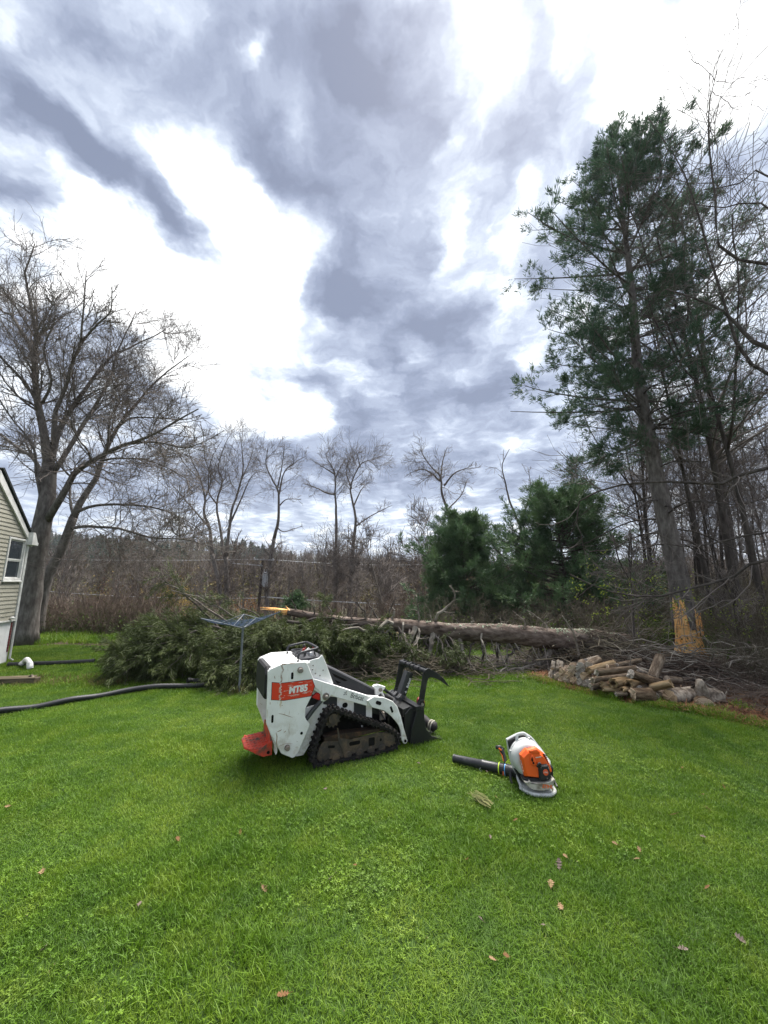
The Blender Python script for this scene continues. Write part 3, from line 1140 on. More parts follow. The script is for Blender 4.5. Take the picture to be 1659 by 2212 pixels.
    ring = [np.column_stack([q[:, 0], np.full(n, yy), q[:, 1]]) for q, yy in ((body, y0), (body, y1), (inner, y1), (inner, y0))]
    V = np.stack(ring, 1).reshape(-1, 3)
    Qs = []
    for i in range(n):
        j = (i + 1) % n
        for k in range(4):
            l = (k + 1) % 4
            f = (i * 4 + k, i * 4 + l, j * 4 + l, j * 4 + k)
            Qs.append(f if s > 0 else f[::-1])
    mb.add(V, Qs)
    track = mb.build('track', 'track_rubber', LOADER)
    mb = MB()
    per = np.linalg.norm(np.diff(np.vstack([loop, loop[:1]]), axis=0), axis=1)
    cum = np.concatenate([[0], np.cumsum(per)])
    nl_ = 46
    for k in range(nl_):
        p = cum[-1] * (k + .5) / nl_
        i = min(int(np.searchsorted(cum, p)) - 1, n - 1)
        c_ = loop[i]
        tx, tz = d[i]
        nx_, nz_ = nrm[i]
        for half, (ya, yb) in enumerate(((.0, .085), (.115, .2))):
            dx = .012 if half else -.012
            hw = .017
            pts = []
            for a, hgt in ((-hw, -.022), (hw, -.022), (hw * .62, .006), (-hw * .62, .006)):
                pts.append((c_[0] + tx * (a + dx) + nx_ * hgt, c_[1] + tz * (a + dx) + nz_ * hgt))
            mb.prism(pts, Y(ya), Y(yb), 'y')
    mb.build('track_tread', 'track_rubber', track)['kind'] = 'stuff'
    mb = MB()
    for k in range(nl_):
        p = cum[-1] * (k + .1) / nl_
        i = min(int(np.searchsorted(cum, p)) - 1, n - 1)
        c_ = loop[i] - nrm[i] * .055
        tx, tz = d[i]
        pts = [(c_[0] + tx * a + nrm[i][0] * h_, c_[1] + tz * a + nrm[i][1] * h_) for a, h_ in ((-.012, -.018), (.012, -.018), (.018, .014), (-.018, .014))]
        mb.prism(pts, Y(.03), Y(.055), 'y')
        mb.prism(pts, Y(.13), Y(.16), 'y')
    mb.build('drive_lug', 'track_rubber', track)['kind'] = 'stuff'
    # roller frame
    RF = [(0.03, 0.20), (0.07, 0.255), (0.104, 0.270), (0.338, 0.237), (0.562, 0.241), (0.84, 0.255), (1.00, 0.235), (1.06, 0.185), (1.07, 0.12), (1.015, 0.075), (0.72, 0.065), (0.42, 0.06), (0.361, 0.045), (0.075, 0.065), (0.03, 0.12)]
    mb = MB()
    mb.prism(RF, Y(.035), Y(.06), 'y', .004)
    mb.prism([(.36, .045), (.44, .24), (.30, .275), (.27, .40), (.255, .40), (.28, .24), (.345, .10)], Y(.026), Y(.034), 'y')
    rf = mb.build('roller_frame', 'dirty_steel', LOADER)
    mb = MB()
    mb.prism([(.09, .275), (.30, .245), (.60, .26), (.90, .27), (.98, .25), (.95, .30), (.55, .31), (.25, .33), (.10, .31)], Y(.03), Y(.17), 'y')
    mb.build('mud_shelf', 'mud', rf)
    mb = MB()
    mb.prism(rounded((.50, .185), .15, .045, .02), Y(.033), Y(.036), 'y')
    mb.prism(rounded((.735, .165), .085, .095, .012), Y(.033), Y(.036), 'y')
    mb.prism(rounded((.865, .165), .03, .035, .014), Y(.033), Y(.036), 'y')
    mb.prism(rounded((.19, .195), .09, .03, .012, rot=rad(-8)), Y(.033), Y(.036), 'y')
    mb.build('frame_slot', 'hole_dark', rf)
    for x, z, r in ((.09, .125, .085), (1.03, .14, .095)):
        mb = MB()
        mb.lathe([(r * .3, -.012), (r * .9, -.006), (r, 0), (r, .09), (r * .9, .1)], 20, (x, Y(.04) if s > 0 else Y(.14), z), 'y')
        mb.build('idler_wheel', 'dirty_steel', LOADER)
    for x in (.25, .41, .57, .73, .88):
        mb = MB()
        mb.lathe([(.015, -.01), (.043, -.008), (.05, 0), (.05, .10), (.04, .11)], 14, (x, Y(.03) if s > 0 else Y(.13), .060), 'y')
        mb.build('track_roller', 'dirty_steel', LOADER)
    mb = MB()
    teeth = []
    for k in range(26):
        a = 2 * PI * k / 26
        r = .118 if k % 2 == 0 else .092
        teeth.append((.205 + r * math.cos(a), .512 + r * math.sin(a)))
    mb.prism(teeth, Y(.06), Y(.09), 'y', .003)
    mb.lathe([(.06, 0), (.06, .03), (.035, .04)], 14, (.205, Y(.03) if s > 0 else Y(.07), .512), 'y')
    mb.build('drive_sprocket', 'dirty_steel', LOADER)
    mb = MB()
    mb.prism([(.10, .27), (.98, .25), (.98, .40), (.30, .60), (.12, .55)], Y(.19), Y(.215), 'y')
    mb.build('chassis_plate', 'hole_dark', LOADER)
    if near:
        mb = MB()
        mb.lathe([(.012, 0), (.012, .012), (.008, .016)], 8, (.66, Y(.188), .315), 'y')
        mb.v = [np.column_stack([q[:, 0], 2 * Y(.188) - q[:, 1], q[:, 2]]) for q in mb.v]
        mb.build('chassis_bolt', 'print_white', LOADER)
        mb = MB()
        for z0 in (.545, .50, .46):
            mb.tubes([(.72, Y(.20), z0), (.90, Y(.22), z0 - .03), (1.05, Y(.25), z0 - .09)], [.012, .012, .012], 6)
        mb.tubes([(.84, Y(.15), .585), (.93, Y(.15), .44), (.985, Y(.15), .36)], [.011, .011, .011], 6)
        mb.build('hydraulic_hose', 'black_plastic', LOADER)
        mb = MB()
        mb.box((.955, Y(.19), .40), (.07, .05, .09))
        mb.tubes([(.90, Y(.16), .56), (.985, Y(.16), .37)], [.009, .009], 6)
        mb.build('coupler_block', 'bare_steel', LOADER)


loader_side(0.0, 1.0, True)
loader_side(LW, -1.0, False)

# body between the flanks
mb = MB()
mb.prism([(-.47, .22), (-.47, 1.19), (-.10, 1.20), (.06, 1.20), (.20, .88), (.75, .66), (.95, .52), (.98, .30), (.1, .28), (-.2, .16)], .20, LW - .20, 'y', .01)
mb.build('body_core', 'black_paint', LOADER)
mb = MB()
mb.prism([(-.475, .20), (-.475, .92), (-.56, 1.0), (-.56, 1.17), (-.52, 1.20), (-.44, 1.21), (-.10, 1.205), (-.10, 1.185), (-.44, 1.19), (-.46, .22)], .086, LW - .086, 'y', .004)
mb.build('rear_panel', 'white_paint', LOADER)
mb = MB()
for yy in (.086, LW - .126):
    mb.prism([(-.60, .56), (-.612, 1.14), (-.59, 1.17), (-.47, 1.20), (-.47, .25)], yy, yy + .04, 'y', .004)
mb.build('panel_flange', 'white_paint', LOADER)
# knee pad: an eight sided cushion on the rear face
mb = MB()
mb.prism([(.20, 1.18), (.75, 1.18), (.84, 1.10), (.84, .88), (.75, .80), (.20, .80), (.13, .88), (.13, 1.10)], -.635, -.56, 'x', .022)
mb.build('knee_pad', 'pad_rubber', LOADER)
# ride-on platform
mb = MB()
mb.prism([(-.50, .19), (-.50, .78), (-.76, .72), (-.80, .64), (-.80, .36), (-.74, .25)], .222, .25, 'z', .006)
for k in range(7):
    for j in range(7):
        x, y = -.54 - .042 * k, .27 + .072 * j
        if x > -.77:
            mb.box((x, y, .2525), (.02, .045, .005))
plat = mb.build('foot_platform', 'red_plate', LOADER)
mb = MB()
mb.prism([(-.50, .17), (-.50, .33), (-.56, .30), (-.64, .252), (-.745, .25), (-.68, .205), (-.60, .165)], .186, .20, 'y', .003)
mb.build('platform_flange', 'red_plate', plat)
mb = MB()
mb.prism([(.20, .245), (.78, .245), (.74, .40), (.32, .40)], -.512, -.498, 'x')
mb.build('platform_flange', 'red_plate', plat)
mb = MB()
mb.lathe([(.018, 0), (.018, .012)], 10, (-.545, .180, .205), 'y')
mb.build('flange_hole', 'hole_dark', plat)

# control bars and levers on the deck
mb = MB()
for yy in (.16, LW - .16):
    p = spline([(-.235, yy, 1.19), (-.235, yy, 1.27), (-.215, yy, 1.305), (-.165, yy + (0.01 if yy < .5 else -.01), 1.318), (.01, yy + (.02 if yy < .5 else -.02), 1.345)], 14)
    mb.tubes(p, np.full(14, .0155), 8)
p = spline([(.01, .18, 1.345), (.03, .22, 1.348), (.035, .5, 1.35), (.03, LW - .22, 1.348), (.01, LW - .18, 1.345)], 14)
mb.tubes(p, np.full(14, .0155), 8)
mb.build('grab_bar', 'black_plastic', LOADER)
mb = MB()
mb.box((-.03, LW / 2, 1.213), (.30, .52, .035))
mb.build('control_deck', 'black_plastic', LOADER)
for x, y, hgt, kn in ((-.12, .30, .085 , 'dark_red'), (-.09, .40, .12, 'pad_rubber'), (-.05, .52, .07, 'dark_red'), (.03, .30, .08, 'pad_rubber'), (.05, .42, .09, 'dark_red'), (.07, .25, .06, 'pad_rubber')):
    mb = MB()
    mb.tubes([(x, y, 1.225), (x - .012, y, 1.225 + hgt)], [.007, .006], 6)
    lev = mb.build('control_lever', 'cylinder_grey', LOADER)
    mb = MB()
    mb.lathe([(.006, -.018), (.019, -.012), (.022, .004), (.015, .018), (.004, .022)], 8, (x - .012, y, 1.235 + hgt), 'z')
    mb.build('lever_knob', kn, lev)
mb = MB()
for cx_, cy_ in ((-.14, .42), (-.14, .62)):
    a = np.linspace(0, 2 * PI, 18)
    mb.tubes(np.stack([cx_ + .075 * np.cos(a), cy_ + .07 * np.sin(a), np.full(18, 1.272)], 1), np.full(18, .010), 6, cap=False)
for cx_ in (-.205, -.075, -.02):
    mb.tubes([(cx_, .42, 1.215), (cx_, .42, 1.275)], [.009, .009], 6)
mb.build('guard_loop', 'black_plastic', LOADER)
mb = MB()
mb.box((-.015, .36, 1.25), (.03, .05, .05))
mb.box((.015, .56, 1.255), (.05, .07, .05))
mb.build('gauge_box', 'print_white', LOADER)

# sloping engine shroud
mb = MB()
sh = [(0.150, 1.10), (0.178, 1.104), (0.246, 1.071), (0.905, 0.721), (0.92, 0.68), (0.905, 0.64), (0.749, 0.66), (0.20, 0.78), (.12, .95)]
mb.prism(sh, .26, LW - .26, 'y', .014)
shr = mb.build('engine_shroud', 'black_plastic', LOADER)
mb = MB()
for yy in (.257, LW - .261):
    mb.prism([(0.249, 1.008), (0.478, 0.890), (0.433, 0.882), (0.289, 0.955)], yy, yy + .004, 'y')
    mb.prism([(0.29, 0.92), (0.384, 0.872), (0.33, 0.862)], yy, yy + .004, 'y')
mb.build('shroud_vent', 'hole_dark', shr)
# quick latch castings on the arm cross tube
for yy in (.20,):
    mb = MB()
    mb.prism([(0.829, 0.785), (0.85, .80), (0.903, 0.804), (0.96, .785), (1.019, 0.762), (1.005, .735), (0.975, 0.715), (.985, .68), (1.009, 0.628), (.985, .635), (0.945, 0.685), (.91, .66), (0.893, 0.60), (0.870, 0.62), (0.868, 0.735)], yy, yy + .045, 'y', .006)
    la = mb.build('tilt_lever', 'white_paint', LOADER)
    mb = MB()
    mb.lathe([(.026, 0), (.026, .02), (.018, .024)], 10, (.935, yy - .018, .735), 'y')
    mb.build('lever_pin', 'bare_steel', la)
mb = MB()
mb.tubes([(.93, .12, .62), (.93, LW - .12, .62)], [.045, .045], 12)
mb.tubes([(.95, .40, .66), (1.22, .40, .52)], [.03, .03], 10)
mb.tubes([(.95, .56, .66), (1.22, .56, .52)], [.03, .03], 10)
mb.build('cross_tube', 'black_paint', LOADER)
mb = MB()
for j, yy in enumerate((.33, .37, .47, .50, .62)):
    p = spline([(.90, yy, .67), (1.0, yy + .02, .74 - .02 * j), (1.12, yy, .66), (1.25, yy - .03, .56), (1.36, yy + .04, .58)], 14)
    mb.tubes(p, np.full(14, .011), 6)
mb.build('hydraulic_line', 'black_plastic', LOADER)['kind'] = 'stuff'

# ---- grapple bucket
BK = [(1.445, 0.475), (1.548, 0.462), (1.552, 0.316), (1.585, 0.17), (1.664, 0.075), (1.88, -0.004), (1.78, -0.008), (1.375, -0.006), (1.325, 0.045), (1.344, 0.215), (1.412, 0.38)]
for yy in (.05, LW - .07):
    mb = MB()
    mb.prism(BK, yy, yy + .018, 'y', .003)
    mb.build('bucket_side', 'black_paint', LOADER)
mb = MB()
sec = [(1.46, .47), (1.42, .38), (1.352, .215), (1.335, .05), (1.385, .004), (1.78, .002), (1.88, .004), (1.78, .016), (1.40, .022), (1.36, .06), (1.372, .21), (1.44, .38), (1.48, .47)]
mb.prism(sec, .069, LW - .071, 'y')
mb.prism([(1.40, .44), (1.50, .44), (1.50, .50), (1.40, .50)], .03, LW - .03, 'y', .006)
mb.build('bucket_shell', 'black_paint', LOADER)
mb = MB()
for yy in (.10, .32, .58, .82):
    mb.prism([(1.27, .06), (1.345, .03), (1.36, .21), (1.42, .38), (1.45, .45), (1.36, .47), (1.27, .40)], yy, yy + .02, 'y', .003)
mb.prism([(1.25, .36), (1.30, .36), (1.42, .465), (1.36, .485), (1.25, .46)], .12, .84, 'y', .004)
mb.build('mount_plate', 'black_paint', LOADER)
# grapple: two hooked tines each side of a cross tube
GR = [(1.475, 0.50), (1.489, 0.527), (1.560, 0.86), (1.575, 0.915), (1.605, 0.955), (1.661, 0.970), (1.731, 0.935), (1.82, .885), (1.93, 0.79), (2.02, 0.675), (1.95, .715), (1.87, 0.772), (1.764, 0.824), (1.687, 0.842), (1.655, .83), (1.637, 0.795), (1.569, 0.50), (1.52, .47)]
for yy in (.09, LW - .13):
    mb = MB()
    mb.prism(GR, yy, yy + .022, 'y', .004)
    ti = mb.build('grapple_arm', 'black_paint', LOADER)
    mb = MB()
    mb.prism([(1.43, .44), (1.47, .49), (1.50, .56), (1.56, .56), (1.58, .48), (1.55, .44)], yy - .02, yy + .042, 'y', .006)
    mb.build('hinge_lug', 'black_paint', ti)
    mb = MB()
    for k in (-.034, .046):
        mb.lathe([(.022, 0), (.022, .02), (.014, .026)], 10, (1.53, yy + k, .50), 'y')
    mb.build('hinge_pin', 'bare_steel', ti)
for yy in (.34, .57):
    mb = MB()
    mb.prism([(1.58, .90), (1.60, .955), (1.661, .975), (1.74, .94), (1.86, .87), (1.98, .745), (1.88, .80), (1.76, .85), (1.66, .87)], yy, yy + .022, 'y', .004)
    mb.build('grapple_tine', 'black_paint', LOADER)
mb = MB()
mb.tubes([(1.618, .07, .925), (1.618, LW - .09, .925)], [.034, .034], 14)
for yy in (.26, .41, .52, .66):
    mb.tubes([(1.618, yy, .925), (1.618, yy + .03, .925)], [.045, .045], 14)
mb.build('grapple_tube', 'black_paint', LOADER)
# grapple cylinder in its guard, with the maker's lettering
A_, B_ = np.array([1.405, .535]), np.array([1.545, .86])
dd = (B_ - A_) / np.linalg.norm(B_ - A_)
pp = np.array([dd[1], -dd[0]])
mb = MB()
mb.prism([tuple(A_ - pp * .055), tuple(A_ + pp * .055), tuple(B_ + pp * .055), tuple(B_ - pp * .055)], .42, .53, 'y', .006)
mb.prism([(1.33, .44), (1.36, .56), (1.47, .53), (1.49, .43)], .41, .54, 'y', .005)
gd = mb.build('cylinder_guard', 'cylinder_grey', LOADER)
mb = MB()
mb.lathe([(.018, 0), (.018, .02)], 8, (1.37, .398, .545), 'y')
mb.lathe([(.018, 0), (.018, .02)], 8, (1.455, .398, .515), 'y')
mb.build('guard_bolt', 'bare_steel', gd)
ang_ = math.atan2(dd[1], dd[0])
mb = MB()
face = [tuple(A_ + pp * .004 + dd * .02), tuple(A_ + pp * .050 + dd * .02), tuple(B_ + pp * .050 - dd * .01), tuple(B_ + pp * .004 - dd * .01)]
mb.prism(face, .416, .4205, 'y')
mb.build('guard_plate', 'black_paint', gd)
tp = A_ + pp * .027 + dd * .205
text_obj('guard_lettering', 'Bobcat', 'print_white', gd, (tp[0], .4145, tp[1]), (rad(90), -ang_, 0), .052, .0006, 0, .0014, .95)
ep = A_ + pp * .027 + dd * .075
mb = MB()
star = [(ep[0] + (.021 if k % 2 == 0 else .008) * math.cos(ang_ + k * PI / 4), ep[1] + (.021 if k % 2 == 0 else .008) * math.sin(ang_ + k * PI / 4)) for k in range(8)]
mb.prism(star, .4138, .4162, 'y')
mb.build('guard_emblem', 'print_white', gd)
# round red lamp at the far bucket corner
mb = MB()
mb.lathe([(.02, -.03), (.062, -.022), (.080, 0), (.078, .02), (.055, .045), (.02, .058)], 16, (0, 0, 0), 'z')
mb.xform(Matrix.Translation((1.635, .30, .452)) @ Matrix.Rotation(rad(62), 4, 'X') @ Matrix.Rotation(rad(25), 4, 'Y'))
mb.build('round_lamp', 'dark_red', LOADER, smooth=True)

# rolled strap bundle in the bucket mouth
BAGM = LOADER.matrix_world
_c, _s = math.cos(rad(26)), math.sin(rad(26))


def loader_pt(x, y, z):
    return np.array([-.8057 + x * _c - y * _s, 5.0849 + x * _s + y * _c, z])


bag = empty('gear_bag', loader_pt(1.70, .45, 0.02), rad(26), 'black rolled gear bag with pale webbing strap lying in the bucket mouth', 'bag')
M['bag_cloth'] = worn('bag_cloth', (.018, .015, .016), (.04, .035, .033), .4, .7, 12)
M['webbing'] = simple('webbing', [(.35, (.30, .28, .22)), (.6, (.52, .49, .42))], 30, 3, .8, .2)
mb = MB()
P_ = spline([(-.12, .25, .16), (-.02, .12, .165), (.08, -.05, .12), (.17, -.22, .07)], 16)
rr = .095 + .012 * np.sin(np.linspace(0, 14, 16)) - .03 * np.linspace(0, 1, 16)
rr[0] = .02
rr[-1] = .02
mb.tubes(P_, rr, 14)
mb.build('bag_body', 'bag_cloth', bag, smooth=True)
for f_ in (6, 12, 13):
    mb = MB()
    a = np.linspace(0, 2 * PI, 20)
    c_ = P_[f_]
    tn = P_[f_ + 1] - P_[f_ - 1]
    tn /= np.linalg.norm(tn)
    u_ = np.cross(tn, [0, 0, 1])
    u_ /= np.linalg.norm(u_)
    w_ = np.cross(u_, tn)
    ringp = c_[None] + (rr[f_] + .008) * (np.cos(a)[:, None] * u_ + np.sin(a)[:, None] * w_)
    mb.tubes(ringp, np.full(20, .011), 5, cap=False)
    mb.build('webbing_strap', 'webbing', bag)

# ================================================================== trees
def big_tree(name, label, guides, base, seed, mats=('bark_grey', 'twig'), per=(11, 6, 4), tw=(.5, .5, .6), rmin=(.02, .011, .007), up=.05, group=None, split_limbs=True, twang=(30, 70), t0=.25, second=0, lvl1len=(.25, .55)):
    """a bare tree: traced trunk and limbs, then branches and twigs grown from them.
    guides: (points, r0, r1, is_trunk)"""
    rng = np.random.default_rng(seed)
    guides2 = [(0, 0, g_[3]) for g_ in guides]
    root = empty(name, base, 0, label, 'tree', group)
    base = np.array(base, dtype=float)
    lines = []
    tb = MB()
    for pts, r0, r1, trunk in guides:
        k = 16
        p = spline(np.array(pts), k) - base
        p[1:-1] += rng.normal(0, .012, (k - 2, 3)) * (.6 if trunk else min(r0 / .12, 1.2))
        r = r0 + (r1 - r0) * np.linspace(0, 1, k) ** .8
        if trunk:
            r[0] *= 1.22
            r[1] *= 1.06
            tb.tubes(p, r, 12)
        else:
            g = MB()
            g.tubes(p, r, 8)
            g.build('limb', mats[0], root, smooth=True)
        lines.append((p, r))
    tb.build('trunk', mats[0], root, smooth=True)
    P = np.stack([l[0] for l in lines])
    R = np.stack([l[1] for l in lines])
    cr = MB()
    cr0 = P, R
    if second:
        PA, RA = grow(rng, P, R, second, .3, .95, (18, 45), (.22, .44), 16, .5, .015, .07, .2, rmin[0])
        tk = np.array([l[2] for l in guides2])
        sel = ~np.repeat(tk, second)
        cr.tubes(PA[sel], RA[sel], 6)
        P, R = np.concatenate([P[~tk], PA[sel]]), np.concatenate([R[~tk], RA[sel]])
    P1, R1 = grow(rng, P, R, per[0], t0, 1.0, twang, lvl1len, 8, .36, up, .14, .25, rmin[0], even=True)
    cr.tubes(P1, R1, 5)
    P2, R2 = grow(rng, P1, R1, per[1], .15, 1.0, (25, 60), (.45, 1.0), 5, .5, up, .16, .35, rmin[1], fall=.35, even=True)
    cr.tubes(P2, R2, 4)
    if per[2]:
        P3, R3 = grow(rng, P2, R2, per[2], .15, 1.0, (25, 65), (.45, 1.05), 4, .6, up, .2, .45, rmin[2], fall=.3, even=True)
        cr.tubes(P3, R3, 3)
        if len(per) > 3 and per[3]:
            P4, R4 = grow(rng, P3, R3, per[3], .2, 1.0, (25, 70), (.4, .8), 3, .8, up, .3, .6, rmin[2] * .8)
            cr.tubes(P4, R4, 3)
    c = cr.build('crown', mats[1], root)
    return root


def zt(zx, zy):                 # the left tree was measured on an enlargement
    return zx * .397, 466.3 + zy * .397


def trace(pts, Y0, Y1, f=None):
    n = len(pts)
    return [PT(*(f(*p) if f else p), Y0 + (Y1 - Y0) * (i / max(n - 1, 1))) for i, p in enumerate(pts)]


b0 = G(80, 1392)
yb = b0[1]
gl = [
    (trace([(120, 2330), (150, 2150), (185, 1900), (225, 1700), (255, 1550), (270, 1350)], yb, yb, zt), 0.418, 0.240, True),
    (trace([(270, 1380), (240, 1200), (205, 1000), (190, 800), (195, 640), (150, 400), (140, 300), (190, 150)], yb, yb - 1.5, zt), 0.174, 0.018, False),
    (trace([(265, 1400), (310, 1200), (370, 1080), (480, 920), (580, 790), (640, 740), (740, 700), (900, 620)], yb, yb + 2.5, zt), 0.139, 0.018, False),
    (trace([(290, 1250), (300, 1080), (350, 950), (400, 780), (440, 690), (450, 560), (470, 300)], yb, yb - 2.5, zt), 0.099, 0.015, False),
    (trace([(440, 690), (520, 600), (600, 520), (610, 380)], yb - 1.5, yb - 3.0, zt), 0.052, 0.012, False),
    (trace([(255, 1660), (330, 1540), (410, 1400), (480, 1350), (580, 1290), (700, 1240), (820, 1200), (930, 1130), (1080, 1050)], yb, yb - 3, zt), 0.145, 0.018, False),
    (trace([(290, 1400), (420, 1190), (520, 1030), (590, 900), (640, 740), (740, 520)], yb, yb + 1, zt), 0.099, 0.015, False),
    (trace([(240, 1150), (205, 1020), (110, 880), (0, 770), (-120, 700)], yb, yb - 2, zt), 0.093, 0.030, False),
    (trace([(200, 760), (110, 620), (60, 540), (0, 500), (-60, 300)], yb - .5, yb + 2, zt), 0.081, 0.018, False),
    (trace([(250, 1500), (190, 1330), (110, 1270), (0, 1190), (-100, 1100)], yb, yb + 2, zt), 0.093, 0.030, False),
    (trace([(240, 1600), (200, 1420), (180, 1250), (60, 1100), (0, 1000)], yb, yb - 1.5, zt), 0.070, 0.018, False),
    (trace([(700, 1240), (850, 1230), (1000, 1260), (1110, 1230)], yb - 1.5, yb - 3.5, zt), 0.052, 0.012, False),
    (trace([(380, 1080), (440, 1000), (580, 930), (700, 920), (780, 950)], yb + .5, yb - 1.5, zt), 0.041, 0.012, False),
    (trace([(230, 1020), (280, 900), (240, 720), (300, 560), (280, 400)], yb - .5, yb - 2.5, zt), 0.058, 0.012, False),
]
big_tree('bare_tree', 'big spreading bare tree rising behind the house, its limbs fanning wide', gl, b0, 3, per=(6, 5, 3), rmin=(.010, .0068, .0052), lvl1len=(.14, .34), second=6, t0=.2)
b1 = G(100, 1386)
y2 = b1[1] + 1.2
b1 = PT(100, 1378, y2)
gl = [
    (trace([(200, 2280), (250, 2000), (340, 1800), (400, 1640)], y2, y2, zt), 0.220, 0.162, True),
    (trace([(400, 1640), (450, 1540), (520, 1430), (570, 1290), (640, 1150), (760, 1000), (850, 900), (1030, 760)], y2, y2 + 1.5, zt), 0.145, 0.018, False),
    (trace([(420, 1610), (500, 1580), (650, 1570), (850, 1590), (1000, 1650), (1100, 1720)], y2, y2 - 3, zt), 0.075, 0.012, False),
    (trace([(390, 1700), (480, 1690), (640, 1700), (820, 1750), (1000, 1760), (1150, 1800)], y2, y2 - 4, zt), 0.075, 0.012, False),
    (trace([(560, 1330), (640, 1320), (800, 1330), (950, 1390), (1080, 1480)], y2, y2 - 1.5, zt), 0.052, 0.012, False),
    (trace([(640, 1150), (720, 1100), (870, 1100), (1000, 1110), (1100, 1080)], y2 + .4, y2 - 1.5, zt), 0.052, 0.012, False),
    (trace([(590, 1230), (600, 1100), (650, 1000), (640, 900)], y2, y2 + 2, zt), 0.046, 0.012, False),
    (trace([(400, 1640), (380, 1520), (400, 1400), (470, 1330)], y2, y2 + 1, zt), 0.070, 0.018, False),
]
big_tree('bare_tree', 'leaning pale trunked bare tree rooted beside the big tree behind the house', gl, b1, 4, per=(7, 5, 3), rmin=(.010, .0068, .0052), lvl1len=(.14, .36), second=5, t0=.2)


def zl(zx, zy):                 # the row of tall flat crowned trees, measured on another enlargement
    return 356.6 + zx * .496, 905.2 + zy * .496


LOC = [
    ('tall flat crowned bare tree with two stems nearest the pole on its left side', 39, [
        ([(270, 880), (268, 700), (265, 600)], 0.272, 0.210, True),
        ([(265, 600), (280, 480), (290, 400), (320, 310), (340, 220), (335, 130), (325, 60)], 0.208, 0.028, False),
        ([(262, 610), (235, 450), (225, 360), (250, 270), (230, 210), (262, 110), (290, 60)], 0.176, 0.028, False),
        ([(285, 450), (340, 330), (370, 260), (400, 230)], 0.112, 0.028, False), ([(330, 270), (370, 180), (390, 100)], 0.088, 0.021, False),
        ([(225, 370), (190, 310), (200, 180), (250, 90)], 0.088, 0.021, False)]),
    ('tall bare tree with crooked forked trunk first in the row after the big tree', 38, [
        ([(250, 880), (235, 720), (205, 590)], 0.256, 0.189, True),
        ([(205, 590), (195, 480), (168, 410), (175, 350), (150, 250), (120, 190), (90, 100)], 0.200, 0.028, False),
        ([(190, 470), (130, 400), (60, 320), (10, 260)], 0.112, 0.028, False), ([(172, 350), (200, 260), (170, 150), (190, 60)], 0.096, 0.021, False),
        ([(150, 260), (90, 200), (40, 130)], 0.080, 0.021, False)]),
    ('single stemmed bare tree with small flat crown just above the utility pole', 40, [
        ([(440, 880), (450, 680), (475, 520)], 0.256, 0.189, True),
        ([(475, 520), (492, 440), (495, 320), (470, 270), (440, 200), (450, 110)], 0.192, 0.028, False),
        ([(495, 330), (520, 230), (565, 190), (615, 160)], 0.112, 0.028, False), ([(495, 380), (530, 350), (590, 350)], 0.080, 0.021, False),
        ([(485, 470), (520, 490), (600, 465)], 0.072, 0.021, False), ([(490, 300), (510, 200), (520, 110)], 0.096, 0.021, False)]),
    ('tall bare tree with long sideways limb at mid row under flat twiggy top', 41, [
        ([(745, 880), (742, 700), (745, 560)], 0.248, 0.189, True),
        ([(745, 560), (745, 400), (740, 320), (738, 230), (700, 160), (720, 130)], 0.192, 0.028, False),
        ([(742, 330), (700, 320), (660, 300), (600, 280)], 0.120, 0.028, False), ([(738, 240), (690, 210), (640, 180)], 0.096, 0.021, False),
        ([(740, 260), (770, 200), (800, 160)], 0.096, 0.021, False)]),
    ('tall bare tree with umbrella shaped crown standing close beside the long limbed one', 41, [
        ([(800, 880), (808, 720), (818, 560)], 0.248, 0.189, True),
        ([(818, 560), (830, 430), (815, 350), (808, 290), (850, 200), (890, 180), (930, 220)], 0.192, 0.028, False),
        ([(820, 380), (860, 300), (905, 260)], 0.104, 0.021, False), ([(825, 470), (900, 420), (990, 375)], 0.104, 0.021, False),
        ([(812, 300), (790, 230), (810, 150)], 0.096, 0.021, False), ([(850, 210), (840, 150), (870, 150)], 0.072, 0.021, False)]),
    ('lone bare tree with wide flat crown standing above the smaller dark pine', 36, [
        ([(1275, 700), (1262, 600), (1245, 480)], 0.240, 0.182, True),
        ([(1245, 480), (1230, 400), (1205, 320), (1200, 250), (1150, 200), (1110, 130)], 0.184, 0.028, False),
        ([(1200, 260), (1210, 180), (1230, 120)], 0.104, 0.021, False), ([(1200, 270), (1130, 220), (1065, 235)], 0.112, 0.021, False),
        ([(1235, 390), (1290, 330), (1315, 270)], 0.088, 0.021, False), ([(1215, 290), (1270, 230), (1370, 210)], 0.104, 0.021, False),
        ([(1250, 560), (1180, 470), (1110, 420), (1070, 380)], 0.088, 0.021, False), ([(1150, 450), (1125, 400), (1130, 340)], 0.048, 0.014, False),
        ([(1250, 500), (1290, 450), (1360, 410)], 0.064, 0.014, False)]),
    ('thin sparse dead looking bare tree poking up behind the larger dark pine', 30, [
        ([(1570, 700), (1560, 560), (1545, 460)], 0.160, 0.112, True),
        ([(1545, 460), (1505, 370), (1480, 270), (1468, 200), (1500, 130)], 0.112, 0.021, False),
        ([(1560, 420), (1592, 310), (1580, 210)], 0.080, 0.021, False), ([(1475, 260), (1450, 240)], 0.040, 0.014, False), ([(1590, 300), (1608, 290)], 0.040, 0.014, False)]),
]
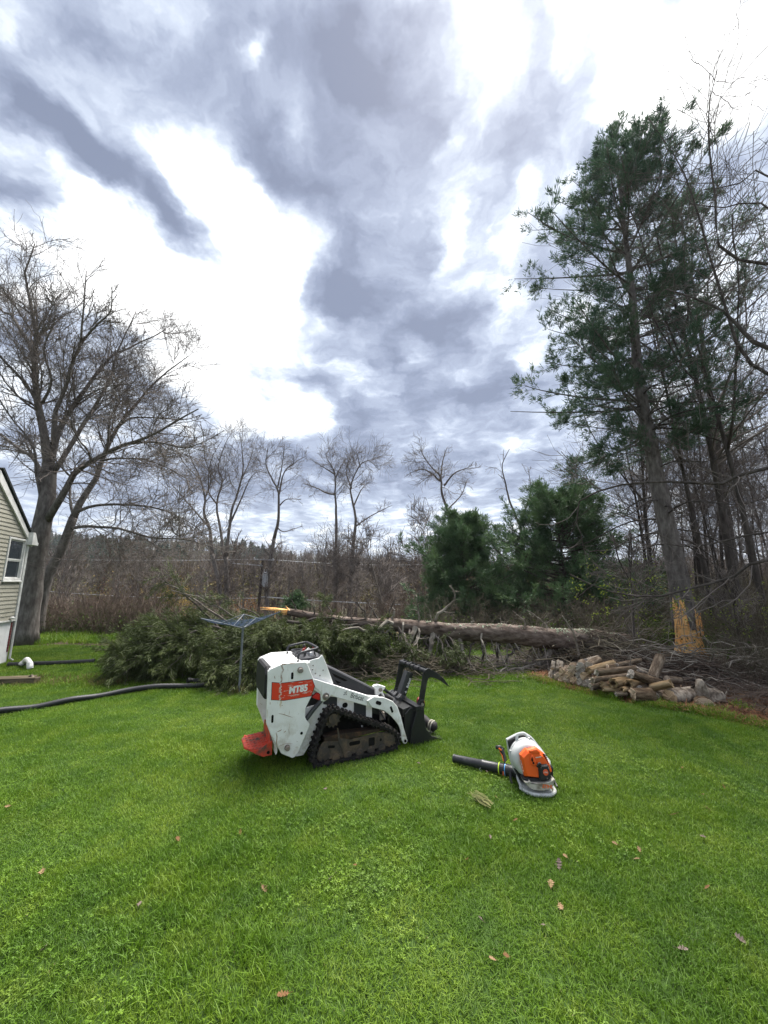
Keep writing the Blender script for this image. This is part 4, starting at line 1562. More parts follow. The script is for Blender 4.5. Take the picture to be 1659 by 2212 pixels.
for i, (lab, Y, gs) in enumerate(LOC):
    guides = []
    for j, (pts, r0, r1, tk) in enumerate(gs):
        dy = 0 if tk else (-1) ** j * 1.6
        guides.append((trace(pts, Y, Y + dy, zl), r0, r1, tk))
    b = np.array(guides[0][0][0])
    b[2] = terrain(b[0], b[1])
    guides[0][0].insert(0, b)
    sparse = i == 6
    big_tree('bare_tree', lab, guides, b, 20 + i, ('bark_grey', 'twig'), (5, 3, 2) if sparse else (14, 5, 4), rmin=(.014, .010, .0075), up=-.02 if sparse else .03, t0=.45, group='tall bare trees beyond the lawn', lvl1len=(.18, .42), twang=(35, 80))


# ---- generic bare trees, copied through the woods
def bare_template(seed, h, r, lean=.04, per=(14, 6, 4), thin=False, mats=('bark_dark', 'twig'), k0=.35, ang=(30, 60), rm=(.014, .010, .007), forks=2):
    rng = np.random.default_rng(seed)
    root = empty('bare_tree', (0, 0, 0))
    root['category'] = 'tree'
    k = 14
    u = np.linspace(0, 1, k)
    p = np.stack([lean * h * u ** 1.5 * rng.normal(), lean * h * u ** 1.5 * rng.normal(), u * h], 1) if False else np.zeros((k, 3))
    a = rng.uniform(0, 6.28)
    p[:, 0] = math.cos(a) * lean * h * u ** 1.4 + .012 * h * np.sin(u * 7 + a) * u
    p[:, 1] = math.sin(a) * lean * h * u ** 1.4 + .012 * h * np.cos(u * 6 + a) * u
    p[:, 2] = u * h
    rr = r * (1 - .88 * u ** .9)
    rr[0] *= 1.3
    tb = MB()
    tb.tubes(p, rr, 8)
    P, R = p[None], rr[None]
    F, FR = grow(rng, P, R, forks, .3, .7, (15, 35), (.45, .7), 10, .7, .12, .08, .15, .02)
    tb.tubes(F, FR, 7)
    tb.build('trunk', mats[0], root, smooth=True)
    A = np.concatenate([P[:, np.linspace(0, k - 1, 10).astype(int)], F])
    AR = np.concatenate([R[:, np.linspace(0, k - 1, 10).astype(int)], FR])
    cr = MB()
    P1, R1 = grow(rng, A, AR, per[0], k0, 1.0, ang, (.16, .42), 6, .38, .06, .14, .3, rm[0], even=True)
    cr.tubes(P1, R1, 4)
    P2, R2 = grow(rng, P1, R1, per[1], .15, 1.0, (25, 60), (.45, .95), 4, .55, .05, .18, .4, rm[1], fall=.35, even=True)
    cr.tubes(P2, R2, 3)
    if per[2]:
        P3, R3 = grow(rng, P2, R2, per[2], .15, 1.0, (25, 65), (.45, 1.0), 3, .6, .05, .2, .5, rm[2], fall=.3, even=True)
        cr.tubes(P3, R3, 3)
    cr.build('crown', mats[1], root)
    return root


rng = np.random.default_rng(11)
# woods on the right: one thing per trunk
RW = [bare_template(100 + i, h, r, le, (14, 4, 3), ang=(35, 70), rm=(.010, .007, .0055), forks=f) for i, (h, r, le, f) in enumerate(
    ((15, .10, .05, 2), (13, .075, .07, 2), (16, .125, .04, 3), (10, .055, .08, 1), (12, .065, .1, 2), (9, .045, .06, 1)))]
spots = [  # U at eye level, distance, template, size, what sets it apart
    (1588, 12.6, 2, 1.12, 'tall straight bare trunk with grey flaking bark behind the brush pile'),
    (1530, 14.5, 0, 1.05, 'tall bare tree with dark stem next behind the scarred pine'),
    (1640, 11.5, 0, 1.0, 'dark bare tree at the end of the log row, stem cut by frame edge'),
    (1560, 17.5, 1, 1.05, 'slender bare tree between the flaking grey trunk and the pine'),
    (1500, 19, 4, 1.0, 'slim leaning bare tree seen just past the scarred pine'),
    (1440, 21, 1, .95, 'thin bare tree to the house side of the scarred pine'),
]
first_used = set()


def place(tmpl, i, loc, rz, sc, label, group, tilt=(0, 0)):
    if i not in first_used:
        first_used.add(i)
        o = tmpl[i]
        o.location = [float(v) for v in loc]
        o.rotation_euler = (tilt[0], tilt[1], rz)
        o.scale = (sc, sc, sc)
        o['label'] = label
        o['group'] = group
        return o
    return copy_thing(tmpl[i], loc, rz, sc, label, group, tilt)


for n_, (u, Y, k, sc, lab) in enumerate(spots):
    p = PT(u, 1257, Y)
    p[2] = terrain(p[0], p[1])
    place(RW, k, p, rng.uniform(0, 6.28), sc, lab, 'bare trees in the woods by the log pile')
for n_ in range(34):
    Y = rng.uniform(15, 34)
    u = rng.uniform(1385 if Y > 18 else 1535, 1790)
    p = PT(u, 1257, Y)
    p[2] = terrain(p[0], p[1])
    place(RW, int(rng.integers(0, 6)), p, rng.uniform(0, 6.28), rng.uniform(.55, .95), 'thin bare tree among many in the woods behind the brush pile', 'thin bare trees crowding the woods behind the brush pile')
# valley trees behind the row
first_used = set()
VW = [bare_template(200 + i, h, r, .04, (11, 4, 3), mats=('bark_grey', 'twig'), k0=.3, ang=(28, 58), rm=(.013, .010, .008), forks=3) for i, (h, r) in enumerate(((11, .14), (9, .11), (13, .16), (7, .08)))]
for n_ in range(44):
    Y = rng.uniform(30, 62)
    u = rng.uniform(120, 930)
    if u < 560:
        Y = rng.uniform(36, 75)
    p = PT(u, 1257, Y)
    p[2] = terrain(p[0], p[1])
    place(VW, int(rng.integers(0, 4)), p, rng.uniform(0, 6.28), rng.uniform(.6, 1.0) if u < 620 else rng.uniform(.75, 1.08), 'smaller bare tree in the brushy valley below the wooded hill', 'smaller bare trees filling the valley beyond the lawn')
# white stemmed pair by the pines
for u, lab, tl in ((850, 'pale barked bare tree leaning away from the smaller dark pine', -.28), (905, 'pale barked upright bare tree close against the smaller dark pine', .05)):
    wp = bare_template(int(300 + u), 8, .09, .03, (10, 5, 3), mats=('twig_pale', 'twig'), rm=(.02, .016, .013))
    p = PT(u, 1257, 27)
    p[2] = terrain(p[0], p[1])
    wp.location = p
    wp.rotation_euler = (0, tl, 0)
    wp['label'] = lab

# budding shrubs that add colour in the valley
def bud_tree(label, u, Y, h, col, n, seed, spread=1.0):
    rg = np.random.default_rng(seed)
    root = bare_template(seed, h, .07, .03, (10, 5, 0), mats=('bark_grey', 'twig'), k0=.15, rm=(.02, .015, .01))
    root.name = 'budding_tree'
    root['label'] = label
    p = PT(u, 1257, Y)
    p[2] = terrain(p[0], p[1])
    root.location = p
    C = rg.normal(size=(n, 3)) * np.array([.22, .22, .2]) * h * spread
    C[:, 2] += .62 * h
    g = MB()
    leaf_faces(g, rg, C, .09)
    g.build('blossom', col, root)['kind'] = 'stuff'
    return root


M['bud_yellow'] = simple('bud_yellow', [(.3, (.20, .135, .03)), (.7, (.38, .27, .06))], 3, 3, .8, .1, trans=.3)
M['bud_orange'] = simple('bud_orange', [(.3, (.17, .085, .035)), (.7, (.30, .16, .06))], 3, 3, .8, .1, trans=.3)
M['bud_red'] = simple('bud_red', [(.3, (.10, .035, .028)), (.7, (.17, .07, .05))], 3, 3, .8, .1, trans=.3)
M['bud_green'] = simple('bud_green', [(.3, (.15, .20, .03)), (.7, (.30, .36, .07))], 3, 3, .8, .1, trans=.35)
bud_tree('yellow budding tree in the valley between the big tree and first tall one', 398, 44, 6.0, 'bud_yellow', 1500, 401, .75)
bud_tree('orange budding bush low in the valley beside the utility pole', 535, 46, 5.0, 'bud_orange', 1000, 402, .8)
bud_tree('reddish budding tree in the valley to the house side of the yellow one', 240, 55, 6.5, 'bud_red', 900, 403)
bud_tree('small bright yellow bush glimpsed under the fallen trunk', 838, 15.5, .8, 'bud_yellow', 500, 404, .55)


# ---- evergreens
def pine(name, label, base, h, crown, seed, mat, bark='bark_dark', whorls=16, per=9, tn=9, L=.16, w=.022, tr=.12, dens=16, droop=.0, lift=.12, sub=5, trunk_pts=None, z0=.1, group=None, k_t=5):
    """crown: f(u, azimuth) -> branch length at height fraction u"""
    rg = np.random.default_rng(seed)
    base = np.array(base, dtype=float)
    root = empty(name, base, 0, label, 'tree', group)
    k = 18
    if trunk_pts is None:
        u = np.linspace(0, 1, k)
        P = np.stack([.02 * h * np.sin(u * 3 + seed), .02 * h * np.sin(u * 2.3), u * h], 1)
    else:
        P = spline(np.array(trunk_pts), k) - base
    u = np.linspace(0, 1, k)
    r = tr * (1 - .93 * u ** .85)
    tb = MB()
    tb.tubes(P, r, 14)
    trunk = tb.build('trunk', bark, root, smooth=True)
    brs, brr = [], []
    for wv in range(whorls):
        for b in range(per):
            uu = z0 + (1 - z0) * (wv + rg.uniform(-.4, .4)) / (whorls - 1)
            uu = min(max(uu, z0), .985)
            az = rg.uniform(0, 2 * PI)
            ln = crown(uu, az) * rg.uniform(.55, 1.15)
            if ln < .05:
                continue
            f = uu * (k - 1)
            i = min(int(f), k - 2)
            p0 = P[i] + (P[i + 1] - P[i]) * (f - i)
            kk = 7
            s = np.linspace(0, 1, kk)
            el = lift + .5 * (uu - .5) + rg.normal(0, .12)
            dx, dy = math.cos(az), math.sin(az)
            wob = rg.normal(0, .05, 2)
            q = np.stack([p0[0] + dx * ln * s + wob[0] * ln * np.sin(s * 3), p0[1] + dy * ln * s + wob[1] * ln * np.sin(s * 3), p0[2] + ln * (math.tan(el) * s + .18 * s ** 2 - droop * s ** 1.5)], 1)
            brs.append(q)
            brr.append(max(.012, .03 * ln / 2.5) * (1 - .8 * s))
    B, BR = np.array(brs), np.array(brr)
    bb = MB()
    bb.tubes(B, BR, 5)
    S, SR = grow(rg, B, BR, sub, .3, 1.0, (30, 60), (.2, .42), 4, .5, .05, .15, .4, .006)
    bb.tubes(S, SR, 3)
    bo = bb.build('branch', bark, root)
    bo['kind'] = 'stuff'
    A = np.concatenate([B[:, 3:], S[:, 1:]] if S.shape[1] == 4 and False else [S])
    nt = dens
    idx = np.repeat(np.arange(len(S)), nt)
    t = rg.random(len(idx)) ** .6 * (S.shape[1] - 1)
    i = np.clip(t.astype(int), 0, S.shape[1] - 2)
    C = S[idx, i] + (S[idx, i + 1] - S[idx, i]) * (t - i)[:, None] + rg.normal(0, L * .35, (len(idx), 3))
    D = S[idx, i + 1] - S[idx, i]
    D /= np.linalg.norm(D, axis=1, keepdims=True) + 1e-9
    D[:, 2] += .35
    cm = MB()
    tufts(cm, rg, C, D, k_t, L, w, .55)
    cm.build('crown', mat, root)
    return root


# the two full pines behind the fallen trunk
p = PT(1000, 1257, 17.5)
p[2] = terrain(p[0], p[1])
hp = 2.2 + .1386 / .9913 * 17.5 - p[2] + .3
pine('pine_tree', 'smaller dark green pine with foliage to the ground behind the fallen trunk', p, hp, lambda u, a: 3.1 * (1 - u) ** .62 + .15 + .5 * math.sin(3 * a + u * 9), 51, 'needle_dark', whorls=16, per=12, L=.21, w=.020, dens=16, sub=7, z0=.04, k_t=5)
p = PT(1222, 1257, 18.0)
p[2] = terrain(p[0], p[1])
hp = 2.2 + .2036 / .9805 * 18 - p[2] + .3
pine('pine_tree', 'larger dark green pine with broad soft crown behind the fallen trunk', p, hp, lambda u, a: 4.4 * (1 - u) ** .6 + .2 + .7 * math.sin(3 * a + u * 9), 52, 'needle_dark', whorls=18, per=13, L=.22, w=.021, dens=15, sub=8, z0=.04, k_t=5)
p = PT(1275, 1257, 22)
p[2] = terrain(p[0], p[1])
pine('pine_tree', 'thin half bare pine standing close behind the larger dark pine', p, 9.5, lambda u, a: 1.9 * (1 - u) ** .5 * (1 if u > .35 else .5) + .2, 53, 'needle_pine', whorls=12, per=6, L=.18, w=.03, dens=6, sub=5, z0=.2, tr=.14)
p = PT(640, 1257, 26)
p[2] = terrain(p[0], p[1])
pine('pine_tree', 'little round pine in the valley just past the snapped trunk tip', p, 2.6, lambda u, a: 1.5 * (1 - u) ** .5 + .1, 54, 'needle_dark', whorls=8, per=8, L=.2, w=.04, dens=6, sub=5, z0=.1, k_t=5)

# tall scarred pine
yb = 12.6
sb = PT(1487, 1424, yb)
sb[2] = 0
tp_ = [sb] + [PT(u, v, yb) for u, v in ((1478, 1350), (1464, 1240), (1446, 1160), (1424, 1060), (1404, 950), (1385, 860), (1374, 760), (1366, 640), (1352, 520), (1340, 420), (1328, 330))]
H_ = tp_[-1][2]


def tall_crown(u, a):
    # u follows the trunk; branches are short and bare low down, widest at mid crown
    left = math.cos(a - PI) * .5 + .5
    prof = np.interp(u, [.28, .36, .42, .5, .6, .7, .8, .88, .95, 1.0], [1.2, 2.8, 4.2, 2.7, 3.1, 3.5, 2.7, 2.1, 1.6, .9])
    return float(prof) * (.85 + .25 * left + .12 * math.sin(5 * a + u * 30))


tall = pine('pine_tree', 'tall scarred pine leaning over the brush pile with raw orange wood at its foot', sb, H_, tall_crown, 55, 'needle_pine', 'bark_grey', whorls=22, per=7, L=.20, w=.021, tr=.34, dens=13, sub=9, trunk_pts=tp_, z0=.34, lift=.02, k_t=6)
# dead lower branches
rg = np.random.default_rng(77)
mb = MB()
tpl = spline(np.array(tp_), 18) - sb
for k in range(26):
    uu = rg.uniform(.16, .5)
    f = uu * 17
    i = int(f)
    p0 = tpl[i] + (tpl[i + 1] - tpl[i]) * (f - i)
    a = rg.uniform(0, 6.28)
    ln = rg.uniform(1.2, 4.0)
    s = np.linspace(0, 1, 8)
    q = np.stack([p0[0] + math.cos(a) * ln * s, p0[1] + math.sin(a) * ln * s, p0[2] + ln * (rg.uniform(-.25, .12) * s - .12 * s ** 2) + .05 * ln * np.sin(s * 6)], 1)
    mb.tubes(q, .034 * (1 - .75 * s), 5)
    S, SR = grow(rg, q[None], np.array([.03 * (1 - .75 * s)]), 9, .2, 1, (25, 70), (.15, .4), 4, .5, -.02, .2, .4, .006)
    mb.tubes(S, SR, 3)
mb.build('dead_branch', 'bark_dark', tall)['kind'] = 'stuff'
# raw wood where the bark tore away at the foot
m, t, out = new_mat('torn_wood')
v = coords(t, 'Object', (9, 9, 1.2))
f1 = noise(t, v, 2.0, 7, .7)
c1 = ramp(t, f1, [(.26, (.08, .04, .022)), (.34, (.40, .17, .06)), (.44, (.84, .43, .13)), (.60, (.90, .62, .30))])
finish(t, out, c1, .8, .2, f1, .03)
M['torn_wood'] = m
mb = MB()
nr, nc = 26, 30
V = []
for i in range(nr):
    z = -.02 + 1.75 * i / (nr - 1)
    f = min(z / H_ * 17, 16.9)
    c_ = tpl[int(f)] + (tpl[int(f) + 1] - tpl[int(f)]) * (f - int(f))
    for j in range(nc):
        a = PI + .12 + (PI * 1.15) * j / (nc - 1)
        jag = .5 + .5 * math.sin(j * 1.9) * math.sin(j * .73 + 1)
        fr_ = j / (nc - 1)
        top = .95 + .75 * jag * (1.0 if fr_ < .38 else .6) + .25 * (fr_ < .3)
        if .34 < fr_ < .50:
            top = .55 + .3 * jag
        zz = min(z, top)
        rr = .345 * (1 - .93 * (zz / H_) ** .85) * (1 + .38 * max(0, 1 - zz / .8) ** 2) + .018 + .010 * math.sin(j * 2.7) + .006 * math.sin(i * 1.3 + j * 5)
        V.append((c_[0] + rr * math.cos(a), c_[1] + rr * math.sin(a), zz))
Qs = [(i * nc + j, i * nc + j + 1, (i + 1) * nc + j + 1, (i + 1) * nc + j) for i in range(nr - 1) for j in range(nc - 1)]
mb.add(V, Qs)
mb.build('torn_wood_face', 'torn_wood', tall, smooth=True)
mb = MB()
for k in range(16):
    a = PI + .2 + rg.random() * PI
    z = rg.uniform(.0, .9)
    c_ = np.array([tpl[0][0] + .42 * math.cos(a), tpl[0][1] + .42 * math.sin(a), z])
    mb.tubes([c_, c_ + np.array([rg.normal(0, .03) + .02 * math.cos(a), -.02, .25]), c_ + np.array([rg.normal(0, .05) + .04 * math.cos(a), -.05, .5])], [.02, .018, .002], 4)
mb.build('splinter', 'torn_wood', tall)['kind'] = 'stuff'

# second tall pine, further back at the frame edge
p = PT(1600, 1257, 17)
p[2] = 0
pine('pine_tree', 'second tall pine further back, its crown half hidden by bare branches', p, 22.5, lambda u, a: float(np.interp(u, [.3, .5, .7, .85, 1], [1.5, 3.4, 4.2, 3.2, .5])) * (1 + .2 * math.sin(3 * a + u * 11)), 56, 'needle_pine', 'bark_grey', whorls=16, per=6, L=.22, w=.024, tr=.22, dens=8, sub=7, z0=.38, lift=.05, k_t=5)

# bare tree outside the frame edge whose limbs reach in
b2 = np.array([11.4, 8.2, 0.0])
gl = [
    ([b2, b2 + [.3, 0, 4], b2 + [1.2, .2, 8], b2 + [2.6, .3, 12]], .16, .07, True),
    ([b2 + [.9, 0, 6.8]] + trace([(1659, 752), (1600, 705), (1540, 660), (1490, 640), (1440, 625)], 8.6, 9.6), .10, .018, False),
    ([b2 + [.2, 0, 2.9]] + trace([(1659, 1208), (1600, 1240), (1500, 1270), (1400, 1290), (1300, 1272), (1230, 1240)], 8.4, 9.6), .055, .012, False),
    ([b2 + [.25, 0, 3.6]] + trace([(1659, 1150), (1580, 1165), (1500, 1180), (1440, 1175)], 8.6, 9.2), .05, .012, False),
    ([b2 + [.4, 0, 4.6]] + trace([(1659, 1010), (1560, 1045), (1460, 1040), (1330, 1050), (1250, 1085), (1245, 1130), (1225, 1165)], 8.8, 10.2), .065, .014, False),
    ([b2 + [1.4, 0, 8.8]] + trace([(1659, 380), (1590, 400), (1520, 410)], 8.8, 9.6), .06, .012, False),
    ([b2 + [1.1, 0, 7.8]] + trace([(1659, 450), (1570, 450), (1490, 440)], 8.8, 9.6), .05, .012, False),
    ([b2 + [1.8, 0, 10]] + trace([(1590, 560), (1545, 420), (1530, 250), (1550, 150)], 9.0, 9.4), .055, .010, False),
    ([b2 + [.7, 0, 6.0]] + trace([(1640, 800), (1560, 640), (1480, 380), (1400, 255)], 9.4, 9.8), .06, .010, False),
]
big_tree('bare_tree', 'bare tree outside the frame edge whose long dark limbs reach over the brush pile', gl, b2, 61, ('bark_dark', 'twig'), (9, 4, 2), rmin=(.009, .006, .0045), up=.02, t0=.25, lvl1len=(.12, .36))

# ================================================================== hill woods and brush
def wood_template(seed, h, conifer=False):
    rg = np.random.default_rng(seed)
    g = MB()
    if not conifer:
        k = 6
        u = np.linspace(0, 1, k)
        p = np.stack([.03 * h * np.sin(u * 3 + seed), .03 * h * np.cos(u * 2 + seed), u * h], 1)
        g.tubes(p, .16 * (1 - .85 * u) + .02, 4)
        P1, R1 = grow(rg, p[None], (.16 * (1 - .85 * u) + .02)[None], 16, .3, 1, (25, 50), (.2, .45), 4, .5, .1, .15, .3, .035)
        g.tubes(P1, R1, 3)
        P2, R2 = grow(rg, P1, R1, 5, .2, 1, (25, 55), (.35, .7), 3, .6, .1, .2, .5, .025)
        g.tubes(P2, R2, 3)
        if seed in (501, 503):
            leaf_faces(g, rg, rg.normal(size=(260, 3)) * np.array([.17, .17, .17]) * h + np.array([0, 0, .66 * h]), .22, 1)
        return g.build('bare_wood', ['hill_twig', 'hill_bud'])
    g.tubes([(0, 0, 0), (0, 0, h)], [.2, .03], 4)
    n = 420
    u = rg.random(n) ** .8
    a = rg.uniform(0, 6.28, n)
    r = (1 - u) ** .8 * h * .26 * rg.uniform(.4, 1.1, n)
    C = np.stack([r * np.cos(a), r * np.sin(a), (.15 + .85 * u) * h], 1)
    leaf_faces(g, rg, C, .55, 1, .5)
    return g.build('wood_conifer', ['hill_twig', 'hill_green'])


M['hill_twig'] = simple('hill_twig', [(.3, (.050, .038, .030)), (.5, (.085, .064, .048)), (.7, (.115, .085, .055))], .03, 4, .95, .05, kind='World')
M['hill_bud'] = simple('hill_bud', [(.35, (.07, .085, .03)), (.5, (.13, .11, .04)), (.68, (.17, .085, .045))], .02, 3, .9, .05, kind='World')
M['hill_green'] = simple('hill_green', [(.3, (.028, .055, .035)), (.7, (.06, .095, .05))], .2, 4, .9, .1, kind='World')
tm = [wood_template(500 + i, h) for i, h in enumerate((11, 9, 13, 8))] + [wood_template(510 + i, h, True) for i, h in enumerate((12, 9))]
HILL_T = template_collection('hill_templates', tm)
rng = np.random.default_rng(31)
n = 5200
Y = np.concatenate([rng.uniform(52, 200, 1500), rng.uniform(150, 345, n - 1500)])
X = rng.uniform(-1.12, 1.12, n) * Y
Z = terrain(X, Y)
pk = rng.integers(0, 4, n)
con = (X < -75) & (Y > 190) & (np.sin(X * .045 + 2) * np.sin(Y * .04) > .0) & (rng.random(n) < .7)
con |= (Y > 295) & (rng.random(n) < .14)
pk[con] = rng.integers(4, 6, con.sum())
s_ = rng.uniform(.6, 1.1, n)
tag(scatter('hillside_woods', np.stack([X, Y, Z], 1), np.stack([np.zeros(n), np.zeros(n), rng.uniform(0, 6.28, n)], 1), np.stack([s_, s_, s_], 1), pk, HILL_T),
    'far bare woods with scattered conifers covering the hillside', None, None, 'stuff')


def brush_template(seed, h, n, w, mat, r=.008, lean=.35, sub=4):
    rg = np.random.default_rng(seed)
    g = MB()
    k = 5
    b = np.stack([rg.uniform(-w, w, n), rg.uniform(-w, w, n), np.zeros(n)], 1)
    d = np.stack([rg.normal(0, lean, n), rg.normal(0, lean, n), np.ones(n)], 1)
    hh = h * rg.uniform(.4, 1.0, n)
    s = np.linspace(0, 1, k)
    P = b[:, None] + d[:, None] * (hh[:, None] * s[None])[..., None] + rg.normal(0, .04 * h, (n, k, 3)) * s[None, :, None]
    R = r * (1 - .6 * s)[None] * rg.uniform(.6, 1.5, (n, 1))
    g.tubes(P, R, 3)
    P2, R2 = grow(rg, P, R, sub, .25, 1, (20, 60), (.25, .6), 4, .7, .03, .22, .5, r * .5)
    g.tubes(P2, R2, 3)
    if sub > 3:
        P3, R3 = grow(rg, P2, R2, 2, .2, 1, (20, 60), (.3, .6), 3, .7, .03, .22, .5, r * .4)
        g.tubes(P3, R3, 3)
    return g.build('brush_clump', mat)


M['brush_brown'] = simple('brush_brown', [(.3, (.075, .056, .046)), (.5, (.13, .10, .082)), (.72, (.20, .16, .125))], .35, 4, .95, .05, kind='World')
M['brush_dark'] = simple('brush_dark', [(.3, (.065, .056, .042)), (.5, (.115, .098, .074)), (.72, (.19, .17, .125))], .8, 4, .95, .05, kind='World')
tm = [brush_template(600 + i, h, n_, w, 'brush_brown', r) for i, (h, n_, w, r) in enumerate(((2.6, 16, 1.0, .010), (4.2, 20, 1.2, .018), (1.7, 18, 1.0, .0085)))]
tm += [brush_template(610 + i, h, n_, w, 'brush_dark', r) for i, (h, n_, w, r) in enumerate(((1.5, 30, .7, .007), (2.4, 22, .8, .009), (1.0, 36, .6, .006)))]
g = MB()
rg = np.random.default_rng(620)
leaf_faces(g, rg, rg.normal(size=(260, 3)) * np.array([.55, .55, .28]) + np.array([0, 0, .45]), .045)
M['under_green'] = simple('under_green', [(.3, (.030, .050, .014)), (.5, (.06, .09, .025)), (.72, (.11, .15, .04))], .9, 4, .8, .1, kind='World', trans=.3)
tm.append(g.build('brush_leaf', 'under_green'))
BRUSH_T = template_collection('brush_templates', tm)
pts, pk = [], []


def sow(n, xf, y0, y1, picks, ok=None):
    Y = rng.uniform(y0, y1, n)
    X = xf(Y, rng.random(n))
    keep = np.ones(n, bool) if ok is None else ok(X, Y)
    X, Y = X[keep], Y[keep]
    pts.append(np.stack([X, Y, terrain(X, Y) - .03], 1))
    pk.append(rng.choice(picks, len(X)))


sow(470, lambda Y, u: (-1.1 + 1.35 * u) * Y, 18, 48, [0, 2, 2, 2, 2], lambda X, Y: Y > np.where(X < -3, 19.5, 17.5) + np.sin(X) * .6)
sow(260, lambda Y, u: (-1.1 + .55 * u) * Y, 15.8, 20, [2, 2, 5, 6], lambda X, Y: Y > 16.4 + np.sin(X * .9) * .5)
sow(200, lambda Y, u: (.02 + .5 * u) * Y, 20, 30, [0, 2, 2, 3])
N_TREE0 = len(pts)
sow(620, lambda Y, u: (.48 + .62 * u) * Y, 11.2, 24, [3, 4, 5, 6, 6, 6], lambda X, Y: (X > 6.2) & (Y + .35 * X > 14.6))
sow(120, lambda Y, u: (.62 + .5 * u) * Y, 8.3, 12.5, [5, 5, 3, 6], lambda X, Y: (X > 6.8) & (Y > 7.2 + .3 * (X - 6)))
sow(110, lambda Y, u: (.12 + .5 * u) * Y, 13.2, 16, [5, 5, 3, 6], lambda X, Y: ~in_poly(X, Y, LAWN))
P_ = np.concatenate(pts)
K_ = np.concatenate(pk)
_u = CX + FPX * P_[:, 0] / (P_[:, 1] * math.cos(PITCH) - CAM_H * math.sin(PITCH))
_k = ~((_u > 1370) & (_u < 1610) & (P_[:, 1] < 13.0) & (P_[:, 1] > 7))
P_, K_ = P_[_k], K_[_k]
n = len(P_)
s_ = rng.uniform(.65, 1.15, n)
tag(scatter('undergrowth', P_, np.stack([np.zeros(n), np.zeros(n), rng.uniform(0, 6.28, n)], 1), np.stack([s_, s_, s_ * rng.uniform(.8, 1.2, n)], 1), K_, BRUSH_T),
    'tangled brown brush and saplings along the edge of the lawn', None, None, 'stuff')

# weeds along the lawn's far edge
tmw = [grass_patch(np.random.default_rng(640 + i), 90, .35, .22, .016, .7).build('weed_patch', 'weed_leaf' if False else 'grass') for i in range(3)]
WEED_T = template_collection('weed_templates', tmw)
n = 620
X = rng.uniform(-24, 6.5, n)
Y = 13.3 + rng.uniform(0, 3.6, n) + .4 * np.sin(X) + np.where(X < -6, .9, -.3)
ok = ~in_poly(X, Y, LAWN)
X, Y = X[ok], Y[ok]
n = len(X)
s_ = rng.uniform(.6, 1.3, n)
tag(scatter('weeds', np.stack([X, Y, terrain(X, Y) - .02], 1), np.stack([np.zeros(n), np.zeros(n), rng.uniform(0, 6.28, n)], 1), np.stack([s_, s_, s_], 1), rng.integers(0, 3, n), WEED_T),
    'tall weeds and rough grass fringing the far lawn edge', None, None, 'stuff')

# young sapling with pale new leaves in front of the pine
sap = bare_template(701, 3.6, .032, .05, (14, 5, 2), mats=('bark_dark', 'twig'), k0=.1, ang=(35, 75), rm=(.008, .006, .005), forks=3)
sap.name = 'leafing_sapling'
p = PT(1375, 1440, 10.9)
sap.location = (p[0], p[1], 0)
sap['label'] = 'young sapling with pale yellow green new leaves in front of the scarred pine'
rg = np.random.default_rng(71)
cen = rg.normal(size=(70, 3)) * np.array([.95, .7, .65]) + np.array([.1, 0, 1.9])
C = (cen[:, None] + rg.normal(size=(70, 7, 3)) * .075).reshape(-1, 3)
g = MB()
leaf_faces(g, rg, C, .035)
g.build('new_leaf', 'bud_green', sap)['kind'] = 'stuff'
sap2 = copy_thing(sap, (PT(1580, 1257, 10.4)[0], 10.4, 0), 2.2, .72, 'smaller leafing sapling to the wood side of the scarred pine')
tag(sap2, None, 'tree')

# ================================================================== the fallen pine
def zf(zx, zy):
    return 768 + zx * .2645, 1289.2 + zy * .2645


M['bark_fallen'] = simple('bark_fallen', [(.32, (.038, .027, .022)), (.48, (.105, .080, .066)), (.70, (.22, .18, .155))], 9, 8, .95, .1, stretch=(.35, 1, 1), bump_d=.03)
FP = empty('fallen_pine', G(1080, 1475), 0, 'fallen pine trunk lying across the back lawn, propped on its broken limbs', 'tree')
fo = np.array(FP.location)
stem = np.array([PT(u, v, y) for u, v, y in ((1352, 1394, 11.3), (1270, 1384, 11.0), (1200, 1379, 10.7), (1100, 1371, 10.5), (1000, 1364, 10.4), (910, 1357, 10.4), (850, 1351, 10.4), (800, 1347, 10.4), (740, 1340, 10.4), (690, 1334, 10.4), (650, 1328, 10.4), (622, 1322, 10.4))]) - fo
rg0 = np.random.default_rng(9)
SP = spline(stem, 40)
SP[1:-1, 2] += .018 * np.sin(np.arange(38) * .55)
SR_ = np.interp(np.linspace(0, 1, 40), [0, .15, .4, .6, .72, .85, 1], [.31, .285, .235, .19, .145, .115, .085])
SR_ = SR_ * (1 + .03 * np.sin(np.arange(40) * 1.7))
mb = MB()
SPF = spline(SP, 190)
SRF = np.interp(np.linspace(0, 1, 190), np.linspace(0, 1, 40), SR_)
NS = 34
mb.tubes(SPF, SRF, NS)
_v = mb.v[-1].reshape(190, NS, 3)
_a = np.arange(NS)[None] * 2 * PI / NS
_l = np.arange(190)[:, None]
_rid = np.abs(np.sin(_a * 6 + .9 * np.sin(_l * .23) + .6 * np.sin(_l * .071 + _a))) * .55 + .45 * np.abs(np.sin(_l * .55 + 2.5 * np.sin(_a * 3)))
_rid += .35 * rg0.normal(size=(190, NS))
_cen = SPF[:, None]
mb.v[-1] = (_cen + (_v - _cen) * (1 + .085 * (_rid - .5))[..., None]).reshape(-1, 3)
ft = mb.build('trunk', 'bark_fallen', FP, smooth=True)
